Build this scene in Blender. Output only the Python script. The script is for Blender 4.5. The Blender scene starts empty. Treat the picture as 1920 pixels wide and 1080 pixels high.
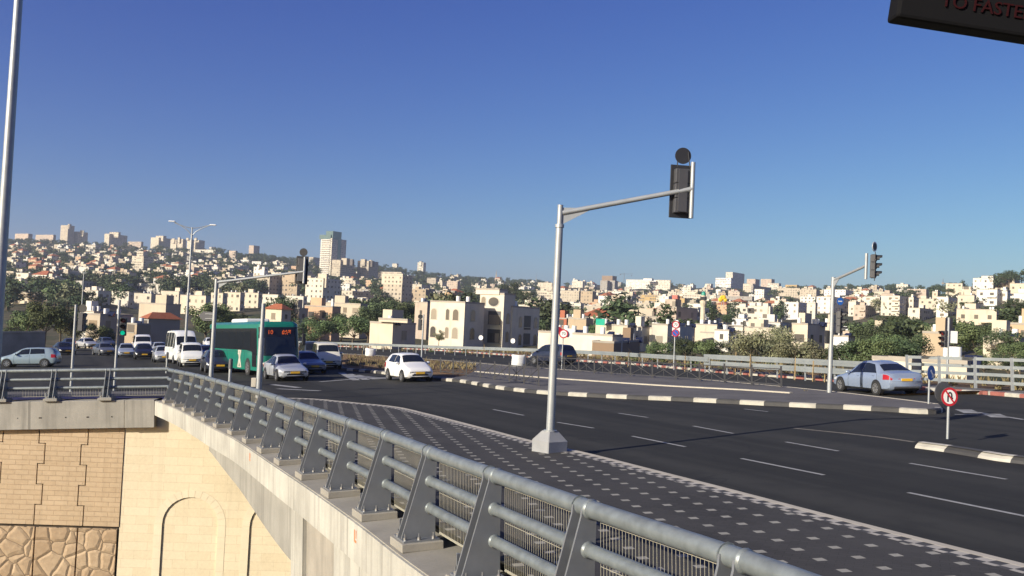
import bpy, bmesh, math, random
import numpy as np
from mathutils import Vector, Matrix
rad = math.radians
rng = random.Random(7)
scene = bpy.context.scene
COL = scene.collection

# ------------------------------------------------------------------ camera, ground frame, sun, sky
FPX, CX, CY = 1700.0, 960.0, 540.0
PITCH, ROLL, HORIZ, CAMH = rad(1.94), rad(2.7), 620.0, 2.8
cF = Vector((0, math.cos(PITCH), math.sin(PITCH)))
_U0 = Vector((0, -math.sin(PITCH), math.cos(PITCH)))
cR = math.cos(ROLL) * Vector((1, 0, 0)) + math.sin(ROLL) * _U0
cU = -math.sin(ROLL) * Vector((1, 0, 0)) + math.cos(ROLL) * _U0
C0 = Vector((0, 0, 3.0))
_q = math.atan((HORIZ - CY) / FPX)
gN = (math.cos(_q) * cU + math.sin(_q) * cF).normalized()      # the road slopes a little, so its normal is not quite +Z
gY = (math.cos(_q) * cF - math.sin(_q) * cU).normalized()
gX = gY.cross(gN).normalized()
gO = C0 - CAMH * gN
MG = Matrix(((gX.x, gY.x, gN.x, gO.x), (gX.y, gY.y, gN.y, gO.y), (gX.z, gY.z, gN.z, gO.z), (0, 0, 0, 1)))
MGI = MG.inverted()
cam_data = bpy.data.cameras.new('camera')
cam = bpy.data.objects.new('camera', cam_data)
COL.objects.link(cam)
cam.matrix_world = Matrix(((cR.x, cU.x, -cF.x, C0.x), (cR.y, cU.y, -cF.y, C0.y), (cR.z, cU.z, -cF.z, C0.z), (0, 0, 0, 1)))
cam_data.sensor_width = 36.0
cam_data.lens = FPX / 1920 * 36.0
cam_data.clip_start = 0.05
cam_data.clip_end = 20000
scene.camera = cam

SAZ, SEL = rad(41), rad(22.5)                                    # where shadows point on the road, and the sun's height over it
sun_g = Vector((-math.cos(SAZ) * math.cos(SEL), -math.sin(SAZ) * math.cos(SEL), math.sin(SEL)))
sun_dir = (MG.to_3x3() @ sun_g).normalized()
sd = bpy.data.lights.new('sun', 'SUN')
sd.energy = 4.4
sd.angle = rad(0.5)
sd.color = (1.0, 0.935, 0.83)
so = bpy.data.objects.new('sun', sd)
COL.objects.link(so)
so.rotation_euler = sun_dir.to_track_quat('Z', 'Y').to_euler()
so.location = (0, 0, 60)
world = bpy.data.worlds.new('World')
scene.world = world
world.use_nodes = True
wt = world.node_tree
sky = wt.nodes.new('ShaderNodeTexSky')
sky.sky_type = 'NISHITA'
sky.sun_disc = False
sky.sun_elevation = math.asin(sun_dir.z)
sky.sun_rotation = math.atan2(sun_dir.x, sun_dir.y)
sky.altitude = 800
sky.air_density = 1.0
sky.dust_density = 2.0
sky.ozone_density = 5.0
bg = wt.nodes['Background']
bg.inputs['Strength'].default_value = 0.1
EXPO = 0.72
_g = 0.1 * 2 ** EXPO
_sp = wt.nodes.new('ShaderNodeSeparateColor'); _cb = wt.nodes.new('ShaderNodeCombineColor')
wt.links.new(sky.outputs[0], _sp.inputs[0])
for _i, (_k, _p) in enumerate(((0.92, 1.52), (0.74, 1.50), (0.65, 0.80))):     # a deeper, slightly violet clear sky
    _a = wt.nodes.new('ShaderNodeMath'); _a.operation = 'POWER'; _a.inputs[1].default_value = _p
    _m = wt.nodes.new('ShaderNodeMath'); _m.operation = 'MULTIPLY'; _m.inputs[1].default_value = _g
    _n = wt.nodes.new('ShaderNodeMath'); _n.operation = 'MULTIPLY'; _n.inputs[1].default_value = _k / _g
    wt.links.new(_sp.outputs[_i], _m.inputs[0]); wt.links.new(_m.outputs[0], _a.inputs[0]); wt.links.new(_a.outputs[0], _n.inputs[0]); wt.links.new(_n.outputs[0], _cb.inputs[_i])
wt.links.new(_cb.outputs[0], bg.inputs[0])
scene.view_settings.view_transform = 'Standard'
scene.view_settings.look = 'None'
scene.view_settings.exposure = EXPO
scene.view_settings.gamma = 1.0
scene.cycles.max_bounces = 6
scene.cycles.diffuse_bounces = 3
scene.cycles.transparent_max_bounces = 8


def ray(px, py):
    return (px - CX) / FPX * cR + (CY - py) / FPX * cU + cF


def P(px, py, d):
    """the point d metres ahead that shows at that place of the frame"""
    return C0 + d * ray(px, py)


def G(px, py, z=0.0):
    """point of the road (height z over it), in ground coordinates"""
    r = ray(px, py)
    t = -(CAMH - z) / r.dot(gN)
    p = MGI @ (C0 + t * r)
    return Vector((p.x, p.y, z))


def W(g):
    return MG @ Vector(g)


def GD(px, d, z=0.0):
    """ground point seen in column px at depth d"""
    return Vector(((px - CX) / FPX * d, d, z))


# ------------------------------------------------------------------ objects
def tag(o, label=None, cat=None, group=None, kind=None):
    if label: o['label'] = label
    if cat: o['category'] = cat
    if group: o['group'] = group
    if kind: o['kind'] = kind
    return o


def thing(name, label, cat, M=None, group=None):
    o = bpy.data.objects.new(name, None)
    COL.objects.link(o)
    o.empty_display_size = 0.2
    if M is not None: o.matrix_world = M
    return tag(o, label, cat, group)


def copy_tree(o, parent=None):
    c = o.copy()
    COL.objects.link(c)
    if parent is not None:
        c.parent = parent
    for ch in o.children:
        copy_tree(ch, c)
    return c


def T(x, y, z): return Matrix.Translation((x, y, z))
def RZ(a): return Matrix.Rotation(a, 4, 'Z')
def RX(a): return Matrix.Rotation(a, 4, 'X')
def RY(a): return Matrix.Rotation(a, 4, 'Y')


class MB:
    def __init__(s):
        s.v = []; s.f = []; s.m = []

    def add(s, vs, fs, m=0, M=None):
        o = len(s.v)
        if M is not None:
            vs = [M @ Vector(p) for p in vs]
        s.v.extend([tuple(p) for p in vs])
        for f in fs:
            s.f.append(tuple(i + o for i in f)); s.m.append(m)
        return s

    def box(s, c, d, m=0, M=None, bottom=True):
        x, y, z = c; a, b, h = d[0] / 2, d[1] / 2, d[2] / 2
        vs = [(x + i * a, y + j * b, z + k * h) for k in (-1, 1) for j in (-1, 1) for i in (-1, 1)]
        fs = [(4, 5, 7, 6), (0, 1, 5, 4), (1, 3, 7, 5), (3, 2, 6, 7), (2, 0, 4, 6)]
        if bottom: fs.append((0, 2, 3, 1))
        return s.add(vs, fs, m, M)

    def bbox(s, c, d, r=0.02, m=0, M=None):
        """box with chamfered edges"""
        bm = bmesh.new()
        bmesh.ops.create_cube(bm, size=1)
        for v in bm.verts:
            v.co = Vector((c[0] + v.co.x * d[0], c[1] + v.co.y * d[1], c[2] + v.co.z * d[2]))
        bmesh.ops.bevel(bm, geom=bm.edges[:], offset=r, segments=2, affect='EDGES', profile=0.5)
        bm.verts.index_update()
        s.add([v.co.copy() for v in bm.verts], [[v.index for v in f.verts] for f in bm.faces], m, M)
        bm.free()
        return s

    def cyl(s, p0, p1, r0, r1=None, n=12, m=0, M=None, caps=True):
        r1 = r0 if r1 is None else r1
        p0, p1 = Vector(p0), Vector(p1)
        z = (p1 - p0).normalized()
        x = z.orthogonal().normalized(); y = z.cross(x)
        vs = []
        for p, r in ((p0, r0), (p1, r1)):
            for i in range(n):
                a = 2 * math.pi * i / n
                vs.append(p + (x * math.cos(a) + y * math.sin(a)) * r)
        fs = [(i, (i + 1) % n, n + (i + 1) % n, n + i) for i in range(n)]
        if caps:
            fs.append(tuple(range(n - 1, -1, -1))); fs.append(tuple(range(n, 2 * n)))
        return s.add(vs, fs, m, M)

    def tube(s, pts, r, n=8, m=0, M=None, caps=True):
        pts = [Vector(p) for p in pts]
        rs = r if isinstance(r, (list, tuple)) else [r] * len(pts)
        vs = []; x = None
        for i, p in enumerate(pts):
            t = (pts[min(i + 1, len(pts) - 1)] - pts[max(i - 1, 0)]).normalized()
            if x is None: x = t.orthogonal().normalized()
            x = (x - t * x.dot(t)).normalized(); y = t.cross(x)
            for k in range(n):
                a = 2 * math.pi * k / n
                vs.append(p + (x * math.cos(a) + y * math.sin(a)) * rs[i])
        fs = []
        for i in range(len(pts) - 1):
            for k in range(n):
                fs.append((i * n + k, i * n + (k + 1) % n, (i + 1) * n + (k + 1) % n, (i + 1) * n + k))
        if caps:
            fs.append(tuple(range(n - 1, -1, -1)))
            fs.append(tuple(range((len(pts) - 1) * n, len(pts) * n)))
        return s.add(vs, fs, m, M)

    def prism(s, outline, d0, d1, m=0, M=None, axis='z'):
        """outline in two axes, extruded along the third"""
        n = len(outline)
        def pt(a, b, c):
            return (a, b, c) if axis == 'z' else ((a, c, b) if axis == 'y' else (c, a, b))
        vs = [pt(a, b, d0) for a, b in outline] + [pt(a, b, d1) for a, b in outline]
        fs = [tuple(range(n - 1, -1, -1)), tuple(range(n, 2 * n))]
        fs += [(i, (i + 1) % n, n + (i + 1) % n, n + i) for i in range(n)]
        return s.add(vs, fs, m, M)

    def ell(s, c, r, m=0, M=None, nu=12, nv=7):
        vs = [(c[0], c[1], c[2] - r[2])]
        for j in range(1, nv):
            b = -math.pi / 2 + math.pi * j / nv
            for i in range(nu):
                a = 2 * math.pi * i / nu
                vs.append((c[0] + r[0] * math.cos(b) * math.cos(a), c[1] + r[1] * math.cos(b) * math.sin(a), c[2] + r[2] * math.sin(b)))
        vs.append((c[0], c[1], c[2] + r[2]))
        fs = [(0, 1 + (i + 1) % nu, 1 + i) for i in range(nu)]
        for j in range(nv - 2):
            for i in range(nu):
                a, b = 1 + j * nu + i, 1 + j * nu + (i + 1) % nu
                fs.append((a, b, b + nu, a + nu))
        l = len(vs) - 1; o = 1 + (nv - 2) * nu
        fs += [(o + i, o + (i + 1) % nu, l) for i in range(nu)]
        return s.add(vs, fs, m, M)

    def mesh(s, name, mats, smooth=None, uv=True, fix=True):
        me = bpy.data.meshes.new(name)
        me.from_pydata(s.v, [], s.f)
        for mt in mats: me.materials.append(mt)
        if len(mats) > 1: me.polygons.foreach_set('material_index', s.m)
        if fix and len(s.f) < 30000:
            bm = bmesh.new(); bm.from_mesh(me)
            bmesh.ops.recalc_face_normals(bm, faces=bm.faces[:])
            bm.to_mesh(me); bm.free()
        me.update()
        if smooth is not None:
            me.polygons.foreach_set('use_smooth', [True] * len(me.polygons))
            me.set_sharp_from_angle(angle=rad(smooth))
        if uv and len(me.polygons):
            L = len(me.loops)
            vi = np.zeros(L, dtype=np.int32); me.loops.foreach_get('vertex_index', vi)
            co = np.zeros(len(me.vertices) * 3); me.vertices.foreach_get('co', co); co = co.reshape(-1, 3)
            nr = np.zeros(len(me.polygons) * 3); me.polygons.foreach_get('normal', nr); nr = np.abs(nr.reshape(-1, 3))
            lt = np.zeros(len(me.polygons), dtype=np.int32); me.polygons.foreach_get('loop_total', lt)
            ax = np.repeat(np.argmax(nr, axis=1), lt)
            c = co[vi]
            u = np.where(ax == 0, c[:, 1], c[:, 0]); w = np.where(ax == 2, c[:, 1], c[:, 2])
            lay = me.uv_layers.new(name='UVMap')
            lay.data.foreach_set('uv', np.stack([u, w], 1).ravel())
        return me

    def build(s, name, mats, parent=None, M=None, smooth=None, uv=True, fix=True):
        if not isinstance(mats, (list, tuple)): mats = [mats]
        o = bpy.data.objects.new(name, s.mesh(name, mats, smooth, uv, fix))
        COL.objects.link(o)
        if parent is not None: o.parent = parent
        if M is not None: o.matrix_local = M
        return o


def put(name, me, parent=None, M=None):
    o = bpy.data.objects.new(name, me)
    COL.objects.link(o)
    if parent is not None: o.parent = parent
    if M is not None: o.matrix_local = M
    return o


def text_mb(txt, size, depth=0.002):
    cu = bpy.data.curves.new('lettering', 'FONT')
    cu.body = txt; cu.size = size; cu.extrude = depth; cu.align_x = 'CENTER'; cu.align_y = 'CENTER'
    cu.resolution_u = 3
    o = bpy.data.objects.new('lettering', cu)
    COL.objects.link(o)
    bpy.context.view_layer.update()
    me = o.evaluated_get(bpy.context.evaluated_depsgraph_get()).to_mesh()
    mb = MB(); mb.add([v.co.copy() for v in me.vertices], [tuple(p.vertices) for p in me.polygons])
    o.evaluated_get(bpy.context.evaluated_depsgraph_get()).to_mesh_clear()
    bpy.data.objects.remove(o); bpy.data.curves.remove(cu)
    return mb


# ------------------------------------------------------------------ materials
class NT:
    def __init__(s, name):
        s.mat = bpy.data.materials.new(name); s.mat.use_nodes = True
        s.t = s.mat.node_tree; s.b = s.t.nodes['Principled BSDF']

    def n(s, typ, **kw):
        x = s.t.nodes.new(typ)
        for k, v in kw.items():
            if k in x.inputs: x.inputs[k].default_value = v
            else: setattr(x, k, v)
        return x

    def l(s, a, b): s.t.links.new(a, b)

    def coord(s, kind='Object', scale=None, rot=0.0):
        o = s.n('ShaderNodeTexCoord').outputs[kind]
        if scale is None and not rot: return o
        m = s.n('ShaderNodeMapping')
        m.inputs['Scale'].default_value = scale if scale else (1, 1, 1)
        m.inputs['Rotation'].default_value = (0, 0, rot)
        s.l(o, m.inputs['Vector'])
        return m.outputs[0]

    def noise(s, co, scale, detail=4, rough=0.55):
        x = s.n('ShaderNodeTexNoise'); x.inputs['Scale'].default_value = scale
        x.inputs['Detail'].default_value = detail; x.inputs['Roughness'].default_value = rough
        s.l(co, x.inputs['Vector'])
        return x.outputs['Fac']

    def ramp(s, fac, stops):
        r = s.n('ShaderNodeValToRGB'); e = r.color_ramp.elements
        while len(e) < len(stops): e.new(0.5)
        for i, (p, c) in enumerate(stops):
            e[i].position = p
            e[i].color = (c, c, c, 1) if isinstance(c, (int, float)) else tuple(c) + (1,)
        s.l(fac, r.inputs[0])
        return r.outputs[0]

    def mix(s, fac, a, b, mode='MIX'):
        x = s.n('ShaderNodeMix', data_type='RGBA', blend_type=mode)
        for sock, v in ((x.inputs[0], fac), (x.inputs[6], a), (x.inputs[7], b)):
            if isinstance(v, (int, float)): sock.default_value = v
            elif isinstance(v, (tuple, list)): sock.default_value = tuple(v) + (1,)
            else: s.l(v, sock)
        return x.outputs[2]

    def math(s, op, a, b=None, c=None):
        x = s.n('ShaderNodeMath', operation=op)
        for i, v in enumerate((a, b, c)):
            if v is None: continue
            if isinstance(v, (int, float)): x.inputs[i].default_value = v
            else: s.l(v, x.inputs[i])
        return x.outputs[0]

    def bump(s, h, strength=0.3, dist=0.02):
        b = s.n('ShaderNodeBump'); b.inputs['Strength'].default_value = strength; b.inputs['Distance'].default_value = dist
        s.l(h, b.inputs['Height']); s.l(b.outputs[0], s.b.inputs['Normal'])

    def col(s, c):
        if isinstance(c, (tuple, list)): s.b.inputs['Base Color'].default_value = tuple(c) + (1,)
        else: s.l(c, s.b.inputs['Base Color'])

    def set(s, rough=0.6, metal=0.0, spec=0.5):
        s.b.inputs['Roughness'].default_value = rough
        s.b.inputs['Metallic'].default_value = metal
        s.b.inputs['Specular IOR Level'].default_value = spec
        return s


def simple(name, c, rough=0.6, metal=0.0, var=0.12, scale=3.0, bump=0.0, bscale=60, spec=0.5, emit=None):
    k = NT(name); k.set(rough, metal, spec)
    co = k.coord('Object')
    if var:
        f = k.noise(co, scale, 5)
        k.col(k.mix(f, tuple(max(0, x * (1 - 2 * var)) for x in c), tuple(min(1, x * (1 + 2 * var)) for x in c)))
    else: k.col(c)
    if bump: k.bump(k.noise(co, bscale, 3), bump, 0.01)
    if emit:
        k.b.inputs['Emission Color'].default_value = tuple(c) + (1,); k.b.inputs['Emission Strength'].default_value = emit
    return k.mat


def paint(name, c, rough=0.28, metal=0.0):
    k = NT(name); k.set(rough, metal)
    co = k.coord('Object')
    f = k.noise(co, 0.9, 2)
    k.col(k.mix(f, tuple(x * 0.95 for x in c), tuple(min(1, x * 1.04) for x in c)))
    k.b.inputs['Coat Weight'].default_value = 0.5; k.b.inputs['Coat Roughness'].default_value = 0.08
    return k.mat


def mat_asphalt():
    k = NT('asphalt'); k.set(0.9, 0, 0.15)
    co = k.coord('Object')
    fine = k.noise(co, 60, 3, 0.7); mid = k.noise(co, 1.3, 5); big = k.noise(co, 0.13, 4)
    mp = k.n('ShaderNodeMapping'); mp.inputs['Scale'].default_value = (0.75, 0.035, 1); k.l(k.coord('Object', None, rad(-24.3)), mp.inputs[0])
    st = k.noise(mp.outputs[0], 1.0, 4)        # wheel tracks along the lanes
    c = k.mix(k.ramp(big, [(0.35, 0.0), (0.65, 1.0)]), (0.0185, 0.0185, 0.0172), (0.0275, 0.0272, 0.0252))
    c = k.mix(k.ramp(st, [(0.42, 0.0), (0.60, 0.9)]), c, (0.042, 0.041, 0.037))
    c = k.mix(k.ramp(st, [(0.26, 0.6), (0.42, 0.0)]), c, (0.017, 0.017, 0.018))
    c = k.mix(k.ramp(mid, [(0.48, 0.0), (0.72, 0.55)]), c, (0.016, 0.0165, 0.0165))
    c = k.mix(k.ramp(fine, [(0.3, 0.0), (0.8, 0.45)]), c, (0.048, 0.047, 0.044))
    crk = k.n('ShaderNodeTexVoronoi', feature='DISTANCE_TO_EDGE'); crk.inputs['Scale'].default_value = 0.11
    wv = k.n('ShaderNodeVectorMath', operation='ADD'); k.l(co, wv.inputs[0])
    nz = k.n('ShaderNodeTexNoise'); nz.inputs['Scale'].default_value = 0.5; k.l(co, nz.inputs['Vector']); 
    sc = k.n('ShaderNodeVectorMath', operation='SCALE'); sc.inputs['Scale'].default_value = 5.0; k.l(nz.outputs['Color'], sc.inputs[0])
    k.l(sc.outputs[0], wv.inputs[1]); k.l(wv.outputs[0], crk.inputs['Vector'])
    c = k.mix(k.ramp(crk.outputs['Distance'], [(0.0, 0.55), (0.006, 0.0)]), c, (0.018, 0.018, 0.019))
    k.col(c); k.bump(fine, 0.35, 0.006)
    return k.mat


def grid_mask(k, uv, rot, pitch, size):
    """1 inside small squares on a square lattice"""
    m = k.n('ShaderNodeMapping'); m.inputs['Rotation'].default_value = (0, 0, rot); m.inputs['Scale'].default_value = (1 / pitch,) * 3
    k.l(uv, m.inputs[0])
    sp = k.n('ShaderNodeSeparateXYZ'); k.l(m.outputs[0], sp.inputs[0])
    h = size / pitch / 2
    a = k.math('LESS_THAN', k.math('ABSOLUTE', k.math('SUBTRACT', k.math('FRACT', sp.outputs[0]), 0.5)), h)
    b = k.math('LESS_THAN', k.math('ABSOLUTE', k.math('SUBTRACT', k.math('FRACT', sp.outputs[1]), 0.5)), h)
    return k.math('MULTIPLY', a, b), m.outputs[0]


def mat_pavers(name='paving', dark=(0.047, 0.0445, 0.042), light=(0.30, 0.285, 0.245), dots=True):
    k = NT(name); k.set(0.85, 0, 0.2)
    co = k.coord('Object')
    br = k.n('ShaderNodeTexBrick'); br.inputs['Scale'].default_value = 1.0
    br.inputs['Brick Width'].default_value = 0.2; br.inputs['Row Height'].default_value = 0.1; br.inputs['Mortar Size'].default_value = 0.004
    br.inputs['Color1'].default_value = tuple(x * 0.86 for x in dark) + (1,); br.inputs['Color2'].default_value = tuple(x * 1.14 for x in dark) + (1,)
    br.inputs['Mortar'].default_value = tuple(x * 0.5 for x in dark) + (1,)
    k.l(k.coord('Object', None, rad(24)), br.inputs['Vector'])
    big = k.noise(co, 0.55, 5)
    c = k.mix(k.ramp(big, [(0.32, 0.0), (0.68, 0.9)]), br.outputs['Color'], tuple(x * 1.35 for x in dark))
    if dots:
        msk, _ = grid_mask(k, co, rad(-12), 0.5, 0.13)
        lt = k.mix(k.noise(co, 3, 4), tuple(x * 0.72 for x in light), tuple(x * 1.15 for x in light))
        c = k.mix(msk, c, lt)
    sp = k.ramp(k.noise(co, 7, 6, 0.7), [(0.60, 0.0), (0.75, 0.35)])
    c = k.mix(sp, c, (0.035, 0.033, 0.032))
    k.col(c); k.bump(br.outputs['Fac'], -0.3, 0.004)
    return k.mat


def mat_checker():
    """rows of light and dark setts, in the strip's own UV (metres along, metres across)"""
    k = NT('checker_setts'); k.set(0.8, 0, 0.3)
    uv = k.coord('UV', (1, 1, 1))
    ch = k.n('ShaderNodeTexChecker'); ch.inputs['Scale'].default_value = 1 / 0.17
    ch.inputs['Color1'].default_value = (0.40, 0.37, 0.32, 1); ch.inputs['Color2'].default_value = (0.045, 0.044, 0.045, 1)
    k.l(uv, ch.inputs['Vector'])
    k.col(k.mix(k.ramp(k.noise(k.coord('Object'), 4, 5), [(0.4, 0.0), (0.8, 0.45)]), ch.outputs['Color'], (0.15, 0.14, 0.13)))
    return k.mat


def mat_concrete(name='concrete', c=(0.33, 0.31, 0.27), streak=True, panel=0.0):
    k = NT(name); k.set(0.85, 0, 0.3)
    co = k.coord('Object')
    big = k.noise(co, 0.7, 6, 0.6); fine = k.noise(co, 22, 4, 0.7)
    col = k.mix(k.ramp(big, [(0.3, 0.0), (0.7, 1.0)]), tuple(x * 0.74 for x in c), tuple(min(1, x * 1.18) for x in c))
    if streak:
        st = k.noise(k.coord('Object', (2.2, 2.2, 0.16)), 1.6, 5, 0.65)
        col = k.mix(k.ramp(st, [(0.48, 0.0), (0.72, 0.7)]), col, tuple(x * 0.5 for x in c))
        rs = k.noise(k.coord('Object', (1, 1, 0.5)), 0.9, 5, 0.7)
        col = k.mix(k.ramp(rs, [(0.66, 0.0), (0.8, 0.4)]), col, (0.30, 0.20, 0.11))
    col = k.mix(k.ramp(fine, [(0.35, 0.0), (0.8, 0.35)]), col, tuple(x * 0.6 for x in c))
    if panel:
        sp = k.n('ShaderNodeSeparateXYZ'); k.l(k.coord('UV'), sp.inputs[0])
        ln = k.math('LESS_THAN', k.math('FRACT', k.math('DIVIDE', sp.outputs[0], panel)), 0.018)
        col = k.mix(k.math('MULTIPLY', ln, 0.6), col, tuple(x * 0.35 for x in c))
    k.col(col); k.bump(fine, 0.35, 0.01)
    return k.mat


def mat_brick(name, c1, c2, mortar, bw, bh, ms=0.012, bump=0.5, rough=0.85, patch=0.35, lump=0.4):
    k = NT(name); k.set(rough, 0, 0.25)
    uv = k.coord('UV')
    br = k.n('ShaderNodeTexBrick'); br.inputs['Scale'].default_value = 1.0
    br.inputs['Brick Width'].default_value = bw; br.inputs['Row Height'].default_value = bh; br.inputs['Mortar Size'].default_value = ms
    br.inputs['Mortar Smooth'].default_value = 0.3
    br.inputs['Color1'].default_value = c1 + (1,); br.inputs['Color2'].default_value = c2 + (1,); br.inputs['Mortar'].default_value = mortar + (1,)
    k.l(uv, br.inputs['Vector'])
    co = k.coord('Object')
    big = k.noise(co, 0.5, 6, 0.6); fine = k.noise(co, 9, 5, 0.7)
    c = k.mix(k.ramp(big, [(0.35, 0.0), (0.72, patch)]), br.outputs['Color'], tuple(x * 0.6 for x in c1))
    c = k.mix(k.ramp(fine, [(0.35, 0.0), (0.85, 0.4)]), c, tuple(min(1, x * 1.25) for x in c2))
    st = k.noise(k.coord('Object', (1.5, 1.5, 0.12)), 1.3, 5)
    c = k.mix(k.ramp(st, [(0.56, 0.0), (0.8, 0.35)]), c, tuple(x * 0.55 for x in c1))
    k.col(c)
    h = k.math('ADD', k.math('MULTIPLY', br.outputs['Fac'], -1.0), k.math('MULTIPLY', fine, lump))
    k.bump(h, bump, 0.03)
    return k.mat


def mat_rubble():
    k = NT('rubble_stone'); k.set(0.85, 0, 0.25)
    uv = k.coord('UV')
    nz = k.n('ShaderNodeTexNoise'); nz.inputs['Scale'].default_value = 1.2; k.l(uv, nz.inputs['Vector'])
    ad = k.mix(0.18, uv, nz.outputs['Color'])
    vo = k.n('ShaderNodeTexVoronoi', feature='DISTANCE_TO_EDGE'); vo.inputs['Scale'].default_value = 2.0; k.l(ad, vo.inputs['Vector'])
    vc = k.n('ShaderNodeTexVoronoi'); vc.inputs['Scale'].default_value = 2.0; k.l(ad, vc.inputs['Vector'])
    sep = k.n('ShaderNodeSeparateColor'); k.l(vc.outputs['Color'], sep.inputs[0])
    stone = k.mix(sep.outputs[0], (0.37, 0.265, 0.165), (0.46, 0.345, 0.225))
    fine = k.noise(uv, 5, 6, 0.65)
    stone = k.mix(k.ramp(fine, [(0.35, 0.0), (0.75, 0.5)]), stone, (0.23, 0.15, 0.085))
    k.col(k.mix(k.ramp(vo.outputs['Distance'], [(0.005, 1.0), (0.024, 0.0)]), stone, (0.12, 0.085, 0.052)))
    h = k.math('ADD', k.ramp(vo.outputs['Distance'], [(0.0, 0.0), (0.16, 1.0)]), k.math('MULTIPLY', fine, 0.5))
    k.bump(h, 0.7, 0.06)
    return k.mat


def mat_city(name='city_stone', attr=None, windows=True):
    """stone or plaster wall in the object's own colour, small windows by storey and bay"""
    k = NT(name); k.set(0.85, 0, 0.25)
    if attr:
        a = k.n('ShaderNodeAttribute'); a.attribute_name = attr; base = a.outputs['Color']
    else:
        base = k.n('ShaderNodeObjectInfo').outputs['Color']
    co = k.coord('Object')
    c = k.mix(k.ramp(k.noise(co, 0.35, 5), [(0.3, 0.0), (0.75, 0.35)]), base, (0.22, 0.17, 0.12))
    st = k.noise(k.coord('Object', (1, 1, 0.15)), 0.9, 4)
    c = k.mix(k.ramp(st, [(0.58, 0.0), (0.85, 0.4)]), c, (0.16, 0.13, 0.10))
    geo = k.n('ShaderNodeNewGeometry'); sp0 = k.n('ShaderNodeSeparateXYZ'); k.l(geo.outputs['Normal'], sp0.inputs[0])
    upf = k.math('LESS_THAN', k.math('ABSOLUTE', sp0.outputs[2]), 0.4)
    if windows:
        m = k.n('ShaderNodeMapping'); m.inputs['Scale'].default_value = (1 / 3.3, 1 / 3.0, 1); k.l(k.coord('UV'), m.inputs[0])
        sp = k.n('ShaderNodeSeparateXYZ'); k.l(m.outputs[0], sp.inputs[0])
        fl = k.n('ShaderNodeVectorMath', operation='FLOOR'); k.l(m.outputs[0], fl.inputs[0])
        wn = k.n('ShaderNodeTexWhiteNoise', noise_dimensions='4D'); k.l(fl.outputs[0], wn.inputs['Vector'])
        k.l(k.n('ShaderNodeObjectInfo').outputs['Random'], wn.inputs['W'])
        sty = k.math('GREATER_THAN', k.math('FRACT', k.math('MULTIPLY', k.n('ShaderNodeObjectInfo').outputs['Random'], 7.3)), 0.6)
        a = k.math('LESS_THAN', k.math('ABSOLUTE', k.math('SUBTRACT', k.math('FRACT', sp.outputs[0]), 0.5)), k.math('ADD', 0.2, k.math('MULTIPLY', sty, 0.2)))
        b = k.math('LESS_THAN', k.math('ABSOLUTE', k.math('SUBTRACT', k.math('FRACT', sp.outputs[1]), 0.5)), 0.25)
        pr = k.math('GREATER_THAN', wn.outputs['Value'], 0.32)
        msk = k.math('MULTIPLY', k.math('MULTIPLY', a, b), k.math('MULTIPLY', pr, upf))
        dk = k.mix(wn.outputs['Value'], (0.07, 0.065, 0.06), (0.30, 0.25, 0.19))
        c = k.mix(msk, c, dk)
    k.col(c)
    return k.mat


def mat_foliage(name, c_dark, c_light, scale=0.7):
    k = NT(name); k.set(0.7, 0, 0.25)
    geo = k.n('ShaderNodeNewGeometry')
    f = k.noise(geo.outputs['Position'], scale, 4, 0.6)
    r = k.n('ShaderNodeObjectInfo').outputs['Random']
    c = k.mix(k.ramp(f, [(0.33, 0.0), (0.68, 1.0)]), c_dark, c_light)
    fi = k.n('ShaderNodeTexWhiteNoise', noise_dimensions='1D'); k.l(geo.outputs['Random Per Island'], fi.inputs['W'])
    c = k.mix(k.math('MULTIPLY', fi.outputs['Value'], 0.45), c, tuple(x * 1.35 for x in c_light))
    h = k.n('ShaderNodeHueSaturation')
    k.l(k.math('ADD', 0.475, k.math('MULTIPLY', r, 0.05)), h.inputs['Hue']); k.l(k.math('ADD', 0.75, k.math('MULTIPLY', r, 0.55)), h.inputs['Value'])
    h.inputs['Saturation'].default_value = 0.9
    k.l(c, h.inputs['Color']); k.col(h.outputs[0])
    k.b.inputs['Subsurface Weight'].default_value = 0.0
    return k.mat


def mat_terrain():
    k = NT('hill_soil'); k.set(0.95, 0, 0.1)
    geo = k.n('ShaderNodeNewGeometry')
    a = k.noise(geo.outputs['Position'], 0.02, 6); b = k.noise(geo.outputs['Position'], 0.25, 5, 0.65)
    c = k.mix(k.ramp(a, [(0.4, 0.0), (0.6, 1.0)]), (0.055, 0.062, 0.034), (0.15, 0.115, 0.075))
    c = k.mix(k.ramp(b, [(0.42, 0.0), (0.62, 0.8)]), c, (0.045, 0.055, 0.03))
    k.col(c)
    return k.mat


def mat_soil():
    k = NT('dry_soil'); k.set(0.95, 0, 0.1)
    co = k.coord('Object')
    a = k.noise(co, 0.8, 6, 0.7); b = k.noise(co, 6, 5, 0.7)
    c = k.mix(k.ramp(a, [(0.35, 0.0), (0.65, 1.0)]), (0.20, 0.115, 0.06), (0.13, 0.10, 0.055))
    c = k.mix(k.ramp(b, [(0.4, 0.0), (0.75, 0.7)]), c, (0.27, 0.18, 0.10))
    k.col(c); k.bump(b, 0.9, 0.06)
    return k.mat


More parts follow.
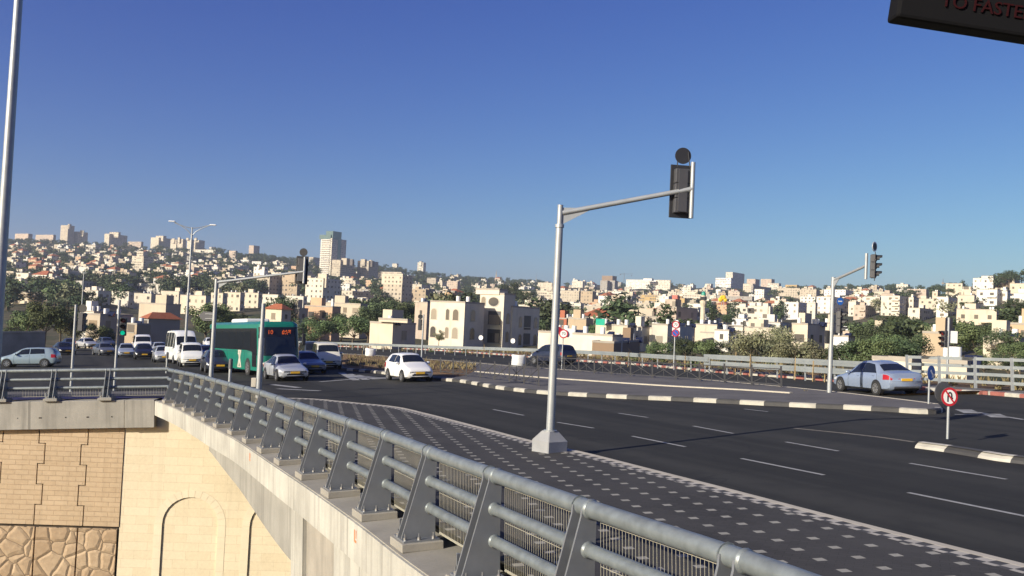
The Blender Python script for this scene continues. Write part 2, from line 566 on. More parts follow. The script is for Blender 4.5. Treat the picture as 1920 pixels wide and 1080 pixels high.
A = {}
A['asphalt'] = mat_asphalt()
A['paving'] = mat_pavers()
A['paving_plain'] = mat_pavers('grey_paving', (0.105, 0.098, 0.094), dots=False)
A['checker'] = mat_checker()
A['kerb_cream'] = simple('kerb_cream_stone', (0.41, 0.37, 0.30), 0.85, var=0.14, scale=2.5, bump=0.2)
A['kerb_white'] = simple('kerb_white_paint', (0.39, 0.365, 0.31), 0.75, var=0.24, scale=2.6)
A['kerb_black'] = simple('kerb_black_paint', (0.045, 0.043, 0.042), 0.75, var=0.2, scale=3)
A['kerb_red'] = simple('kerb_red_paint', (0.27, 0.095, 0.075), 0.75, var=0.2, scale=2)
A['road_paint'] = simple('road_paint', (0.29, 0.285, 0.27), 0.75, var=0.25, scale=4)
A['concrete'] = mat_concrete('concrete', (0.41, 0.395, 0.345), True, 2.0)
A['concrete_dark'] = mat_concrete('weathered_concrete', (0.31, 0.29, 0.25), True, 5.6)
A['concrete_top'] = mat_concrete('concrete_ledge', (0.30, 0.28, 0.24), False)
A['tan_brick'] = mat_brick('tan_block', (0.44, 0.325, 0.205), (0.49, 0.37, 0.24), (0.35, 0.25, 0.155), 0.55, 0.205, 0.012, 0.6)
A['ashlar'] = mat_brick('cream_ashlar', (0.62, 0.525, 0.36), (0.67, 0.575, 0.41), (0.52, 0.43, 0.29), 1.05, 0.36, 0.010, 0.2, patch=0.25, lump=0.15)
A['ashlar_trim'] = simple('pale_trim_stone', (0.66, 0.57, 0.41), 0.85, var=0.08, scale=1.5)
A['rubble'] = mat_rubble()
A['joint'] = simple('dark_joint', (0.05, 0.038, 0.026), 0.95)
A['galv'] = simple('galvanised_steel', (0.185, 0.208, 0.213), 0.40, 0.35, 0.24, 7.0, 0.06, 90)
A['galv_pole'] = simple('galvanised_pole', (0.33, 0.345, 0.35), 0.45, 0.35, 0.12, 3.0)
A['post_grey'] = simple('grey_post_paint', (0.165, 0.175, 0.19), 0.42, 0.25, 0.14, 3.0)
A['wire'] = simple('wire_mesh', (0.42, 0.40, 0.32), 0.5, 0.4, 0.1)
A['bolt'] = simple('bolt_steel', (0.24, 0.245, 0.25), 0.4, 0.6, 0.1)
A['black'] = simple('black_plastic', (0.018, 0.018, 0.02), 0.5, 0, 0.15, 6)
A['black_grey'] = simple('dark_grey_plastic', (0.05, 0.05, 0.055), 0.55, 0, 0.12, 6)
A['rubber'] = simple('tyre_rubber', (0.02, 0.02, 0.02), 0.8, 0, 0.2, 8)
A['rim'] = simple('wheel_rim', (0.42, 0.42, 0.43), 0.32, 0.7, 0.1)
A['glass'] = simple('car_glass', (0.012, 0.015, 0.018), 0.06, 0, 0.0, spec=0.7)
def mat_window():
    k = NT('window_glass'); k.set(0.25, 0, 0.5)
    r = k.n('ShaderNodeObjectInfo').outputs['Random']
    k.col(k.ramp(r, [(0.0, (0.045, 0.045, 0.048)), (0.45, (0.09, 0.08, 0.07)), (0.62, (0.16, 0.13, 0.10)), (1.0, (0.30, 0.26, 0.20))]))
    return k.mat


A['glass_far'] = mat_window()
A['win_frame'] = simple('window_frame', (0.42, 0.38, 0.31), 0.6)
A['lamp'] = simple('headlamp', (0.62, 0.62, 0.6), 0.12, 0.2, 0.15, 14)
A['tail'] = simple('tail_lamp', (0.32, 0.012, 0.018), 0.18, 0, 0.15, 12)
A['plate'] = simple('yellow_plate', (0.62, 0.36, 0.03), 0.5, 0, 0.08)
A['white'] = simple('white_paint', (0.72, 0.71, 0.68), 0.5, 0, 0.06)
A['red_sign'] = simple('sign_red', (0.45, 0.02, 0.03), 0.45, 0, 0.06)
A['blue_sign'] = simple('sign_blue', (0.02, 0.12, 0.45), 0.45, 0, 0.06)
A['sign_back'] = simple('sign_back', (0.10, 0.10, 0.105), 0.6, 0.3, 0.12)
A['green_lamp'] = simple('green_lamp', (0.0, 0.55, 0.32), 0.4, 0, 0, emit=0.5)
A['lens_off'] = simple('dark_lens', (0.03, 0.012, 0.012), 0.25, 0, 0.1)
A['red_lens'] = simple('unlit_red_lens', (0.12, 0.012, 0.012), 0.25, 0, 0.1)
A['city'] = mat_city()
A['city_plain'] = mat_city('plain_stone', None, False)
A['city_attr'] = mat_city('distant_stone', 'Col', True)
A['roof'] = simple('roof_screed', (0.33, 0.29, 0.24), 0.9, 0, 0.2, 0.4)
A['red_tile'] = mat_brick('red_roof_tile', (0.34, 0.105, 0.05), (0.40, 0.14, 0.075), (0.19, 0.065, 0.035), 0.3, 0.25, 0.02, 0.5)
A['tank'] = simple('white_tank', (0.70, 0.69, 0.66), 0.4, 0, 0.06)
A['dark_tank'] = simple('black_tank', (0.022, 0.022, 0.024), 0.5)
A['solar'] = simple('solar_panel', (0.02, 0.025, 0.05), 0.15)
A['tower_glass'] = simple('green_tower_glass', (0.10, 0.155, 0.165), 0.15, 0.2, 0.15, 0.3)
A['leaf_dark'] = mat_foliage('dark_leaves', (0.026, 0.041, 0.017), (0.062, 0.086, 0.034))
A['leaf_mid'] = mat_foliage('green_leaves', (0.043, 0.066, 0.022), (0.108, 0.140, 0.050))
A['leaf_olive'] = mat_foliage('olive_leaves', (0.075, 0.088, 0.040), (0.20, 0.20, 0.105))
A['leaf_dry'] = mat_foliage('dry_shrub', (0.11, 0.085, 0.035), (0.22, 0.16, 0.075))
A['bark'] = simple('bark', (0.10, 0.075, 0.05), 0.9, 0, 0.3, 6)
A['stake'] = simple('wooden_stake', (0.33, 0.23, 0.11), 0.8)
A['terrain'] = mat_terrain()
A['soil'] = mat_soil()
# ------------------------------------------------------------------ terrain function (rows of the hills by column and distance)
_tx = [-900, 0, 100, 300, 560, 700, 800, 1000, 1110, 1330, 1560, 1700, 1800, 1920, 2800]
_dr = [115, 125, 140, 155, 152, 128, 112, 94, 86, 67, 57, 52, 49, 46, 26]
_y0 = [652, 652, 651, 651, 653, 656, 660, 668, 676, 690, 706, 714, 719, 726, 760]
_d0 = [150, 160, 180, 190, 185, 160, 148, 124, 112, 97, 86, 80, 76, 72, 50]
_sx = [-900, 0, 100, 200, 300, 400, 480, 560, 700, 800, 900, 1000, 1200, 1350, 1500, 1650, 1750, 1800, 1850, 1920, 2800]
_sy = [440, 456, 458, 462, 470, 474, 484, 494, 503, 518, 528, 533, 538, 540, 547, 547, 553, 545, 536, 536, 590]
_ds = [1800, 1800, 1800, 1800, 1800, 1800, 1800, 1800, 1900, 2000, 2000, 2000, 1900, 1700, 1500, 1250, 1000, 850, 720, 660, 600]


def tpar(px):
    f = lambda a, b: float(np.interp(px, a, b))
    return f(_tx, _dr), f(_tx, _d0), f(_tx, _y0), f(_sx, _ds), f(_sx, _sy)


def trow(px, d):
    dr, d0, y0, ds, ys = tpar(px)
    r0 = HORIZ + CAMH * FPX / dr + 3
    if d <= d0:
        return r0 + (y0 - r0) * max(0, (d - dr) / (d0 - dr))
    s = math.log(d / d0) / math.log(ds / d0)
    if s <= 1: return y0 + (ys - y0) * s
    return ys + (d / ds - 1) * 130


def tdepth(px, row):
    dr, d0, y0, ds, ys = tpar(px)
    s = (y0 - row) / (y0 - ys)
    return d0 * (ds / d0) ** min(max(s, -0.05), 1.03)


def tpoint(px, d): return P(px, trow(px, d), d)


mb = MB()
cols = list(range(-900, 2801, 50)); nr = 64
for px in cols:
    dr, d0, y0, ds, ys = tpar(px)
    for j in range(nr):
        if j < 4: d = dr + (d0 - dr) * j / 4
        else: d = d0 * (ds * 1.35 / d0) ** ((j - 4) / (nr - 5))
        w = 0 if j < 5 else 1
        p = tpoint(px, d)
        p.z += w * 0.004 * d * math.sin(px * 0.031 + d * 0.011) * math.sin(d * 0.017 - px * 0.013)
        mb.v.append(tuple(p))
for i in range(len(cols) - 1):
    for j in range(nr - 1):
        a = i * nr + j
        mb.f.append((a, a + nr, a + nr + 1, a + 1)); mb.m.append(0)
o = mb.build('terrain', A['terrain'], smooth=60, uv=False, fix=False)
tag(o, 'hillsides and valley under the city', kind='structure')

# ------------------------------------------------------------------ curves on the road plane


def catmull(pts, step=0.5):
    pts = [Vector(p) for p in pts]
    out = []
    for i in range(len(pts) - 1):
        p0 = pts[max(i - 1, 0)]; p1 = pts[i]; p2 = pts[i + 1]; p3 = pts[min(i + 2, len(pts) - 1)]
        n = max(1, int((p2 - p1).length / step))
        for k in range(n):
            t = k / n
            out.append(0.5 * ((2 * p1) + (p2 - p0) * t + (2 * p0 - 5 * p1 + 4 * p2 - p3) * t * t + (3 * p1 - p0 - 3 * p2 + p3) * t ** 3))
    out.append(pts[-1])
    return out


class Path:
    def __init__(s, pts):
        s.p = [Vector((q[0], q[1])) for q in pts]
        s.c = [0.0]
        for a, b in zip(s.p, s.p[1:]): s.c.append(s.c[-1] + (b - a).length)
        s.L = s.c[-1]

    def at(s, u):
        u = min(max(u, 0.0), s.L - 1e-6)
        i = max(0, min(int(np.searchsorted(s.c, u, side='right')) - 1, len(s.p) - 2))
        t = (u - s.c[i]) / max(1e-9, s.c[i + 1] - s.c[i])
        return s.p[i].lerp(s.p[i + 1], t)

    def tan(s, u):
        return (s.at(u + 0.4) - s.at(u - 0.4)).normalized()

    def off(s, u, d):
        """d metres to the right hand of travel"""
        t = s.tan(u); q = s.at(u)
        return Vector((q.x + t.y * d, q.y - t.x * d))

    def near(s, q):
        return min(range(len(s.p)), key=lambda i: (s.p[i] - q).length)


def strip(path, u0, u1, o0, o1, z, mb, m=0, step=0.5, z1=None, uvs=None):
    n = max(2, int((u1 - u0) / step)); b = len(mb.v)
    for i in range(n + 1):
        u = u0 + (u1 - u0) * i / n
        for oo, zz in ((o0, z), (o1, z if z1 is None else z1)):
            q = path.off(u, oo)
            mb.v.append((q.x, q.y, zz))
            if uvs is not None: uvs.append((u, oo))
    for i in range(n):
        mb.f.append((b + 2 * i, b + 2 * i + 1, b + 2 * i + 3, b + 2 * i + 2)); mb.m.append(m)


def sweep(path, u0, u1, prof, mb, step=0.5, seg=None, mats=(0,), cap=True):
    """a profile of (offset, height) pairs swept along the path; seg > 0 changes the material every seg metres"""
    n = max(1, int((u1 - u0) / step)); k = len(prof); b = len(mb.v)
    for i in range(n + 1):
        u = u0 + (u1 - u0) * i / n
        for oo, zz in prof:
            q = path.off(u, oo); mb.v.append((q.x, q.y, zz))
    for i in range(n):
        u = u0 + (u1 - u0) * (i + 0.5) / n
        m = mats[int(u / seg) % len(mats)] if seg else mats[0]
        for j in range(k - 1):
            a = b + i * k + j
            mb.f.append((a, a + 1, a + k + 1, a + k)); mb.m.append(m)
    if cap:
        mb.f.append(tuple(b + j for j in range(k))); mb.m.append(mats[0])
        mb.f.append(tuple(b + n * k + j for j in range(k - 1, -1, -1))); mb.m.append(mats[0])


def gp(lst, z=0.0): return [G(x, y, z) for x, y in lst]


RAILH = 1.15
rail_px = [(318, 694), (366, 704), (433, 722), (483, 735), (567, 763), (633, 785), (733, 820), (833, 858), (973, 907), (1085, 947), (1186, 981), (1304, 1020), (1420, 1060), (1505, 1092)]
rp = gp(rail_px, RAILH)
ext = (rp[-1] - rp[-2]).normalized()
rp += [rp[-1] + ext * 1.5, rp[-1] + ext * 4.5]
rail = Path(catmull(rp, 0.5))
kerb_px = [(478, 749), (510, 746.5), (547, 746), (597, 748), (638, 752), (680, 756), (747, 763), (805, 776), (876, 794), (930, 808), (999, 826), (1075, 843), (1103, 849), (1245, 885), (1360, 914), (1549, 963), (1763, 1017), (1920, 1056)]
SWZ = 0.13
kp = gp(kerb_px, SWZ)
ext = (kp[-1] - kp[-2]).normalized()
kp += [kp[-1] + ext * 6]
kerb = Path(catmull(kp, 0.4))

# road: one asphalt sheet from the bridge edge to the far kerb
far_px = [(557, 647), (636, 650), (709, 652.5), (792, 656), (900, 663), (960, 667.5), (1105, 679), (1175, 683), (1275, 692), (1325, 697), (1425, 705), (1485, 709.5), (1549, 714.5), (1723, 731), (1778, 735.5), (1857, 740.5), (1920, 746)]
fp = gp(far_px)
farkerb = Path(catmull([fp[0] + (fp[0] - fp[1]) * 0.2] + fp + [fp[-1] + (fp[-1] - fp[-2]).normalized() * 25], 0.8))
corner = rail.at(0)
out = [(rail.off(u, -0.2).x, rail.off(u, -0.2).y) for u in np.linspace(0.5, rail.L, 60)]
out += [(60, 1.0), (60, 60)]
out += [(farkerb.off(u, 0.1).x, farkerb.off(u, 0.1).y) for u in np.linspace(farkerb.L, 0, 60)]
out += [tuple(GD(560, 152)[:2]), tuple(GD(300, 156)[:2]), tuple(GD(100, 141)[:2]), tuple(GD(0, 126)[:2]), tuple(GD(-900, 116)[:2]), (-110, 40.0), (-32, 40.2), (corner.x - 0.3, corner.y + 0.5)]
mb = MB(); mb.v = [(x, y, 0.0) for x, y in out]; mb.f = [tuple(range(len(out)))]; mb.m = [0]
o = mb.build('road', A['asphalt'], M=MG, fix=False); tag(o, kind='structure')

# near sidewalk with kerb and checker border
mb = MB()
us = np.linspace(0, kerb.L, 90)
inner = [kerb.off(u, 0.42) for u in us]
rl = [rail.off(u, -0.16) for u in np.linspace(rail.L, 12.0, 60)]
out = [(q.x, q.y) for q in inner] + [(q.x, q.y) for q in rl]
mb.v = [(x, y, SWZ) for x, y in out]; mb.f = [tuple(range(len(out)))]; mb.m = [0]
tag(mb.build('sidewalk', A['paving'], M=MG, fix=False), kind='structure')
mb = MB(); sweep(kerb, 0, kerb.L, [(0.0, -0.02), (0.0, SWZ - 0.02), (0.02, SWZ + 0.004), (0.17, SWZ + 0.004), (0.17, SWZ - 0.05)], mb, 0.5)
tag(mb.build('kerb', A['kerb_cream'], M=MG), kind='structure')
mb = MB()
for i in range(int(kerb.L / 2.0)):
    if i % 2 == 0: sweep(kerb, i * 2.0 + 0.1, i * 2.0 + 2.0, [(-0.006, 0.0), (-0.006, SWZ - 0.015), (0.01, SWZ - 0.012)], mb, 0.5, cap=False)
tag(mb.build('kerb_paint', A['kerb_red'], M=MG), kind='structure')
mb = MB(); uvs = []
strip(kerb, 0, kerb.L, 0.17, 0.43, SWZ + 0.002, mb, uvs=uvs)
o = mb.build('sidewalk_border', A['checker'], M=MG, uv=False, fix=False)
lay = o.data.uv_layers.new(name='UVMap')
for lp in o.data.loops: lay.data[lp.index].uv = uvs[lp.vertex_index]
tag(o, kind='structure')

# median island: grey paving, soil at its left end, black and white kerb
isl_front = [(640, 690), (700, 695), (760, 702), (815, 708), (857, 711), (895, 717), (937, 724), (1025, 733), (1175, 741), (1275, 745), (1480, 755), (1595, 760), (1687, 765), (1723, 767.5), (1752, 768), (1766, 764)]
isl_back = [(1760, 757), (1680, 747), (1565, 734), (1465, 724), (1370, 716), (1276, 708), (1100, 696), (985, 688), (900, 681), (800, 673), (700, 666), (644, 663)]
IZ = 0.155
front = Path(catmull(gp(isl_front, IZ), 0.5)); back = Path(catmull(gp(isl_back, IZ), 0.8))
poly = [(q.x, q.y) for q in front.p] + [(q.x, q.y) for q in back.p]
mb = MB(); mb.v = [(x, y, IZ) for x, y in poly]; mb.f = [tuple(range(len(poly)))]; mb.m = [0]
tag(mb.build('median_paving', A['paving_plain'], M=MG, fix=False), kind='structure')
kmats = [A['kerb_white'], A['kerb_black']]
# travel runs towards +X, so the right hand side is the road: flip the profile
mb = MB()
sweep(front, 0, front.L, [(0.03, -0.02), (0.03, IZ - 0.04), (-0.03, IZ + 0.012), (-0.20, IZ + 0.012), (-0.20, IZ - 0.05)], mb, 0.32, seg=0.95, mats=(0, 1) if int((front.L - 0.05) / 0.95) % 2 == 0 else (1, 0))
tag(mb.build('median_kerb', kmats, M=MG), kind='structure')
mb = MB()
sweep(back, 0, back.L, [(0.02, -0.02), (0.02, IZ - 0.02), (-0.02, IZ + 0.01), (-0.16, IZ + 0.01), (-0.16, IZ - 0.05)], mb, 0.5)
tag(mb.build('median_back_kerb', A['kerb_cream'], M=MG), kind='structure')
ch = Path(catmull(gp([(893, 697), (1000, 707), (1100, 714), (1250, 724), (1400, 732), (1484, 737.5)], IZ), 0.8))
mb = MB(); sweep(ch, 0, ch.L, [(0.12, IZ - 0.02), (0.12, IZ + 0.05), (-0.12, IZ + 0.05), (-0.12, IZ - 0.02)], mb, 0.8)
tag(mb.build('median_inner_kerb', A['kerb_cream'], M=MG), kind='structure')
soil_px = [(644, 664), (700, 667), (800, 674), (858, 679), (893, 690), (862, 706), (815, 705), (760, 699), (700, 692), (645, 687)]
sp_ = catmull(gp(soil_px + soil_px[:1], IZ), 0.8)
mb = MB(); cen = sum((Vector(p) for p in sp_), Vector()) / len(sp_)
mb.v = [(p.x, p.y, IZ + 0.004) for p in sp_] + [tuple(Vector((cen.x, cen.y, IZ + 0.25)))]
for rr in range(1):
    n = len(sp_)
    mb.f = [(i, (i + 1) % n, n) for i in range(n)]; mb.m = [0] * n
tag(mb.build('planting_bed', A['soil'], M=MG, fix=False), kind='structure')

# far verge and red and white kerb
mb = MB(); sweep(farkerb, 0, farkerb.L, [(0.03, -0.02), (0.03, 0.13), (-0.02, 0.155), (-0.28, 0.155), (-0.28, 0.0)], mb, 0.4, seg=0.85, mats=(0, 1))
tag(mb.build('far_kerb', [A['kerb_white'], A['kerb_red']], M=MG), kind='structure')
mb = MB(); strip(farkerb, 0, farkerb.L, -0.28, -1.7, 0.15, mb, 0); strip(farkerb, 0, farkerb.L, -1.7, -14, 0.15, mb, 1, z1=-0.4)
tag(mb.build('far_verge', [A['paving_plain'], A['soil']], M=MG, fix=False), kind='structure')
# small island with the no U-turn sign
IZ2 = 0.13
i2f = [(1716, 829), (1757, 834), (1810, 842), (1876, 853), (1920, 858)]; i2b = [(1920, 832), (1850, 826), (1779, 821), (1731, 818)]
f2 = gp(i2f, IZ2); f2.append(f2[-1] + (f2[-1] - f2[-2]).normalized() * 14); b2 = gp(i2b, IZ2); b2.insert(0, b2[0] + (b2[0] - b2[1]).normalized() * 14)
fr2 = Path(catmull(f2, 0.4)); poly = [(q.x, q.y) for q in fr2.p] + [(q.x, q.y) for q in b2]
mb = MB(); mb.v = [(x, y, IZ2) for x, y in poly]; mb.f = [tuple(range(len(poly)))]; mb.m = [0]
tag(mb.build('refuge_paving', A['asphalt'], M=MG, fix=False), kind='structure')
mb = MB()
full = fr2
sweep(full, 0.05, full.L, [(0.10, -0.02), (0.06, IZ2 - 0.07), (-0.06, IZ2 + 0.008), (-0.22, IZ2 + 0.010), (-0.22, IZ2 - 0.05)], mb, 0.2, seg=0.88, mats=(0, 1))
tag(mb.build('refuge_kerb', kmats, M=MG), kind='structure')

# road markings
mb = MB()


def line(a, b, w=0.10, z=0.006):
    a, b = G(*a), G(*b); t = (b - a).normalized(); n = Vector((t.y, -t.x, 0)) * w / 2
    k = len(mb.v)
    mb.v += [tuple(q + Vector((0, 0, z))) for q in (a - n, b - n, b + n, a + n)]
    mb.f.append((k, k + 1, k + 2, k + 3)); mb.m.append(0)


for a, b in [((925, 768), (982, 779)), ((1045, 792), (1113, 803)), ((1185, 818), (1285, 838)), ((1390, 860), (1545, 891)), ((1703, 924), (1925, 969)),
             ((1300, 799), (1375, 813)), ((1474, 829), (1572, 846)), ((1706, 869), (1887, 899)), ((1160, 775), (1215, 783)), ((1395, 767), (1440, 772))]:
    line(a, b)
for i in range(6):
    line((640 + i * 14, 699 + i * 2.2), (668 + i * 19, 713 - i * 1.0), 0.45)
line((600, 716), (700, 708), 0.3); line((1800, 768), (1920, 787), 0.18); line((1790, 777), (1858, 779), 0.16)
for a in ((1806, 768), (1858, 776)):
    line(a, (a[0] + 18, a[1] + 7), 0.55)
line((510, 721), (560, 727), 0.4); line((520, 729), (600, 733), 0.3)
tag(mb.build('lane_marking', A['road_paint'], M=MG, fix=False), kind='structure')
mb = MB()
dl = Path(catmull(gp([(1490, 803), (1540, 808), (1600, 814), (1660, 821), (1716, 829)]), 0.6)); strip(dl, 0, dl.L, -0.05, 0.10, 0.005, mb)
tag(mb.build('dust_line', simple('road_dust', (0.17, 0.15, 0.12), 0.95, var=0.4, scale=6), M=MG, fix=False), kind='structure')

# lower road in the gap under the bridge
mb = MB(); mb.v = [(-130, -40, -9.5), (60, -40, -9.5), (60, 60, -9.5), (-130, 60, -9.5)]; mb.f = [(0, 1, 2, 3)]; mb.m = [0]
tag(mb.build('lower_ground', A['asphalt'], M=MG, fix=False), kind='structure')

# ------------------------------------------------------------------ bridge deck edge, abutment wall
A['orange_paint'] = simple('orange_spray_paint', (0.55, 0.17, 0.06), 0.8)
br = thing('bridge_deck', 'pale concrete bridge edge with haunched girder under the long pipe railing', 'bridge', MG)
mb = MB()
U1 = rail.L
sweep(rail, -0.0, U1, [(-0.45, -0.12), (-0.45, -0.08), (0.52, -0.10), (0.52, -0.30), (-0.45, -0.30)], mb, 0.6)
mb.build('ledge', A['concrete_top'], br)
mb = MB(); sweep(rail, 0, U1, [(0.45, -0.115), (0.56, -0.115), (0.56, -0.70), (0.30, -0.70), (0.30, -0.32)], mb, 0.6)
fo = mb.build('fascia', A['concrete'], br, uv=False)
lay = fo.data.uv_layers.new(name='UVMap')
for lp in fo.data.loops:
    c = fo.data.vertices[lp.vertex_index].co
    lay.data[lp.index].uv = (c.y * 1.12, c.z)
# haunch: the bottom line falls towards the pier
upier = rail.c[rail.near(Vector(G(556, 888, -0.1)[:2]))]
ustart = rail.c[rail.near(Vector(G(381, 790, -0.1)[:2]))]
mb = MB(); n = 40; k0 = len(mb.v)
for i in range(n + 1):
    t = i / n; u = ustart + (upier - ustart) * t
    zb = -1.02 - 1.0 * math.sin(min(t * 1.0, 1) * math.pi / 2) ** 1.2
    for oo, zz in ((0.30, -0.69), (0.30, zb), (-0.9, zb), (-0.9, -0.69)):
        q = rail.off(u, oo); mb.v.append((q.x, q.y, zz))
for i in range(n):
    for j in range(3):
        a = k0 + i * 4 + j; mb.f.append((a, a + 1, a + 5, a + 4)); mb.m.append(0)
mb.f.append((k0, k0 + 1, k0 + 2, k0 + 3)); mb.m.append(0)
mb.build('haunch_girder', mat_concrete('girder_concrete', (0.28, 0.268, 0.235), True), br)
mb = MB(); sweep(rail, upier, upier + 1.0, [(0.50, -0.69), (0.50, -9.5), (-1.2, -9.5), (-1.2, -0.69)], mb, 0.5)
mb.build('pier_edge', A['concrete'], br)
mb = MB(); sweep(rail, upier + 1.0, upier + 3.2, [(0.42, -0.69), (0.42, -9.5), (-1.2, -9.5), (-1.2, -0.69)], mb, 0.5)
mb.build('pier', mat_concrete('rough_pier_concrete', (0.33, 0.30, 0.25), True), br)
mb = MB(); sweep(rail, upier + 3.2, U1, [(0.46, -0.69), (0.46, -9.5), (-1.2, -9.5), (-1.2, -0.69)], mb, 0.6)
mb.build('side_wall', A['concrete'], br)

WD = 38.4
tl, tr = MGI @ P(-60, 697, WD - 0.6), MGI @ P(318, 692, WD)
wx = Vector((tr.x - tl.x, tr.y - tl.y, 0)).normalized()
# wall frame: origin under the corner, x along the wall to the right, z up, -y towards the viewer
ORI = MG @ Vector((tr.x, tr.y, tr.z - RAILH))
xw = (MG.to_3x3() @ wx); xw.z = 0; xw.normalize()
slope = math.atan2((MG.to_3x3() @ Vector((tr.x - tl.x, tr.y - tl.y, tr.z - tl.z))).normalized().z, 1)
MW = Matrix.Translation(ORI) @ RZ(math.atan2(xw.y, xw.x))
MWT = MW @ RY(-slope)


def wallpt(px, py, y=0.0):
    """local x, z of a pixel on the wall plane"""
    R = MW.inverted().to_3x3(); o_ = MW.inverted() @ C0; r = R @ ray(px, py)
    t = (y - o_.y) / r.y
    q = o_ + r * t
    return q.x, q.z


for px, row, z in ((474, 850, -.28), (668, 985, -.30)):                       # surveyor's orange paint on the fascia
    u_ = rail.c[rail.near(Vector(G(px, row - 8, -0.1)[:2]))]; mb = MB()
    for du, dz, lu, lz in ((0, 0, .05, .18), (.09, .03, .04, .12), (.05, -.08, .12, .04)):
        vs = []
        for su, sz in ((-1, -1), (1, -1), (1, 1), (-1, 1)):
            q = rail.off(u_ + du + su * lu / 2, 0.5635); vs.append((q.x, q.y, z + dz + sz * lz / 2))
        mb.add(vs, [(0, 1, 2, 3)])
    mb.build('paint_mark', A['orange_paint'], br)
wl = thing('abutment_wall', 'tan block and cream ashlar abutment wall with blind arches below the corner railing', 'retaining wall', MW)
xe = wallpt(236, 800)[0]; zt = wallpt(236, 800)[1]; zrub = wallpt(100, 988)[1]
mb = MB()
mb.box((xe - 25.02, 0.3, (zt - 11) / 2), (50, 0.5, zt + 11), 0)
mb.build('wall_core', A['joint'], wl)
# block facing with jogged vertical joints
mb = MB(); ch_ = 0.845; r_ = 0; prev = None; z = zt + 0.03
while z > zrub + 0.1:
    z2 = max(z - ch_, zrub)
    off = 0.13 if r_ % 2 == 0 else -0.13
    x = xe; k = 0; w0 = 1.62; rowx = []
    while x > xe - 14:
        lx = xe - w0 - 1.72 * k + (off if k % 2 == 0 else -off) * 1.0
        mb.bbox(((x + lx) / 2, 0.0, (z + z2) / 2), (x - lx - 0.04, 0.11, z - z2 - 0.03), 0.008)
        rowx.append((lx, x)); x = lx; k += 1
    if prev:                                          # panels run on through the rows; only the jogs leave a ledge
        for (pl, pr), (cl, cr) in zip(prev, rowx):
            a_, b_ = max(pl, cl) + 0.03, min(pr, cr) - 0.03
            mb.box(((a_ + b_) / 2, -0.022, z), (b_ - a_, 0.06, 0.06))
    prev = rowx
    z = z2; r_ += 1
mb.build('block_facing', A['tan_brick'], wl)
mb = MB(); x = xe - 0.05; k = 0
while x > xe - 14:
    lx = x - (1.62 if k == 0 else 1.72)
    mb.bbox(((x + lx) / 2, -0.01, (zrub - 10.5) / 2 - 0.01), (x - lx - 0.05, 0.14, 10.5 + zrub), 0.02)
    x = lx; k += 1
mb.build('rubble_facing', A['rubble'], wl)
# cream wall with two blind arches, real recesses
x0, x1 = xe - 0.008, xe + 22.0; zb = -11.0; ztop = -0.35
arch = []
for (pa, pb, pt) in (((303, 1000), (408, 1000), 932), ((452, 1000), (557, 1000), 952)):
    xa = wallpt(*pa)[0]; xb = wallpt(*pb)[0]
    if arch: xa = arch[0][0] + 3.62; xb = arch[0][1] + 3.62
    zc = wallpt(355, pt)[1] - (xb - xa) / 2 if not arch else arch[0][2]
    arch.append((xa, xb, zc))
for i in (2, 3): arch.append((arch[0][0] + 3.62 * i, arch[0][1] + 3.62 * i, arch[0][2]))
mb = MB(); mr = MB(); mt_ = MB(); YF = -0.02; REC = 0.055


def q4(m, a, b, c, d): m.add([a, b, c, d], [(0, 1, 2, 3)])


cur = x0
for xa, xb, zc in arch:
    r = (xb - xa) / 2; cx = (xa + xb) / 2
    q4(mb, (cur, YF, zb), (xa, YF, zb), (xa, YF, ztop), (cur, YF, ztop))
    N = 28; pts = [(cx - r * math.cos(math.pi * i / N), zc + r * math.sin(math.pi * i / N)) for i in range(N + 1)]
    for (ax, az), (bx, bz) in zip(pts, pts[1:]):
        q4(mb, (ax, YF, az), (bx, YF, bz), (bx, YF, ztop), (ax, YF, ztop))
        q4(mb, (ax, YF, az), (bx, YF, bz), (bx, YF + REC, bz), (ax, YF + REC, az))
    for xs in (xa, xb): q4(mb, (xs, YF, zb), (xs, YF, zc), (xs, YF + REC, zc), (xs, YF + REC, zb))
    # recessed panel
    mr.add([(xa - 0.1, YF + REC, zb), (xb + 0.1, YF + REC, zb), (xb + 0.1, YF + REC, zc + r + 0.1), (xa - 0.1, YF + REC, zc + r + 0.1)], [(0, 1, 2, 3)])
    # trim: voussoirs and jamb stones standing 6 mm proud
    R2 = r + 0.32; nv_ = 15
    for i in range(nv_):
        a0, a1 = math.pi * (i + 0.02) / nv_, math.pi * (i + 0.98) / nv_
        v = []
        for (aa, rr) in ((a0, r), (a0, R2), (a1, R2), (a1, r)): v.append((cx - rr * math.cos(aa), zc + rr * math.sin(aa)))
        mt_.prism(v, YF - 0.008, YF + 0.01, axis='y')
    zz = zc
    while zz > zb:
        for sx in (-1, 1):
            mt_.box((cx + sx * (r + 0.16), YF, zz - 0.24), (0.32, 0.02, 0.47))
        zz -= 0.48
    cur = xb
q4(mb, (cur, YF, zb), (x1, YF, zb), (x1, YF, ztop), (cur, YF, ztop))
mb.build('ashlar_facing', A['ashlar'], wl); mr.build('arch_panel', A['ashlar'], wl); mt_.build('arch_trim', A['ashlar_trim'], wl)
mb = MB(); mb.box(((x0 + x1) / 2, 0.5, (zb + ztop) / 2), (x1 - x0, 0.8, ztop - zb)); mb.build('ashlar_core', A['joint'], wl)

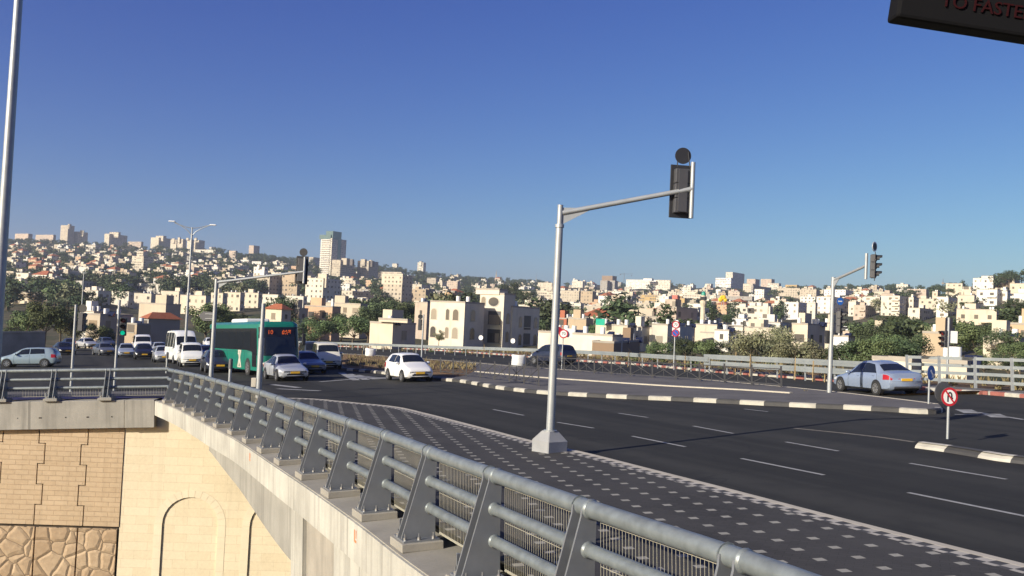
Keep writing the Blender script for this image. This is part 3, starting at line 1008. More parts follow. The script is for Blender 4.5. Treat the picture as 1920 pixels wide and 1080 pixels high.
bm_ = thing('concrete_beam', 'weathered grey concrete cap beam under the left end of the railing', 'beam', MWT)
bh = 1.16
mb = MB(); xr = wallpt(232, 770, -0.35)[0]; xr2 = wallpt(289, 770, -0.35)[0]
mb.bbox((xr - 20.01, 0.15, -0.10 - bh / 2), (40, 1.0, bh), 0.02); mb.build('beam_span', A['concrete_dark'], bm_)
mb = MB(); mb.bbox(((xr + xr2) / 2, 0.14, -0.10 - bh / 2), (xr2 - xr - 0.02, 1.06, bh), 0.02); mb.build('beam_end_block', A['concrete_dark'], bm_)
hm = MB()
for i in range(16):
    hm.cyl((xr - 0.5 - 0.95 * i + rng.uniform(-.12, .12), -0.352, -0.78), (xr - 0.5 - 0.95 * i, -0.346, -0.78), 0.025, n=8)
hm.build('formwork_hole', A['joint'], bm_)

# ------------------------------------------------------------------ pipe railing
POSTM = {}


def post_meshes():
    """local frame: x along the railing, y outwards, z up"""
    prof = [(-0.04, 0.0), (-0.04, 0.55), (-0.06, 0.98), (-0.085, 1.09), (-0.075, 1.17), (-0.04, 1.12), (0.0, 1.072), (0.04, 1.075), (0.075, 1.13), (0.09, 1.13), (0.10, 1.05), (0.43, 0.02), (0.43, 0.0)]
    m1 = MB()
    m1.prism(prof, -0.012, 0.012, axis='x')
    pl = m1.mesh('plate', [A['post_grey']], 30)
    m2 = MB(); m2.bbox((0, 0.19, -0.055), (0.56, 0.58, 0.115), 0.012)
    pn = m2.mesh('plinth', [A['concrete_top']])
    m3 = MB(); m3.box((0, 0.19, 0.012), (0.46, 0.50, 0.024)); bp = m3.mesh('base_plate', [A['post_grey']])
    m4 = MB(); m4.box((0, 0, 0.17), (0.02, 0.06, 0.33)); m4.box((0.03, 0.0, 0.17), (0.05, 0.02, 0.33)); bk = m4.mesh('bracket', [A['post_grey']])
    m5 = MB(); m5.cyl((0, 0, 0.0), (0, 0, 0.085), 0.012, n=8); m5.cyl((0, 0, 0.0), (0, 0, 0.035), 0.026, n=6); bo = m5.mesh('bolt', [A['bolt']], 40)
    cl = []
    for rr in (.092, .076):
        m6 = MB()
        m6.tube([(.098, 0, 0), (.108, 0, 0), (.125, 0, 0)], [rr + .004, rr + .002, rr - .009], 14)
        cl.append(m6.mesh('collar', [A['galv']], 50))
    return pl, pn, bp, bk, bo, cl[0], cl[1]


POST = post_meshes()


def add_post(parent, M):
    po = thing('post', None, None)
    po.parent = parent; po.matrix_local = M
    for s in (-1, 1):
        put('plate', POST[0], po, T(s * 0.085, 0, 0.024))
    for zz, rr in ((1.135, .094), (0.765, .077), (0.405, .077)):
        put('collar', POST[5 if rr > .09 else 6], po, T(0, 0.0 if zz > 1 else 0.03, zz))
        put('collar', POST[5 if rr > .09 else 6], po, T(0, 0.0 if zz > 1 else 0.03, zz) @ RZ(math.pi))
    put('plinth', POST[1], po, T(0, 0, 0)); put('base_plate', POST[2], po, T(0, 0, 0.002))
    put('bracket', POST[3], po, T(0.2, 0.05, 0.026)); put('bracket', POST[3], po, T(0.2, 0.34, 0.026) @ Matrix.Diagonal((1, 1, 0.62, 1)))
    for bx, by in ((0.16, 0.40), (-0.16, 0.40), (0.2, 0.22), (-0.2, 0.22), (-0.2, 0.02)):
        put('bolt', POST[4], po, T(bx, by, 0.026))
    return po


PIPES = ((0.0, 1.15, 0.082), (0.0, 0.78, 0.066), (0.0, 0.42, 0.066))
rg = thing('pipe_railing', 'long galvanised pipe railing with tapered twin-plate posts along the bridge edge', 'railing', MG)
for yy, zz, r in PIPES:
    pts = []
    for u in np.linspace(0.0, rail.L, int(rail.L / 0.5)):
        q = rail.off(u, yy + (0.0 if zz > 1 else 0.03)); pts.append((q.x, q.y, zz))
    MB().tube(pts, r, 14).build('pipe_rail', A['galv'], rg, smooth=50)
fine_u = np.linspace(0, rail.L, 4000)
ua = min(fine_u, key=lambda u: (rail.at(u) - Vector(G(1099, 951, RAILH)[:2])).length); ub = min(fine_u, key=lambda u: (rail.at(u) - Vector(G(929, 890, RAILH)[:2])).length)
PSP = abs(ua - ub)
PSP = 2.0 if not 1.6 < PSP < 2.5 else PSP
plist = []
u = ua
while u < rail.L - 0.3: plist.append(u); u += PSP
u = ua - PSP
while u > 0.45: plist.insert(0, u); u -= PSP
for u in plist:
    q = rail.at(u); t = rail.tan(u)
    # x along the railing, y outwards (to the right of travel)
    M = Matrix(((-t.x, t.y, 0, q.x), (-t.y, -t.x, 0, q.y), (0, 0, 1, 0.015), (0, 0, 0, 1)))
    add_post(rg, M)
for i in range(len(plist) - 1):
    a, b = plist[i] + 0.12, plist[i + 1] - 0.12
    mid = rail.at((a + b) / 2); near = mid.length < 17
    mb = MB(); st = 0.052 if near else 0.11
    for k in range(int((b - a) / st) + 1):
        q = rail.off(a + k * st, -0.09); w = 0.0028 if near else 0.004
        mb.cyl((q.x, q.y, 0.10), (q.x, q.y, 1.06), w, n=4, caps=False)
    for zz in (0.10, 0.36, 0.40, 0.62, 0.66, 1.02, 1.06):
        p_ = [rail.off(x, -0.095) for x in np.linspace(a, b, 4)]
        mb.tube([(q.x, q.y, zz) for q in p_], 0.004, 4)
    p_ = [rail.off(x, -0.095) for x in np.linspace(a, b, 4)]
    mb.tube([(q.x, q.y, 0.085) for q in p_], 0.014, 5)
    mb.build('mesh_panel', A['wire'], rg, fix=False)
# left stretch at the abutment
rg2 = thing('pipe_railing', 'short galvanised pipe railing on the grey cap beam above the tan wall', 'railing', MWT)
for yy, zz, r in PIPES:
    MB().tube([(-0.02, 0, zz), (-5, 0, zz), (-12, 0, zz), (-30, 0, zz)], r, 12).build('pipe_rail', A['galv'], rg2, smooth=50)
xs = [wallpt(px, 720)[0] for px in (205, 104, 10)]
xs += [xs[-1] - 2.15 * (i + 1) for i in range(6)]
for x in xs:
    add_post(rg2, Matrix(((-1, 0, 0, x), (0, -1, 0, 0), (0, 0, 1, 0.015), (0, 0, 0, 1))))
for a, b in zip([0.0] + xs, xs):
    mb = MB()
    for k in range(int((a - b - 0.24) / 0.11) + 1):
        mb.cyl((a - 0.12 - k * 0.11, 0.09, 0.06), (a - 0.12 - k * 0.11, 0.09, 0.40), 0.004, n=4, caps=False)
    for zz in (0.06, 0.40): mb.box(((a + b) / 2, 0.095, zz), (a - b - 0.24, 0.01, 0.012))
    mb.build('mesh_panel', A['wire'], rg2, fix=False)
# paved strip behind that railing
mb = MB(); q0 = MGI @ (MWT @ Vector((0.6, 0.2, 0))); q1 = MGI @ (MWT @ Vector((-70, 0.2, 0)))
mb.v = [(q0.x, q0.y, 0.02), (q0.x - 0.3, q0.y + 3.2, 0.02), (q1.x, q1.y + 4, 0.02), (q1.x, q1.y, 0.02)]; mb.f = [(0, 1, 2, 3)]; mb.m = [0]
tag(mb.build('left_pavement', A['paving_plain'], M=MG, fix=False), kind='structure')
# ------------------------------------------------------------------ traffic lights, signs, lamps
def up_at(g, yaw=0.0):
    """upright frame on a ground point"""
    return Matrix.Translation(W(g)) @ RZ(yaw)


def signal_head(root, M, backboard=True, lit=None, name='signal_head', s=1.0):
    """faces -y; origin at its centre, 1.05 m tall; child of root"""
    h = MB()
    for k in (-1, 0, 1): h.bbox((0, 0.02, k * 0.335 * s), (0.34 * s, 0.2, 0.33 * s), 0.02)
    h.box((0, 0.13, 0), (0.20 * s, 0.05, 0.95 * s))
    o = h.build(name, A['black_grey'], root, M)
    if backboard:
        b = MB(); b.bbox((0, -0.03, 0), (0.50 * s, 0.03, 1.2 * s), 0.01); b.build('backboard', A['black'], o)
        c = MB()
        c.cyl((-0.27 * s, -0.03, .25), (-0.24 * s, -0.03, .25), 0.04, n=8)
        c.build('clip', A['black'], o)
    for k in (1, 0, -1):
        ln = MB(); ln.ell((0, -0.09, k * 0.335 * s), (0.12 * s, 0.025, 0.12 * s))
        ln.build('lens', A['green_lamp'] if (lit == 'green' and k == -1) else (A['red_lens'] if k == 1 else A['lens_off']), o, smooth=60)
        v = MB(); n = 14; vs = []
        for i in range(n + 1):
            a = math.pi * (-0.12 + 1.24 * i / n)
            for rr, y in ((0.145 * s, -0.08), (0.145 * s, -0.30 if 0.2 < i / n < 0.8 else -0.2), (0.137 * s, -0.30 if 0.2 < i / n < 0.8 else -0.2), (0.137 * s, -0.08)):
                vs.append((rr * math.cos(a), y, k * 0.335 * s + rr * math.sin(a)))
        fs = [(i * 4 + j, i * 4 + (j + 1) % 4, i * 4 + 4 + (j + 1) % 4, i * 4 + 4 + j) for i in range(n) for j in range(4)]
        v.add(vs, fs); v.build('visor', A['black'], o)
    return o


def disc_sign(root, M, r, face=None, rim=None, name='sign_disc', back='sign_back', glyph=None):
    """round plate facing -y"""
    b = MB(); b.cyl((0, 0.0, 0), (0, 0.02, 0), r, n=28)
    o = b.build(name, A[back], root, M, smooth=40)
    if face:
        f = MB(); f.cyl((0, -0.004, 0), (0, 0.0, 0), r * 0.985, n=28); f.build('sign_face', A[rim or face], o, smooth=40)
        if rim:
            f = MB(); f.cyl((0, -0.007, 0), (0, -0.004, 0), r * 0.74, n=28); f.build('sign_field', A[face], o, smooth=40)
    if glyph: glyph(o, r)
    return o


def bar_sign(o, r):
    g = MB(); g.box((0.02 * r, -0.0095, 0), (1.1 * r, 0.005, 0.26 * r))
    g.add([(-0.75 * r, -0.012, 0), (-0.40 * r, -0.012, 0.30 * r), (-0.40 * r, -0.012, -0.30 * r)], [(0, 1, 2)])
    g.build('arrow_mark', A['white'], o)


def slash_sign(o, r):
    g = MB(); g.box((0, -0.0095, 0), (1.5 * r, 0.005, 0.22 * r), M=RY(rad(45))); g.build('slash_mark', A['red_sign'], o)


def down_arrow(o, r):
    g = MB(); g.box((0.05 * r, -0.0095, 0.1 * r), (0.9 * r, 0.005, 0.2 * r), M=RY(rad(45)))
    g.add([(0.62 * r, -0.011, -0.62 * r), (0.62 * r, -0.011, 0.0), (0.0, -0.011, -0.62 * r)], [(0, 1, 2)]); g.build('arrow_mark', A['white'], o)


def seventy(o, r):
    g = text_mb('70', r * 0.95, 0.003)
    g.build('numerals', A['black'], o, T(0, -0.0095, 0) @ RX(rad(90)))


def uturn(o, r):
    g = MB(); pts = [(0.24 * r, -0.0, -0.48 * r), (0.24 * r, 0, 0.12 * r)]
    w = 0.085 * r; y = -0.0115
    def bar(a, b, ww):
        a, b = Vector((a[0], 0, a[1])), Vector((b[0], 0, b[1])); t = (b - a).normalized(); n = Vector((t.z, 0, -t.x)) * ww
        g.add([a - n + Vector((0, y, 0)), b - n + Vector((0, y, 0)), b + n + Vector((0, y, 0)), a + n + Vector((0, y, 0))], [(0, 1, 2, 3)])
    bar((-0.22 * r, -0.52 * r), (-0.22 * r, 0.16 * r), w)
    bar((0.22 * r, -0.10 * r), (0.22 * r, 0.16 * r), w)
    n = 10
    for i in range(n):
        a0, a1 = math.pi * i / n, math.pi * (i + 1) / n
        bar((0.22 * r * math.cos(a0), 0.15 * r + 0.30 * r * math.sin(a0)), (0.22 * r * math.cos(a1), 0.15 * r + 0.30 * r * math.sin(a1)), w)
    g.add([(0.0, y, -0.08 * r), (0.44 * r, y, -0.08 * r), (0.22 * r, y, -0.42 * r)], [(0, 1, 2)])
    g.build('arrow_mark', A['black'], o, uv=False, fix=False)
    s = MB(); s.box((0, -0.0155, 0), (1.55 * r, 0.005, 0.16 * r), M=RY(rad(50))); s.build('slash_mark', A['red_sign'], o)


def pole(root, h, r0, r1, name='pole', m='galv_pole', z0=0.0):
    b = MB(); b.cyl((0, 0, z0), (0, 0, h), r0, r1, 16); b.cyl((0, 0, h), (0, 0, h + 0.02), r1 * 1.08, n=16)
    return b.build(name, A[m], root, smooth=40)


# the big signal over the sidewalk, seen from behind
sg = thing('traffic_light', 'big grey overhanging traffic light on a concrete block on the near sidewalk', 'traffic light', up_at(G(1030, 846, SWZ), rad(0)))
b = MB(); w, t_ = 0.285, 0.13
cx8 = [(-w + .02, -w), (w - .02, -w), (w, -w + .02), (w, w - .02), (w - .02, w), (-w + .02, w), (-w, w - .02), (-w, -w + .02)]
b.prism(cx8, -0.05, 0.24)
vs = [(x, y, 0.24) for x, y in cx8] + [(x * t_ / w, y * t_ / w, 0.45) for x, y in cx8]
b.add(vs, [(i, (i + 1) % 8, 8 + (i + 1) % 8, 8 + i) for i in range(8)] + [tuple(range(8, 16))])
b.build('concrete_base', mat_concrete('base_concrete', (0.30, 0.30, 0.30), False), sg, RZ(rad(38)))
b = MB(); b.cyl((0, 0, 0.44), (0, 0, 5.01), 0.094, 0.080, 20); b.cyl((0, 0, 4.98), (0, 0, 5.05), 0.103, n=20); b.cyl((0, 0, 0.44), (0, 0, 0.47), 0.15, n=20)
b.build('pole', A['galv_pole'], sg, smooth=40)
b = MB(); b.cyl((0, 0, 5.01), (0, 0, 5.47), 0.062, n=16); b.cyl((0, 0, 5.47), (0, 0, 5.485), 0.066, n=16); b.build('pole_top', A['galv_pole'], sg, smooth=40)
ax, az = 2.93, 5.31 + 2.93 * math.tan(rad(13))
b = MB(); b.cyl((0.05, 0, 5.31), (ax, 0, az), 0.058, 0.055, 14); b.build('arm', A['galv_pole'], sg, smooth=40)
b = MB(); b.prism([(0.05, 5.05), (0.05, 5.43), (0.42, 5.44), (0.68, 5.41)], -0.012, 0.012, axis='y'); b.build('gusset', A['galv_pole'], sg)
b = MB(); b.cyl((ax, 0.0, az - 0.66), (ax, 0.0, az + 0.60), 0.05, n=12); b.build('mount_post', A['galv_pole'], sg, smooth=40)
signal_head(sg, T(ax - 0.23, 0.12, az - 0.05) @ RZ(math.pi + rad(8)))
disc_sign(sg, T(ax - 0.21, 0.14, az + 0.76) @ RZ(math.pi + rad(6)), 0.185, None, name='sign_disc', back='black')
b = MB(); b.cyl((ax - 0.33, 0.13, az + 0.5), (ax - 0.33, 0.13, az + 0.7), 0.012, n=6); b.cyl((ax - 0.05, 0.1, az + 0.5), (ax - 0.10, 0.12, az + 0.85), 0.012, n=6); b.build('sign_bracket', A['black'], sg)

# the like one behind the railing to the left
dB = 38.5
gB = GD(398, dB, 0.0)
gB = Vector(((396 - CX) / FPX * dB, dB, 0.0))
sg = thing('traffic_light', 'grey overhanging traffic light seen from behind, behind the pipe railing near the green coach', 'traffic light', up_at(gB, rad(0)))
hB = (739 + 5 - 524) * dB / FPX
pole(sg, hB, 0.10, 0.075)
axB = 163 * dB / FPX; azB = hB - 0.12 + axB * math.tan(rad(9.6))
b = MB(); b.cyl((0.05, 0, hB - 0.12), (axB, 0, azB), 0.06, 0.055, 12); b.build('arm', A['galv_pole'], sg, smooth=40)
b = MB(); b.prism([(0.05, hB - 0.4), (0.05, hB - 0.03), (0.4, hB), (0.6, hB - 0.03)], -0.012, 0.012, axis='y'); b.build('gusset', A['galv_pole'], sg)
b = MB(); b.cyl((axB, 0, azB - 0.5), (axB, 0, azB + 0.62), 0.05, n=12); b.build('mount_post', A['galv_pole'], sg, smooth=40)
signal_head(sg, T(axB - 0.13, 0.12, azB + 0.06) @ RZ(math.pi + rad(4)))
disc_sign(sg, T(axB - 0.10, 0.14, azB + 0.83) @ RZ(math.pi), 0.17, None, back='black')
# arrow board on that pole
ab = thing('direction_sign', 'grey back of an arrow shaped direction board on the pole left of the coach', 'road sign', up_at(gB, rad(0)) @ T(0, 0.12, 0))
zA = (744 - 594) * dB / FPX
b = MB(); b.prism([(-0.12, zA - 0.19), (-0.12, zA + 0.19), (-0.52, zA + 0.20), (-0.72, zA), (-0.52, zA - 0.20)], 0.0, 0.025, axis='y'); b.build('board', A['sign_back'], ab)
b = MB(); b.box((-0.2, -0.02, zA + 0.1), (0.45, 0.04, 0.03)); b.box((-0.2, -0.02, zA - 0.1), (0.45, 0.04, 0.03)); b.build('bracket', A['galv_pole'], ab)

# right hand signal on the median
gC = G(1555, 736, IZ)
dC = gC.y
sg = thing('traffic_light', 'grey traffic light on the paved median beside the blue sedan, arm reaching right', 'traffic light', up_at(gC, 0))
hC = (736 - 521) * dC / FPX
pole(sg, hC, 0.10, 0.085)
e = P(1624, 498, dC - 2.3) - W(gC); va = Vector((e.x, e.y, 0))
b = MB(); b.cyl((0.03, -0.04, hC - 0.1), e, 0.062, 0.055, 12); b.build('arm', A['galv_pole'], sg, smooth=40)
b = MB(); yawC = math.atan2(va.y, va.x)
b.prism([(0.05, hC - 0.45), (0.05, hC - 0.02), (0.35, hC), (0.5, hC - 0.03)], -0.012, 0.012, axis='y', M=RZ(yawC)); b.build('gusset', A['galv_pole'], sg)
b = MB(); b.cyl(e + Vector((0, 0, -0.55)), e + Vector((0, 0, 0.5)), 0.06, n=12); b.build('mount_post', A['galv_pole'], sg, smooth=40)
signal_head(sg, T(e.x + 0.30, e.y - 0.06, e.z - 0.02) @ RZ(rad(68)), s=0.96)
disc_sign(sg, T(e.x + 0.30, e.y - 0.06, e.z + 0.78) @ RZ(rad(42)), 0.2, 'black', 'white', back='galv_pole')
signal_head(sg, T(0.32, -0.12, (736 - 604) * dC / FPX) @ RZ(rad(62)), s=0.96)
disc_sign(sg, T(0.28, -0.13, (736 - 565) * dC / FPX) @ RZ(rad(18)), 0.165, 'blue_sign', None, glyph=bar_sign)
b = MB(); b.bbox((-0.12, 0.05, (736 - 633) * dC / FPX), (0.2, 0.2, 0.55), 0.02); b.build('pedestrian_head', A['black'], sg)


def small_signal(px, py, d, top, label, headrow, hx, faces, lit=None, disc=True, panel=False, r=0.06):
    g = Vector(((px - CX) / FPX * d, d, 0)); base = HORIZ + CAMH * FPX / d
    o = thing('traffic_light', label, 'traffic light', up_at(g, 0))
    pole(o, (base - top) * d / FPX, r, r)
    z = (base - headrow) * d / FPX
    x = hx * d / FPX
    signal_head(o, T(x, 0.05, z) @ RZ(faces), lit=lit, s=0.85, backboard=False)
    b = MB(); b.cyl((0, 0, z), (x, 0.05, z), 0.02, n=6); b.build('bracket', A['black'], o)
    if disc: disc_sign(o, T(x, 0.05, z + 0.62) @ RZ(faces), 0.19, None, back='black')
    if panel:
        b = MB(); b.bbox((0.28, 0.05, z + 0.12), (0.42, 0.04, 0.62), 0.01); b.build('panel', A['white'], o)
    return o


small_signal(136, 700, 41.5, 572, 'slim pole with black round disc and signal head beside the left parked hatchback', 603, 12, math.pi)
small_signal(217, 700, 42.5, 563, 'slim pole with a lit green lamp in front of the queue of cars', 612, 9, rad(15), 'green', False)
small_signal(790, 664, 70, 590, 'signal with black disc seen from behind in front of the cream apartment house', 609, -6, math.pi)
small_signal(1772, 730, 46, 596, 'slim pole with black signal head and white panel near the right edge', 636, -7, rad(-70), None, False, True)
gq = Vector(((486 - CX) / FPX * 36, 36, 0))
o = thing('pole', 'bare galvanised pole in front of the coach front with a small box at its foot', 'pole', up_at(gq, 0))
pole(o, (HORIZ + CAMH * FPX / 36 - 570) * 36 / FPX, 0.095, 0.075)
b = MB(); b.cyl((0, 0, 0), (0, 0, 2.5), 0.115, n=16); b.build('lower_sleeve', A['galv_pole'], o, smooth=40)
b = MB(); b.bbox((-0.19, 0, 0.75), (0.2, 0.2, 0.36), 0.02); b.build('cable_box', A['kerb_cream'], o)

# no U-turn sign on the refuge, with another disc behind it
gS = G(1776.5, 823, IZ)
o = thing('road_sign', 'round red no U-turn sign on a short pole on the striped refuge', 'road sign', up_at(gS, 0))
pole(o, 1.22, 0.032, 0.032)
disc_sign(o, T(0, -0.04, 1.03) @ RZ(rad(12)), 0.232, 'white', 'red_sign', glyph=uturn)
disc_sign(o, T(-0.13, 0.06, 1.13) @ RZ(rad(-160)), 0.25, None)
gS = G(1741, 757, IZ)
o = thing('road_sign', 'round blue keep-right sign, turned aside, on the tip of the median', 'road sign', up_at(gS, 0))
pole(o, 1.15, 0.035, 0.035)
disc_sign(o, T(0.06, -0.02, 1.12) @ RZ(rad(38)), 0.27, 'blue_sign', None, glyph=down_arrow)
gS = G(1053, 693, IZ)
o = thing('road_sign', 'red ringed speed limit sign on a pole by the dark minivan', 'road sign', up_at(gS, 0))
dd = gS.y
pole(o, (693 - 612) * dd / FPX, 0.04, 0.04)
disc_sign(o, T(0.02, -0.05, (693 - 626) * dd / FPX), 0.31, 'white', 'red_sign', glyph=seventy)
disc_sign(o, T(-0.32, 0.08, (693 - 620) * dd / FPX) @ RZ(rad(20)), 0.25, 'red_sign', None)
b = MB(); b.box((0.42, 0.06, (693 - 624) * dd / FPX), (0.42, 0.03, 0.6)); b.build('back_plate', A['white'], o)
gS = G(1263, 690, 0.16); dd = gS.y
o = thing('road_sign', 'pole with red ringed sign above blue no-parking disc on the far kerb', 'road sign', up_at(gS, 0))
pole(o, (690 - 598) * dd / FPX, 0.045, 0.045)
disc_sign(o, T(0.02, -0.06, (690 - 609) * dd / FPX), 0.27, 'white', 'red_sign', glyph=seventy)
disc_sign(o, T(0.02, -0.06, (690 - 624.5) * dd / FPX), 0.27, 'blue_sign', 'red_sign', glyph=slash_sign)
b = MB(); b.box((0.06, -0.02, (690 - 622) * dd / FPX), (0.55, 0.02, 0.6)); b.build('back_plate', A['white'], o)
for px, top, base_, d, lb in ((431, 672, 714, 36.0, 'grey bollard with a rounded head behind the railing near the dark car'), (314, 660, 686, 60, 'thin grey bollard behind the railing corner')):
    g = Vector(((px - CX) / FPX * d, d, 0)); bb = HORIZ + CAMH * FPX / d
    h = (bb - top) * d / FPX
    o = thing('bollard', lb, 'bollard', up_at(g, 0))
    b = MB(); b.cyl((0, 0, 0), (0, 0, h - 0.25), 0.06, n=12); b.build('shaft', A['galv_pole'], o, smooth=40)
    b = MB(); b.cyl((0, 0, h - 0.4), (0, 0, h - 0.05), 0.085, 0.08, n=12); b.ell((0, 0, h - 0.05), (0.08, 0.08, 0.06)); b.build('head', A['sign_back'], o, smooth=40)

# street lamps
gL = Vector(((347 - CX) / FPX * 74, 74, 0))
o = thing('street_lamp', 'tall double-armed street lamp behind the white minibus', 'street lamp', up_at(gL, rad(8)))
bb = HORIZ + CAMH * FPX / 74; hL = (bb - 440) * 74 / FPX
pole(o, hL, 0.13, 0.07)
for s, lbl in ((-1, 0), (1, 0)):
    pts = [(0, 0, hL - 0.1)] + [(s * 1.45 * t, 0, hL - 0.1 + 0.95 * t ** 0.6 + (0.15 if s < 0 else 0.05) * t) for t in (0.2, 0.4, 0.6, 0.8, 1.0)]
    b = MB(); b.tube(pts, 0.035, 6); b.tube([(0, 0, hL + 0.55), (s * 0.5, 0, hL + 0.62), (s * 1.4, 0, hL + 0.9)], 0.03, 6); b.build('arm', A['galv_pole'], o, smooth=50)
    b = MB(); zt_ = pts[-1][2]; b.bbox((s * 1.62, 0, zt_ + 0.02), (0.5, 0.22, 0.1), 0.03); b.build('lamp_head', A['white'], o)
b = MB(); b.cyl((0, 0, hL), (0, 0, hL + 0.62), 0.05, n=10); b.build('pole_top', A['galv_pole'], o, smooth=40)
dL = 42.0
gL = Vector(((-10 - CX) / FPX * dL, dL, 0))
o = thing('street_lamp', 'thick tall lamp mast rising out of the picture behind the left railing', 'street lamp', up_at(gL, 0))
pole(o, 21, 0.27, 0.17)
b = MB(); b.tube([(0, 0, 20.6), (0.7, 0.3, 21.4), (2.2, 0.6, 21.7)], 0.06, 8); b.build('arm', A['galv_pole'], o, smooth=50)
b = MB(); b.bbox((2.5, 0.65, 21.72), (0.8, 0.3, 0.14), 0.04); b.build('lamp_head', A['white'], o)
dL = 150.0
gL = Vector(((150 - CX) / FPX * dL, dL, -0.3))
o = thing('street_lamp', 'thin single lamp pole behind the trees on the left', 'street lamp', up_at(gL, 0))
pole(o, 12.6, 0.11, 0.07); b = MB(); b.bbox((0.2, 0, 12.65), (0.6, 0.2, 0.1), 0.03); b.build('lamp_head', A['galv_pole'], o)


# ------------------------------------------------------------------ fences and barriers on the far side
def x_fence(px, label, n):
    pth = Path(catmull(gp(px, IZ), 0.6))
    o = thing('pedestrian_fence', label, 'fence', MG)
    step = pth.L / n
    H = 0.95
    for i in range(n + 1):
        q = pth.at(step * i); b = MB(); b.box((q.x, q.y, IZ + H / 2), (0.075, 0.075, H)); b.box((q.x, q.y, IZ + H + 0.02), (0.09, 0.09, 0.03)); b.build('post', A['fence'], o)
    for i in range(n):
        a, c = pth.at(step * i), pth.at(step * (i + 1)); b = MB()
        for z in (0.12, H - 0.1): b.cyl((a.x, a.y, IZ + z), (c.x, c.y, IZ + z), 0.026, n=5)
        b.cyl((a.x, a.y, IZ + 0.12), (c.x, c.y, IZ + H - 0.1), 0.02, n=5); b.cyl((a.x, a.y, IZ + H - 0.1), (c.x, c.y, IZ + 0.12), 0.02, n=5)
        m = a.lerp(c, 0.5); b.cyl((m.x, m.y, IZ + 0.14), (m.x, m.y, IZ + 0.85), 0.014, n=5)
        b.build('cross_panel', A['fence'], o)


A['fence'] = simple('fence_paint', (0.062, 0.06, 0.062), 0.6, 0.2, 0.1)
x_fence([(985, 689.5), (1050, 695), (1160, 704), (1276, 712), (1370, 719), (1465, 726)], 'dark fence with crossed panels along the back edge of the paved median', 13)
x_fence([(826, 700), (870, 705), (920, 711), (965, 717), (1010, 724)], 'short dark fence with crossed panels near the white hatchback', 7)


A['barrier'] = simple('barrier_steel', (0.25, 0.272, 0.275), 0.5, 0.25, 0.16, 0.8)


def beam_rail(px, label, rows=(0.72,), n_sp=2.0, z=0.0):
    pth = Path(catmull(gp(px, z), 1.0))
    o = thing('crash_barrier', label, 'guard rail', MG)
    prof = [(0, -0.155), (-0.05, -0.13), (-0.05, -0.05), (0.02, 0.0), (-0.05, 0.05), (-0.05, 0.13), (0, 0.155)]
    for r in rows:
        b = MB(); sweep(pth, 0, pth.L, [(a + 0.08, z + r + c) for a, c in prof] + [(0.09, z + r + 0.155), (0.09, z + r - 0.155)], b, 1.0)
        b.build('beam', A['barrier'], o, smooth=30)
    k = min(95, int(pth.L / n_sp)); top = max(rows) + 0.1
    for i in range(k + 1):
        q = pth.at(pth.L * i / k); b = MB(); b.box((q.x, q.y, z + top / 2 - 0.3), (0.07, 0.10, top + 0.6)); b.build('post', A['galv_pole'], o)
    return pth


beam_rail([(560, 650), (640, 653.5), (720, 658), (800, 662), (900, 667), (990, 671), (1110, 678), (1230, 688), (1330, 697)], 'long single-beam crash barrier along the far road past the apartment house', (0.80,), 2.6, 0.1)
beam_rail([(1322, 696), (1400, 702), (1480, 708), (1560, 714.5), (1625, 720)], 'double-beam crash barrier between the bushes and the blue sedan', (0.55, 0.98), 2.4, 0.1)
hp = gp([(1700, 722), (1780, 727), (1850, 731), (1925, 736)], 0.1)
hp.append(hp[-1] + (hp[-1] - hp[-2]).normalized() * 12)
pth = Path(catmull(hp, 1.0))
o = thing('bridge_railing', 'tall four-bar metal railing behind the right signal pole', 'railing', MG)
for z in (0.45, 0.80, 1.15, 1.5):
    b = MB(); sweep(pth, 0, pth.L, [(0.04, z - 0.07), (0.04, z + 0.07), (-0.04, z + 0.07), (-0.04, z - 0.07), (0.04, z - 0.07)], b, 1.5); b.build('bar', A['barrier'], o)
k = int(pth.L / 1.8)
for i in range(k + 1):
    q = pth.at(pth.L * i / k); b = MB(); b.box((q.x, q.y - 0.08, 0.8), (0.10, 0.12, 1.6)); b.build('post', A['galv_pole'], o)

# white sacks of soil, retaining wall on the left
for px, py, s, lb in ((694, 669, 0.62, 'white bulk sack of soil on the planting bed behind the white hatchback'), (972, 687, 0.62, 'white bulk sack with orange soil on top beside the dark minivan')):
    g = G(px, py, IZ); o = thing('bulk_sack', lb, 'sack', up_at(g, rad(20)))
    b = MB(); n = 20; vs = []
    for j, (z, r) in enumerate(((0, .40), (.1, .47), (.35, .5), (.62, .47), (.8, .50), (.86, .46), (.80, .40))):
        for i in range(n):
            a = 2 * math.pi * i / n; sq = 1 / max(abs(math.cos(a)), abs(math.sin(a))) ** 0.55
            rr = r * sq * (1 + 0.07 * math.sin(5 * a + j * 1.7)); vs.append((rr * math.cos(a), rr * math.sin(a), z))
    b.add(vs, [(j * n + i, j * n + (i + 1) % n, (j + 1) * n + (i + 1) % n, (j + 1) * n + i) for j in range(6) for i in range(n)]); b.build('bag', A['white'], o, smooth=60)
    b = MB(); b.ell((0, 0, 0.78), (0.42, 0.42, 0.14)); b.build('soil', A['soil'], o, smooth=60)
g = Vector(((86 - CX) / FPX * 92, 92, 0)); dv = Vector((-0.70, -0.71, 0)); g2 = g + dv * 34
b = MB(); nrm = Vector((-0.71, 0.70, 0)) * 0.5
vs = [];
for q, h in ((g, 2.62), (g2, 2.45)):
    for s in (0, 1):
        for z in (-0.3, h): vs.append(tuple(q + nrm * s + Vector((0, 0, z))))
b.add(vs, [(0, 1, 3, 2), (4, 6, 7, 5), (0, 4, 5, 1), (2, 3, 7, 6), (1, 5, 7, 3)])
o = thing('retaining_wall', 'pale plain retaining wall behind the light blue hatchback', 'wall', MG)
b.build('wall_body', A['concrete_top'], o)
b = MB(); vs = []
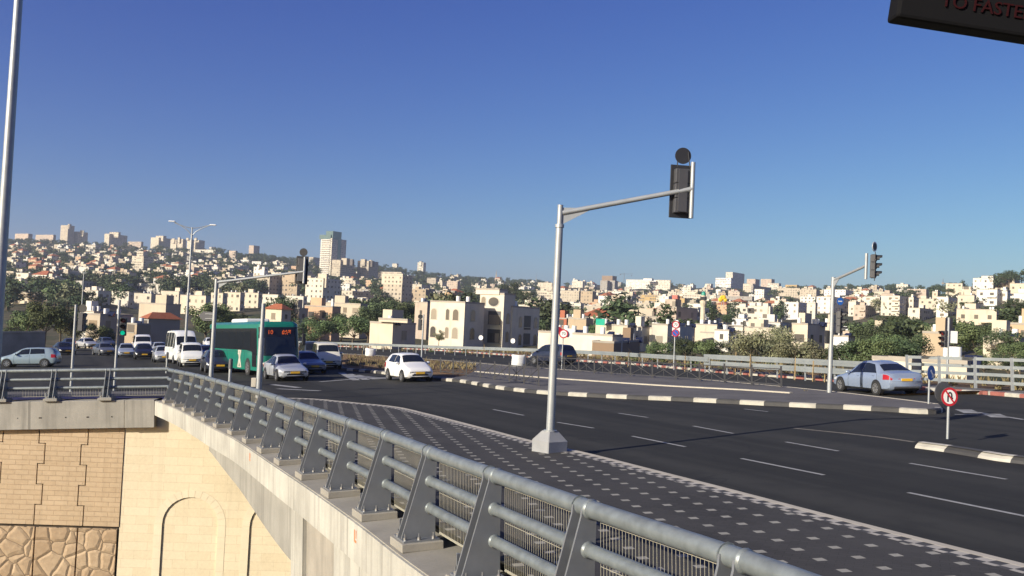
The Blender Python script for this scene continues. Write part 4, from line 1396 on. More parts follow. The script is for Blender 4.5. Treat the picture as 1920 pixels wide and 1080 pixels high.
for q, h in ((g, 2.62), (g2, 2.45)):
    for s in (-0.15, 1.15):
        for z in (h + 0.002, h + 0.14): vs.append(tuple(q + nrm * s + Vector((0, 0, z))))
b.add(vs, [(0, 1, 3, 2), (4, 6, 7, 5), (0, 4, 5, 1), (2, 3, 7, 6), (1, 5, 7, 3), (0, 2, 6, 4)]); b.build('coping', A['kerb_cream'], o)

# the dark seat-belt notice box hanging inside the window of the coach the photo was taken from
dN = 0.75
pa, pb = P(1682, 30, dN), P(1960, 74, dN)
xa = (pb - pa).normalized(); za = (cU - xa * cU.dot(xa)).normalized(); ya = za.cross(xa)
M = Matrix(((xa.x, ya.x, za.x, pa.x), (xa.y, ya.y, za.y, pa.y), (xa.z, ya.z, za.z, pa.z), (0, 0, 0, 1)))
o = thing('notice_sign', 'black seat belt notice with dull red lettering hanging at the upper right', 'sign', M)
b = MB(); b.bbox((0.13, 0.012, 0.045), (0.26, 0.022, 0.09), 0.003); b.build('panel', simple('black_notice', (0.006, 0.006, 0.007), 0.8, 0, 0.0, spec=0.1), o)
tb = text_mb('TO FASTEN', 0.0155, 0.0004)
tb.build('lettering', simple('dull_red_print', (0.020, 0.003, 0.004), 0.8, 0, 0.0, spec=0.1), o, T(0.074, -0.0004, 0.0185) @ RX(rad(90)))
b = MB(); b.box((0.03, 0.012, 0.14), (0.012, 0.008, 0.11)); b.box((0.23, 0.012, 0.14), (0.012, 0.008, 0.11)); b.build('hanger', A['black'], o)
# ------------------------------------------------------------------ vehicles
PROF = {
    # (position 0 front .. 1 rear, low edge, belt, top, half width factor, roof half width factor)
    'sedan': [(0.0, .30, .50, .56, .74, .62), (.02, .22, .56, .64, .88, .74), (.08, .18, .62, .72, .96, .80), (.20, .18, .70, .80, 1, .84), (.29, .18, .78, .90, 1, .84),
              (.42, .18, .86, 1.30, 1, .66), (.48, .18, .87, 1.40, 1, .64), (.60, .18, .89, 1.43, 1, .64), (.70, .18, .90, 1.37, 1, .64), (.75, .18, .91, 1.28, 1, .65), (.86, .20, .92, 1.02, 1, .80),
              (.95, .22, .92, .99, .96, .80), (.985, .28, .86, .95, .90, .76), (1.0, .36, .72, .82, .78, .66)],
    'hatch': [(0.0, .30, .50, .58, .74, .62), (.025, .22, .58, .70, .90, .76), (.09, .18, .68, .80, .97, .82), (.19, .18, .80, .92, 1, .84), (.25, .18, .86, 1.0, 1, .84),
              (.40, .18, .94, 1.38, 1, .68), (.47, .18, .95, 1.47, 1, .66), (.65, .18, .98, 1.50, 1, .66), (.85, .18, 1.01, 1.46, 1, .66), (.92, .20, 1.02, 1.38, .98, .68), (.975, .24, .98, 1.10, .95, .76),
              (.99, .30, .80, .96, .90, .76), (1.0, .38, .64, .74, .82, .70)],
    'mpv': [(0.0, .32, .54, .62, .74, .62), (.02, .24, .64, .76, .90, .76), (.09, .20, .78, .90, .97, .82), (.18, .20, .90, 1.04, 1, .84), (.34, .20, 1.0, 1.48, 1, .72),
            (.42, .20, 1.02, 1.60, 1, .70), (.62, .20, 1.04, 1.64, 1, .70), (.88, .20, 1.06, 1.60, 1, .70), (.94, .22, 1.06, 1.50, .98, .72), (.98, .26, 1.0, 1.14, .95, .78), (1.0, .36, .74, .88, .86, .74)],
    'van': [(0.0, .34, .62, .72, .80, .70), (.02, .26, .80, .94, .93, .82), (.08, .22, .96, 1.10, .98, .86), (.13, .22, 1.04, 1.20, 1, .86), (.24, .22, 1.08, 1.72, 1, .80),
            (.30, .22, 1.10, 1.88, 1, .78), (.5, .22, 1.12, 1.93, 1, .78), (.9, .22, 1.12, 1.92, 1, .78), (.97, .24, 1.12, 1.84, .98, .78), (1.0, .34, 1.0, 1.60, .94, .76)],
    'minibus': [(0.0, .36, .66, .78, .82, .72), (.02, .28, .92, 1.06, .94, .84), (.07, .24, 1.10, 1.26, .98, .86), (.11, .24, 1.18, 1.40, 1, .86), (.19, .24, 1.22, 2.12, 1, .82),
                (.24, .24, 1.24, 2.50, 1, .78), (.30, .24, 1.24, 2.66, 1, .76), (.6, .24, 1.24, 2.70, 1, .76), (.95, .24, 1.24, 2.66, 1, .76), (.98, .26, 1.22, 2.50, .98, .78), (1.0, .36, 1.1, 2.2, .95, .78)],
}
WINS = {  # windscreen span, rear screen span, side windows (bottom from, bottom to, top from, top to)
    'sedan': ((.305, .425), (.745, .85), [(.325, .545, .435, .545), (.56, .80, .56, .70)]),
    'hatch': ((.265, .405), (.895, .97), [(.30, .545, .415, .545), (.56, .80, .56, .78)]),
    'mpv': ((.20, .345), (.905, .975), [(.25, .50, .36, .50), (.515, .72, .515, .72), (.735, .90, .735, .87)]),
    'van': ((.145, .245), (.972, .995), [(.20, .38, .26, .38), (.42, .64, .42, .64), (.67, .92, .67, .92)]),
    'minibus': ((.125, .20), (.985, .996), [(.15, .28, .21, .28), (.32, .52, .32, .52), (.55, .74, .55, .74), (.77, .95, .77, .95)]),
}


class Loft:
    def __init__(s, typ, L, Wd, hs):
        s.L, s.w, s.hs = L, Wd / 2, hs
        s.st = PROF[typ]; s.x = [q[0] for q in s.st]

    def par(s, x):
        return [float(np.interp(x, s.x, [q[i] for q in s.st])) for i in range(1, 6)]

    def ring(s, x):
        lo, be, to, wf, rf = s.par(x)
        lo, be, to = lo, be * s.hs, to * s.hs
        w = s.w * wf; r = s.w * rf; X = s.L * (0.5 - x)
        h = [(0, lo), (w * .80, lo), (w * .97, lo + .10), (w, lo + .28), (w * 1.0, (lo + be) / 2 + .08), (w * .965, be), (r, to - .055 * (1 if to - be > .2 else .5)), (r * .86, to - .012), (r * .5, to + .006), (0, to + .012)]
        return [Vector((X, y, z)) for y, z in h]

    def side(s, x, t, sgn, off=0.012):
        r = s.ring(x); p = r[5].lerp(r[6], t)
        n = Vector((0, r[6].z - r[5].z, -(r[6].y - r[5].y))).normalized()
        p = p + n * off
        return Vector((p.x, p.y * sgn, p.z))

    def top(s, x, v):
        """v from -1 to 1 across the upper surface"""
        r = s.ring(x); a = abs(v)
        ys = [r[9].y, r[8].y, r[7].y, r[6].y]; zs = [r[9].z, r[8].z, r[7].z, r[6].z]
        y = a * r[6].y; z = float(np.interp(y, ys, zs))
        return Vector((r[0].x, y * (1 if v > 0 else -1), z))


WHEEL = {}


def wheel_mesh(r):
    if r in WHEEL: return WHEEL[r]
    t = MB(); n = 26
    pr = [(-.10, r * .66), (-.10, r * .93), (-.07, r), (.07, r), (.10, r * .93), (.10, r * .66)]
    vs = [(rr * math.cos(2 * math.pi * i / n), y, rr * math.sin(2 * math.pi * i / n)) for i in range(n) for y, rr in pr]
    k = len(pr)
    t.add(vs, [(i * k + j, i * k + j + 1, ((i + 1) % n) * k + j + 1, ((i + 1) % n) * k + j) for i in range(n) for j in range(k - 1)])
    tm = t.mesh('tyre', [A['rubber']], 40)
    m = MB(); m.cyl((0, 0.02, 0), (0, 0.05, 0), r * .66, n=26, m=1)
    m.cyl((0, -.01, 0), (0, 0.085, 0), r * .15, n=10)
    for i in range(7):
        m.box((r * .36, 0.07, 0), (r * .62, .03, r * .17), 0, RY(2 * math.pi * i / 7))
    n = 26; vs = []
    for i in range(n):
        for y, rr in ((0.05, r * .58), (0.095, r * .60), (0.095, r * .675), (0.05, r * .675)): vs.append((rr * math.cos(2 * math.pi * i / n), y, rr * math.sin(2 * math.pi * i / n)))
    m.add(vs, [(i * 4 + j, i * 4 + (j + 1) % 4, ((i + 1) % n) * 4 + (j + 1) % 4, ((i + 1) % n) * 4 + j) for i in range(n) for j in range(4)])
    WHEEL[r] = (tm, m.mesh('rim', [A['rim'], A['black']], 40))
    return WHEEL[r]


def add_wheel(root, x, y, r):
    tm, rm = wheel_mesh(r)
    w = put('wheel', tm, root, T(x, y, r) @ (RZ(math.pi) if y < 0 else Matrix()))
    w.name = 'wheel'
    tq = w; put('rim', rm, tq)
    a = MB(); a.cyl((x, y - 0.02 * (1 if y > 0 else -1), r + .02), (x, y - 0.14 * (1 if y > 0 else -1), r + .02), r * 1.17, n=24)
    return w


def car(name, label, cat, typ, M, colr, L=4.3, Wd=1.74, hs=1.0, rear_dark=False, group=None, tint=None, metal=0.3, rack=False):
    lf = Loft(typ, L, Wd, hs)
    root = thing(name, label, cat, M, group)
    xs = []
    for a, b_ in zip(lf.x, lf.x[1:]):
        k = max(1, int((b_ - a) * L / 0.22)); xs += [a + (b_ - a) * i / k for i in range(k)]
    xs.append(1.0)
    b = MB(); R = [lf.ring(x) for x in xs]; k = 10
    # half ring of 10, mirrored without the two centre points
    full = [[p for p in r] + [Vector((p.x, -p.y, p.z)) for p in r[8:0:-1]] for r in R]
    n = len(full[0])
    for r in full: b.v += [tuple(p) for p in r]
    for i in range(len(full) - 1):
        for j in range(n):
            b.f.append((i * n + j, i * n + (j + 1) % n, (i + 1) * n + (j + 1) % n, (i + 1) * n + j)); b.m.append(1 if j in (0, n - 1) else 0)
    b.f.append(tuple(range(n))); b.m.append(0); b.f.append(tuple((len(full) - 1) * n + j for j in range(n))); b.m.append(0)
    body = b.build('body', [paint(name + '_paint', colr, 0.3, metal), A['black']], root, smooth=38)
    sub = lambda nm, m_, mt_, sm=None, uv=False: m_.build(nm, A[mt_], root, smooth=sm, uv=uv)
    # glass
    (wa, wb), (ra, rb), sides = WINS[typ]
    for nm, (fa, fb) in (('windscreen', (wa, wb)), ('rear_window', (ra, rb))):
        g = MB(); nx, ny = 6, 8
        for i in range(nx + 1):
            x = fa + (fb - fa) * i / nx
            for j in range(ny + 1):
                v = (-1 + 2 * j / ny) * .93
                p = lf.top(x, v); q = lf.top(min(1, x + .01), v); t_ = (q - p).normalized()
                nn = Vector((-t_.z, 0, t_.x)); nn = nn if nn.z > 0 else -nn
                g.v.append(tuple(p + nn * .014))
        for i in range(nx):
            for j in range(ny):
                a = i * (ny + 1) + j; g.f.append((a, a + 1, a + ny + 2, a + ny + 1)); g.m.append(0)
        g.build(nm, A['glass'], root, smooth=50, uv=False)
    for s in (-1, 1):
        for (b0, b1, t0, t1) in sides:
            g = MB(); nx, nz = 6, 3
            for i in range(nx + 1):
                for j in range(nz + 1):
                    f = .07 + .84 * j / nz
                    x = (b0 + (b1 - b0) * i / nx) * (1 - j / nz) + (t0 + (t1 - t0) * i / nx) * (j / nz)
                    g.v.append(tuple(lf.side(x, f, s)))
            for i in range(nx):
                for j in range(nz):
                    a = i * (nz + 1) + j; g.f.append((a, a + 1, a + nz + 2, a + nz + 1)); g.m.append(0)
            g.build('side_window', A[tint or 'glass'], root, smooth=50, uv=False)
        # door joints, handle, sill trim
        jn = MB()
        for x in [q[0] for q in sides[:1]] + [(q[1] + .007) for q in sides[:2]]:
            pts = []
            for z in np.linspace(.32, 1, 6):
                r = lf.ring(x); be = r[5]
                y = r[4].y if z < .9 else be.y
                zz = .30 + (be.z - .30) * (z - .32) / .68
                yy = float(np.interp(zz, [r[3].z, r[4].z, r[5].z], [r[3].y, r[4].y, r[5].y]))
                pts.append((r[0].x, (yy + .002) * s, zz))
            jn.tube(pts, .006, 4)
        jn.build('door_joint', A['black'], root, uv=False)
        for q in sides[:2]:
            x = q[1] - .05; r = lf.ring(x); zz = r[5].z - .09
            yy = float(np.interp(zz, [r[4].z, r[5].z], [r[4].y, r[5].y]))
            h = MB(); h.bbox((r[0].x, (yy + .012) * s, zz), (.2, .03, .035), .01); h.build('door_handle', body.data.materials[0], root)
        x = sides[0][0] + .035; r = lf.ring(x)
        m_ = MB(); m_.ell((r[0].x + .02, (r[5].y + .11) * s, r[5].z + .08), (.07, .12, .075)); m_.build('mirror', body.data.materials[0], root, smooth=60)
        # lamps, following the body surface
        for nm, mt_, xa, xb, za, zb in (('headlight', 'lamp', .010, .105, .40, .86), ('tail_light', 'tail', .90, .995, .45, .97)):
            if typ in ('van', 'minibus', 'mpv') and nm == 'tail_light': xa, xb, za, zb = .955, .995, .55, 1.0
            g = MB(); nx, nz = 5, 3
            for i in range(nx + 1):
                x = xa + (xb - xa) * i / nx; r = lf.ring(x)
                top = r[5].z * (zb if nm == 'tail_light' else 1.0) + (0 if nm == 'tail_light' else .01); bot = r[3].z + (r[5].z - r[3].z) * za
                for j in range(nz + 1):
                    z = bot + (top - bot) * j / nz
                    y = float(np.interp(z, [r[3].z, r[4].z, r[5].z, r[6].z], [r[3].y, r[4].y, r[5].y, r[6].y]))
                    g.v.append((r[0].x + (.012 if nm == 'headlight' else -.012), (y + .008) * s, z))
            for i in range(nx):
                for j in range(nz):
                    a = i * (nz + 1) + j; g.f.append((a, a + 1, a + nz + 2, a + nz + 1)); g.m.append(0)
            # front or rear return of the lamp
            e = 0 if nm == 'headlight' else nx
            X = g.v[e * (nz + 1)][0]; k0 = len(g.v)
            for j in range(nz + 1):
                p = g.v[e * (nz + 1) + j]; g.v.append((X + (.02 if nm == 'headlight' else -.012), p[1] - .36 * s, p[2] + (.0 if j else .03)))
            for j in range(nz): g.f.append((e * (nz + 1) + j, e * (nz + 1) + j + 1, k0 + j + 1, k0 + j)); g.m.append(0)
            g.build(nm, A[mt_], root, smooth=50, uv=False)
    f = lf.ring(.004); X = f[0].x; zb = f[5].z
    g = MB(); g.bbox((X - .01, 0, zb - .10 * hs), (.06, Wd * .46, .10), .02); g.build('grille', A['black'], root)
    g = MB(); g.bbox((X - .015, 0, f[0].z + .10), (.07, Wd * .58, .13), .03); g.build('air_intake', A['black'], root)
    g = MB(); g.bbox((X + .025, 0, f[0].z + .21), (.02, .52, .115), .006); g.build('licence_plate', A['plate'], root)
    r = lf.ring(.997); X = r[0].x; zz = (r[5].z + r[4].z) / 2 if typ in ('sedan',) else r[5].z * .92
    g = MB(); g.bbox((X - .008 if typ != 'sedan' else -L / 2 - .012, 0, zz), (.03, .52, .115), .006); g.build('licence_plate', A['plate'], root)
    g = MB(); g.bbox((-L / 2 + .03, 0, .38), (.08, Wd * .70, .10), .03); g.build('rear_bumper_trim', A['black_grey'], root)
    wr = .31 if typ in ('sedan', 'hatch') else (.32 if typ == 'mpv' else .34)
    for fx in (.185, .80):
        for s in (-1, 1):
            x = L * (.5 - fx); y = (lf.w - .085) * s
            a = MB(); a.cyl((x, (lf.w - .16) * s, wr + .015), (x, (lf.w + .004) * s, wr + .015), wr * 1.16, n=26); a.build('wheel_arch', A['black'], root, smooth=40, uv=False)
            add_wheel(root, x, (lf.w - .06) * s, wr)
    if rack:
        g = MB()
        for s in (-1, 1): g.tube([(L * .1, s * lf.w * .6, lf.ring(.5)[9].z + .06), (-L * .3, s * lf.w * .6, lf.ring(.5)[9].z + .06)], .02, 6)
        g.build('roof_rack', A['black'], root)
    return root


def car_at(px, row, fx, fy, z=0.0):
    """frame of a vehicle whose middle stands on the road at that pixel, heading (fx, fy)"""
    q = G(px, row, z)
    return MG @ T(q.x, q.y, z) @ RZ(math.atan2(fy, fx))


def car_d(px, d, fx, fy, z=0.0):
    return MG @ T((px - CX) / FPX * d, d, z) @ RZ(math.atan2(fy, fx))


SILVER, DARK, BLUE = (0.42, 0.44, 0.47), (0.022, 0.023, 0.028), (0.26, 0.315, 0.42)
car('sedan', 'light blue four-door sedan driving away behind the median', 'car', 'sedan', car_at(1642, 736.5, -.20, .98), BLUE, 4.54, 1.76, 1.03)
car('hatchback', 'small white hatchback turning in the middle of the junction', 'car', 'hatch', car_at(766, 713.5, .45, -.89), (0.72, 0.71, 0.69), 3.72, 1.68, 1.03, metal=0.0)
car('sedan', 'silver sedan leading the queue in front of the green coach', 'car', 'sedan', car_at(535, 711.8, .47, -.88), SILVER, 4.37, 1.70, 1.02)
car('sedan', 'dark silver car half hidden behind the silver sedan', 'car', 'sedan', car_d(575, 61, .47, -.88), (0.33, 0.325, 0.315), 4.4, 1.74, 1.0)
car('van', 'cream van with dark windows standing right of the coach', 'van', 'van', car_d(612, 68, .30, -.95), (0.66, 0.62, 0.50), 4.7, 1.84, 1.0, metal=0.0)
car('van', 'dark van partly hidden behind the cream van', 'van', 'van', car_d(586, 77, .36, -.93), (0.03, 0.035, 0.045), 4.7, 1.84, 0.98)
car('minibus', 'white high-roofed minibus in the queue under the double lamp', 'minibus', 'minibus', car_d(342, 79, .50, -.87), (0.72, 0.72, 0.70), 5.9, 1.99, 1.05, metal=0.0)
car('small_van', 'small white panel van ahead of the white minibus', 'van', 'van', car_d(359, 72, .40, -.92), (0.70, 0.70, 0.67), 4.1, 1.72, 0.97, metal=0.0)
car('hatchback', 'dark blue-black car with yellow plate beside the coach', 'car', 'hatch', car_d(408, 62, .42, -.91), (0.03, 0.033, 0.05), 4.2, 1.76, 1.0)
car('estate_car', 'blue-grey car half hidden behind the small white van', 'car', 'hatch', car_d(384, 84, .4, -.92), (0.10, 0.15, 0.24), 4.3, 1.74, 1.0)
car('estate_car', 'silver estate car left of the small white van', 'car', 'hatch', car_d(308, 82, .42, -.91), SILVER, 4.3, 1.72, 0.97)
car('hatchback', 'black hatchback between the silver cars in the queue', 'car', 'hatch', car_d(271, 90, .42, -.91), DARK, 3.9, 1.72, 1.03)
car('sedan', 'silver-blue sedan second in the left queue lane', 'car', 'sedan', car_d(238, 97, .42, -.91), (0.36, 0.40, 0.47), 4.4, 1.74, 1.02)
car('sedan', 'dark grey sedan in front of the pale cars at the back of the queue', 'car', 'sedan', car_d(197, 104, .62, -.78), (0.13, 0.14, 0.16), 4.5, 1.76, 1.0)
car('sedan', 'black sedan at the left end of the queue near the retaining wall', 'car', 'sedan', car_d(121, 106, .62, -.78), DARK, 4.6, 1.80, 1.04)
car('sedan', 'pale silver sedan at the back of the queue under the trees', 'car', 'sedan', car_d(165, 126, .72, -.70, 0.4), (0.48, 0.48, 0.48), 4.5, 1.76, 1.0)
car('sedan', 'dark car behind the black sedan at the back of the queue', 'car', 'sedan', car_d(132, 128, .62, -.78, 0.3), (0.05, 0.055, 0.065), 4.5, 1.76, 1.0)
car('hatchback', 'dark blue-grey car behind the dark grey sedan', 'car', 'hatch', car_d(200, 128, .60, -.80, 0.4), (0.07, 0.08, 0.10), 4.3, 1.76, 1.0)
car('delivery_van', 'white delivery van standing behind the black hatchback', 'van', 'van', car_d(268, 106, .42, -.91), (0.70, 0.68, 0.66), 5.0, 2.0, 1.22, metal=0.0)
car('hatchback', 'small silver car behind the silver estate car', 'car', 'hatch', car_d(300, 104, .42, -.91), (0.40, 0.43, 0.47), 4.0, 1.70, 1.0)
car('hatchback', 'white car seen over the queue left of the coach', 'car', 'hatch', car_d(396, 120, .42, -.91, 0.4), (0.70, 0.70, 0.68), 4.1, 1.72, 1.0, metal=0.0)
car('hatchback', 'light blue-grey hatchback standing by the left lamp mast', 'car', 'hatch', car_d(57, 70.5, -.97, -.24), (0.30, 0.38, 0.42), 4.3, 1.76, 1.0)
car('minivan', 'dark navy minivan driving away on the far road', 'car', 'mpv', car_d(1036, 76, -.62, .78), (0.025, 0.03, 0.055), 4.25, 1.78, 1.02)


# the green coach
def coach(M):
    L, Wd, H = 12.0, 2.5, 3.45
    root = thing('coach', 'green coach with dark windows and a pale X emblem waiting in the queue', 'bus', M)
    GR = paint('coach_green', (0.010, 0.155, 0.108), 0.3)
    w = Wd / 2
    def ring(z, o):  # plan outline with rounded front corners
        pts = []
        fx = L / 2 - o
        for i in range(7):
            a = math.pi / 2 * i / 6; pts.append((fx - .42 + .42 * math.sin(a), -w + .42 - .42 * math.cos(a)))
        for i in range(7):
            a = math.pi / 2 * i / 6; pts.append((fx - .42 + .42 * math.cos(a), w - .42 + .42 * math.sin(a)))
        pts += [(-L / 2 + .12, w), (-L / 2, w - .12), (-L / 2, -w + .12), (-L / 2 + .12, -w)]
        return [(x, y, z) for x, y in pts]
    b = MB(); lv = [(.34, .06, 0), (.5, .0, 0), (1.35, .0, 0), (1.75, .05, 0), (2.9, .24, 0), (3.08, .28, 1), (3.2, .34, 1)]
    R = [ring(z, o_) for z, o_, _ in lv]; n = len(R[0])
    top = [(x * .97, y * .86, 3.36) for x, y, z in R[-1]]
    R.append(top)
    for r in R: b.v += r
    for i in range(len(R) - 1):
        for j in range(n):
            b.f.append((i * n + j, i * n + (j + 1) % n, (i + 1) * n + (j + 1) % n, (i + 1) * n + j)); b.m.append(0)
    b.f.append(tuple((len(R) - 1) * n + j for j in range(n))); b.m.append(0); b.f.append(tuple(range(n))); b.m.append(0)
    b.build('body', GR, root, smooth=35)
    gl = A['glass']; dk = simple('coach_black_band', (0.014, 0.014, 0.016), 0.12, 0, 0.05)
    # dark window band along the sides, and panes proud of it
    for s in (-1, 1):
        g = MB(); g.prism([(-5.85, 1.58), (3.0, 1.58), (4.1, 1.50), (4.9, 1.30), (5.25, 1.28), (5.12, 2.95), (-5.85, 2.95)], (w + .003) * s, (w + .012) * s, axis='y'); g.build('window_band', dk, root)
        x0 = -5.75
        for i in range(6):
            x1 = x0 + 1.62
            g = MB(); g.bbox(((x0 + x1) / 2, (w + .014) * s, 2.27), (1.57, .012, 1.16), .005); g.build('side_window', gl, root); x0 = x1
        # front door of the right side, luggage flaps
        if s == -1:
            g = MB(); g.bbox((4.72, (w + .015) * s, 1.72), (.86, .016, 2.3), .006); g.build('door', dk, root)
        jn = MB()
        for x in (-3.6, -1.3, 1.0, 2.6): jn.box((x, (w + .003) * s, .98), (.012, .006, .95))
        jn.box((-0.5, (w + .003) * s, 1.46), (10.5, .006, .012)); jn.build('panel_joint', A['black'], root)
        for x in (3.35, -2.95):
            a = MB(); a.cyl((x, (w - .3) * s, .52), (x, (w + .005) * s, .52), .58, n=28); a.build('wheel_arch', A['black'], root, smooth=40)
            add_wheel(root, x, (w - .06) * s, .50)
        # emblem: two crossing pale strokes with short bars
        e = MB(); y = (w + .006) * s; f = -1 if s == -1 else 1
        ex = 1.55
        e.prism([(ex + .14, 1.55), (ex + .44, 1.55), (ex - .16, .47), (ex - .46, .47)], y, y + .004 * s, axis='y')
        e.prism([(ex - .34, 1.56), (ex - .06, 1.56), (ex + .46, .45), (ex + .16, .45)], y + .0045 * s, y + .008 * s, axis='y')
        e.prism([(ex + .42, 1.56), (ex - .24, 1.56), (ex - .24, 1.46), (ex + .42, 1.46)], y + .0085 * s, y + .0115 * s, axis='y')
        e.prism([(ex + .42, .44), (ex - .40, .44), (ex - .40, .52), (ex + .42, .52)], y + .0085 * s, y + .0115 * s, axis='y')
        e.prism([(ex - .34, 1.36), (ex - .06, 1.36), (ex - .06, 1.28), (ex - .34, 1.28)], y + .0085 * s, y + .0115 * s, axis='y')
        e.build('emblem', A['kerb_white'], root)
    # windscreen: curved sheet over the front
    def front(z):
        return float(np.interp(z, [q[0] for q in lv], [q[1] for q in lv]))
    def sheet(nm, z0, z1, mt_, off, yv=1.0):
        g = MB(); nz = 6
        for k in range(nz + 1):
            z = z0 + (z1 - z0) * k / nz; r = ring(z, front(z))[1:13]
            c = Vector((L / 2 - 1, 0, z))
            for p in r:
                q = Vector(p); dv = (q - Vector((q.x - 1.0, q.y * .55, z))).normalized()
                g.v.append(tuple(Vector((q.x, q.y * yv, q.z)) + dv * off))
        m = 12
        for k in range(nz):
            for j in range(m - 1):
                a = k * m + j; g.f.append((a, a + 1, a + m + 1, a + m)); g.m.append(0)
        return g.build(nm, mt_, root, smooth=50, uv=False)
    sheet('windscreen', 1.28, 3.02, dk, .012)
    sheet('windscreen_glass', 1.34, 2.42, gl, .020, .97)
    def disp(nm, y, wd, zc, h, mt_):
        X = L / 2 - front(zc) + .028
        g = MB(); g.bbox((X, y, zc), (.02, wd, h), .004); return g.build(nm, mt_, root)
    od = simple('orange_display', (0.9, 0.15, 0.03), 0.5, 0, 0, emit=0.22)
    X = L / 2 - front(2.72) + .04
    tb = text_mb('10', .36, .004); tb.build('route_number', od, root, T(X, -.62, 2.70) @ RZ(rad(90)) @ RX(rad(90)))
    g = MB(); rr = random.Random(3)
    for i in range(9):
        for j in range(5):
            if rr.random() < .62: g.box((X + .004, .14 + i * .062, 2.60 + j * .055), (.008, .048, .042))
    g.build('destination_display', od, root)
    g = MB(); g.bbox((L / 2 + .01, 0, .80), (.05, .55, .12), .01); g.build('licence_plate', A['plate'], root)
    for s in (-1, 1):
        g = MB(); g.ell((L / 2 - .12, s * .92, .78), (.16, .22, .14)); g.build('headlight', A['lamp'], root, smooth=60)
        g = MB(); g.tube([(L / 2 - .35, s * 1.12, 3.0), (L / 2 + .15, s * 1.30, 2.95), (L / 2 + .2, s * 1.34, 2.6)], .03, 6); g.bbox((L / 2 + .2, s * 1.36, 2.25), (.14, .22, .72), .05); g.build('mirror', A['black'], root)
        wv = MB(); wv.tube([(L / 2 - .02, s * .25, 1.3), (L / 2 - .04, s * .75, 1.75)], .015, 5); wv.build('wiper', A['black'], root)
    g = MB(); g.bbox((L / 2 + .0, 0, .50), (.1, 1.7, .16), .04); g.build('bumper_intake', A['black'], root)
    g = MB(); g.bbox((-.4, 0, 3.42), (3.4, 1.6, .34), .12); g.build('air_conditioner', A['white'], root)
    # pale mark in the middle under the windscreen
    e = MB(); e.box((L / 2 + .012, 0, 1.08), (.01, .30, .05)); e.build('front_emblem', A['white'], root)
    return root


hd = Vector((.54, -.84)).normalized()
fl = Vector(((490 - CX) / FPX * 55.0, 55.0))               # its front corner on the left of the picture
ctr = fl - hd * 6.0 + Vector((-hd.y, hd.x)) * 1.25
coach(MG @ T(ctr.x, ctr.y, 0) @ RZ(math.atan2(hd.y, hd.x)))
# ------------------------------------------------------------------ the city
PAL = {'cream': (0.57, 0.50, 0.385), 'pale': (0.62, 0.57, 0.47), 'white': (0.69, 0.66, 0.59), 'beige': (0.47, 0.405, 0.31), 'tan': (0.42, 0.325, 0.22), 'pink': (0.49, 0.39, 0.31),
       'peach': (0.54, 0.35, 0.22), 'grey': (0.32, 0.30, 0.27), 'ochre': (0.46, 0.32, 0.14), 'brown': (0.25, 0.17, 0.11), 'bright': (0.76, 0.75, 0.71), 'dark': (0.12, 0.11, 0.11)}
wm = MB(); wm.box((0, -0.015, 0), (1.0, 0.05, 1.0)); WIN_ME = wm.mesh('window', [A['glass_far']], uv=False)
wm = MB(); wm.box((0, -0.05, -0.54), (1.14, 0.12, 0.07)); SILL_ME = wm.mesh('sill', [A['win_frame']], uv=False)
tm_ = MB(); tm_.cyl((0, 0, 0), (0, 0, 1.25), 0.36, n=10); tm_.cyl((0, 0, -.25), (0, 0, 0), 0.40, n=6); TANK_ME = tm_.mesh('water_tank', [A['tank']], 40, uv=False)
sm_ = MB(); sm_.add([(-.6, -.5, .1), (.6, -.5, .1), (.6, .45, .9), (-.6, .45, .9), (-.6, .45, 0), (.6, .45, 0)], [(0, 1, 2, 3), (3, 2, 5, 4), (0, 3, 4), (1, 5, 2)]); SOLAR_ME = sm_.mesh('solar_panel', [A['solar']], uv=False)
RECTS = []


def solve_len(C, u, px):
    """how far along u from C the picture column px is reached"""
    k = (px - CX) / FPX; c = C - C0
    den = u.dot(cR) - k * u.dot(cF)
    if abs(den) < 1e-6: return None
    return (k * c.dot(cF) - c.dot(cR)) / den


def yaw_for(px): return rad(float(np.interp(px, [0, 700, 1300, 1920], [27, 30, 38, 44])))


def box_from_px(x0, xc, x1, yt, yb, d, a, lim=(3.0, 90.0), wmin=8.0):
    C = P(xc, yb, d)
    ul = Vector((-math.cos(a), math.sin(a), 0)); ur = Vector((math.sin(a), math.cos(a), 0))
    L = solve_len(C, ul, x0); R = solve_len(C, ur, x1)
    L = min(max(L, lim[0]), lim[1]) if L is not None and x0 < xc - 0.5 else wmin
    R = min(max(R, lim[0]), lim[1]) if R is not None and x1 > xc + 1.0 and R > 0 else wmin
    H = P(xc, yt, d).z - C.z
    return C, L, R, H


def house_mesh(L, W_, H, bury, roofh=None, rooms=(), hip=False, mats=('city', 'roof')):
    b = MB()
    vs = [(-L, 0, -bury), (0, 0, -bury), (0, W_, -bury), (-L, W_, -bury), (-L, 0, H), (0, 0, H), (0, W_, H), (-L, W_, H)]
    b.add(vs, [(0, 1, 5, 4), (1, 2, 6, 5), (2, 3, 7, 6), (3, 0, 4, 7)], 0)
    return b


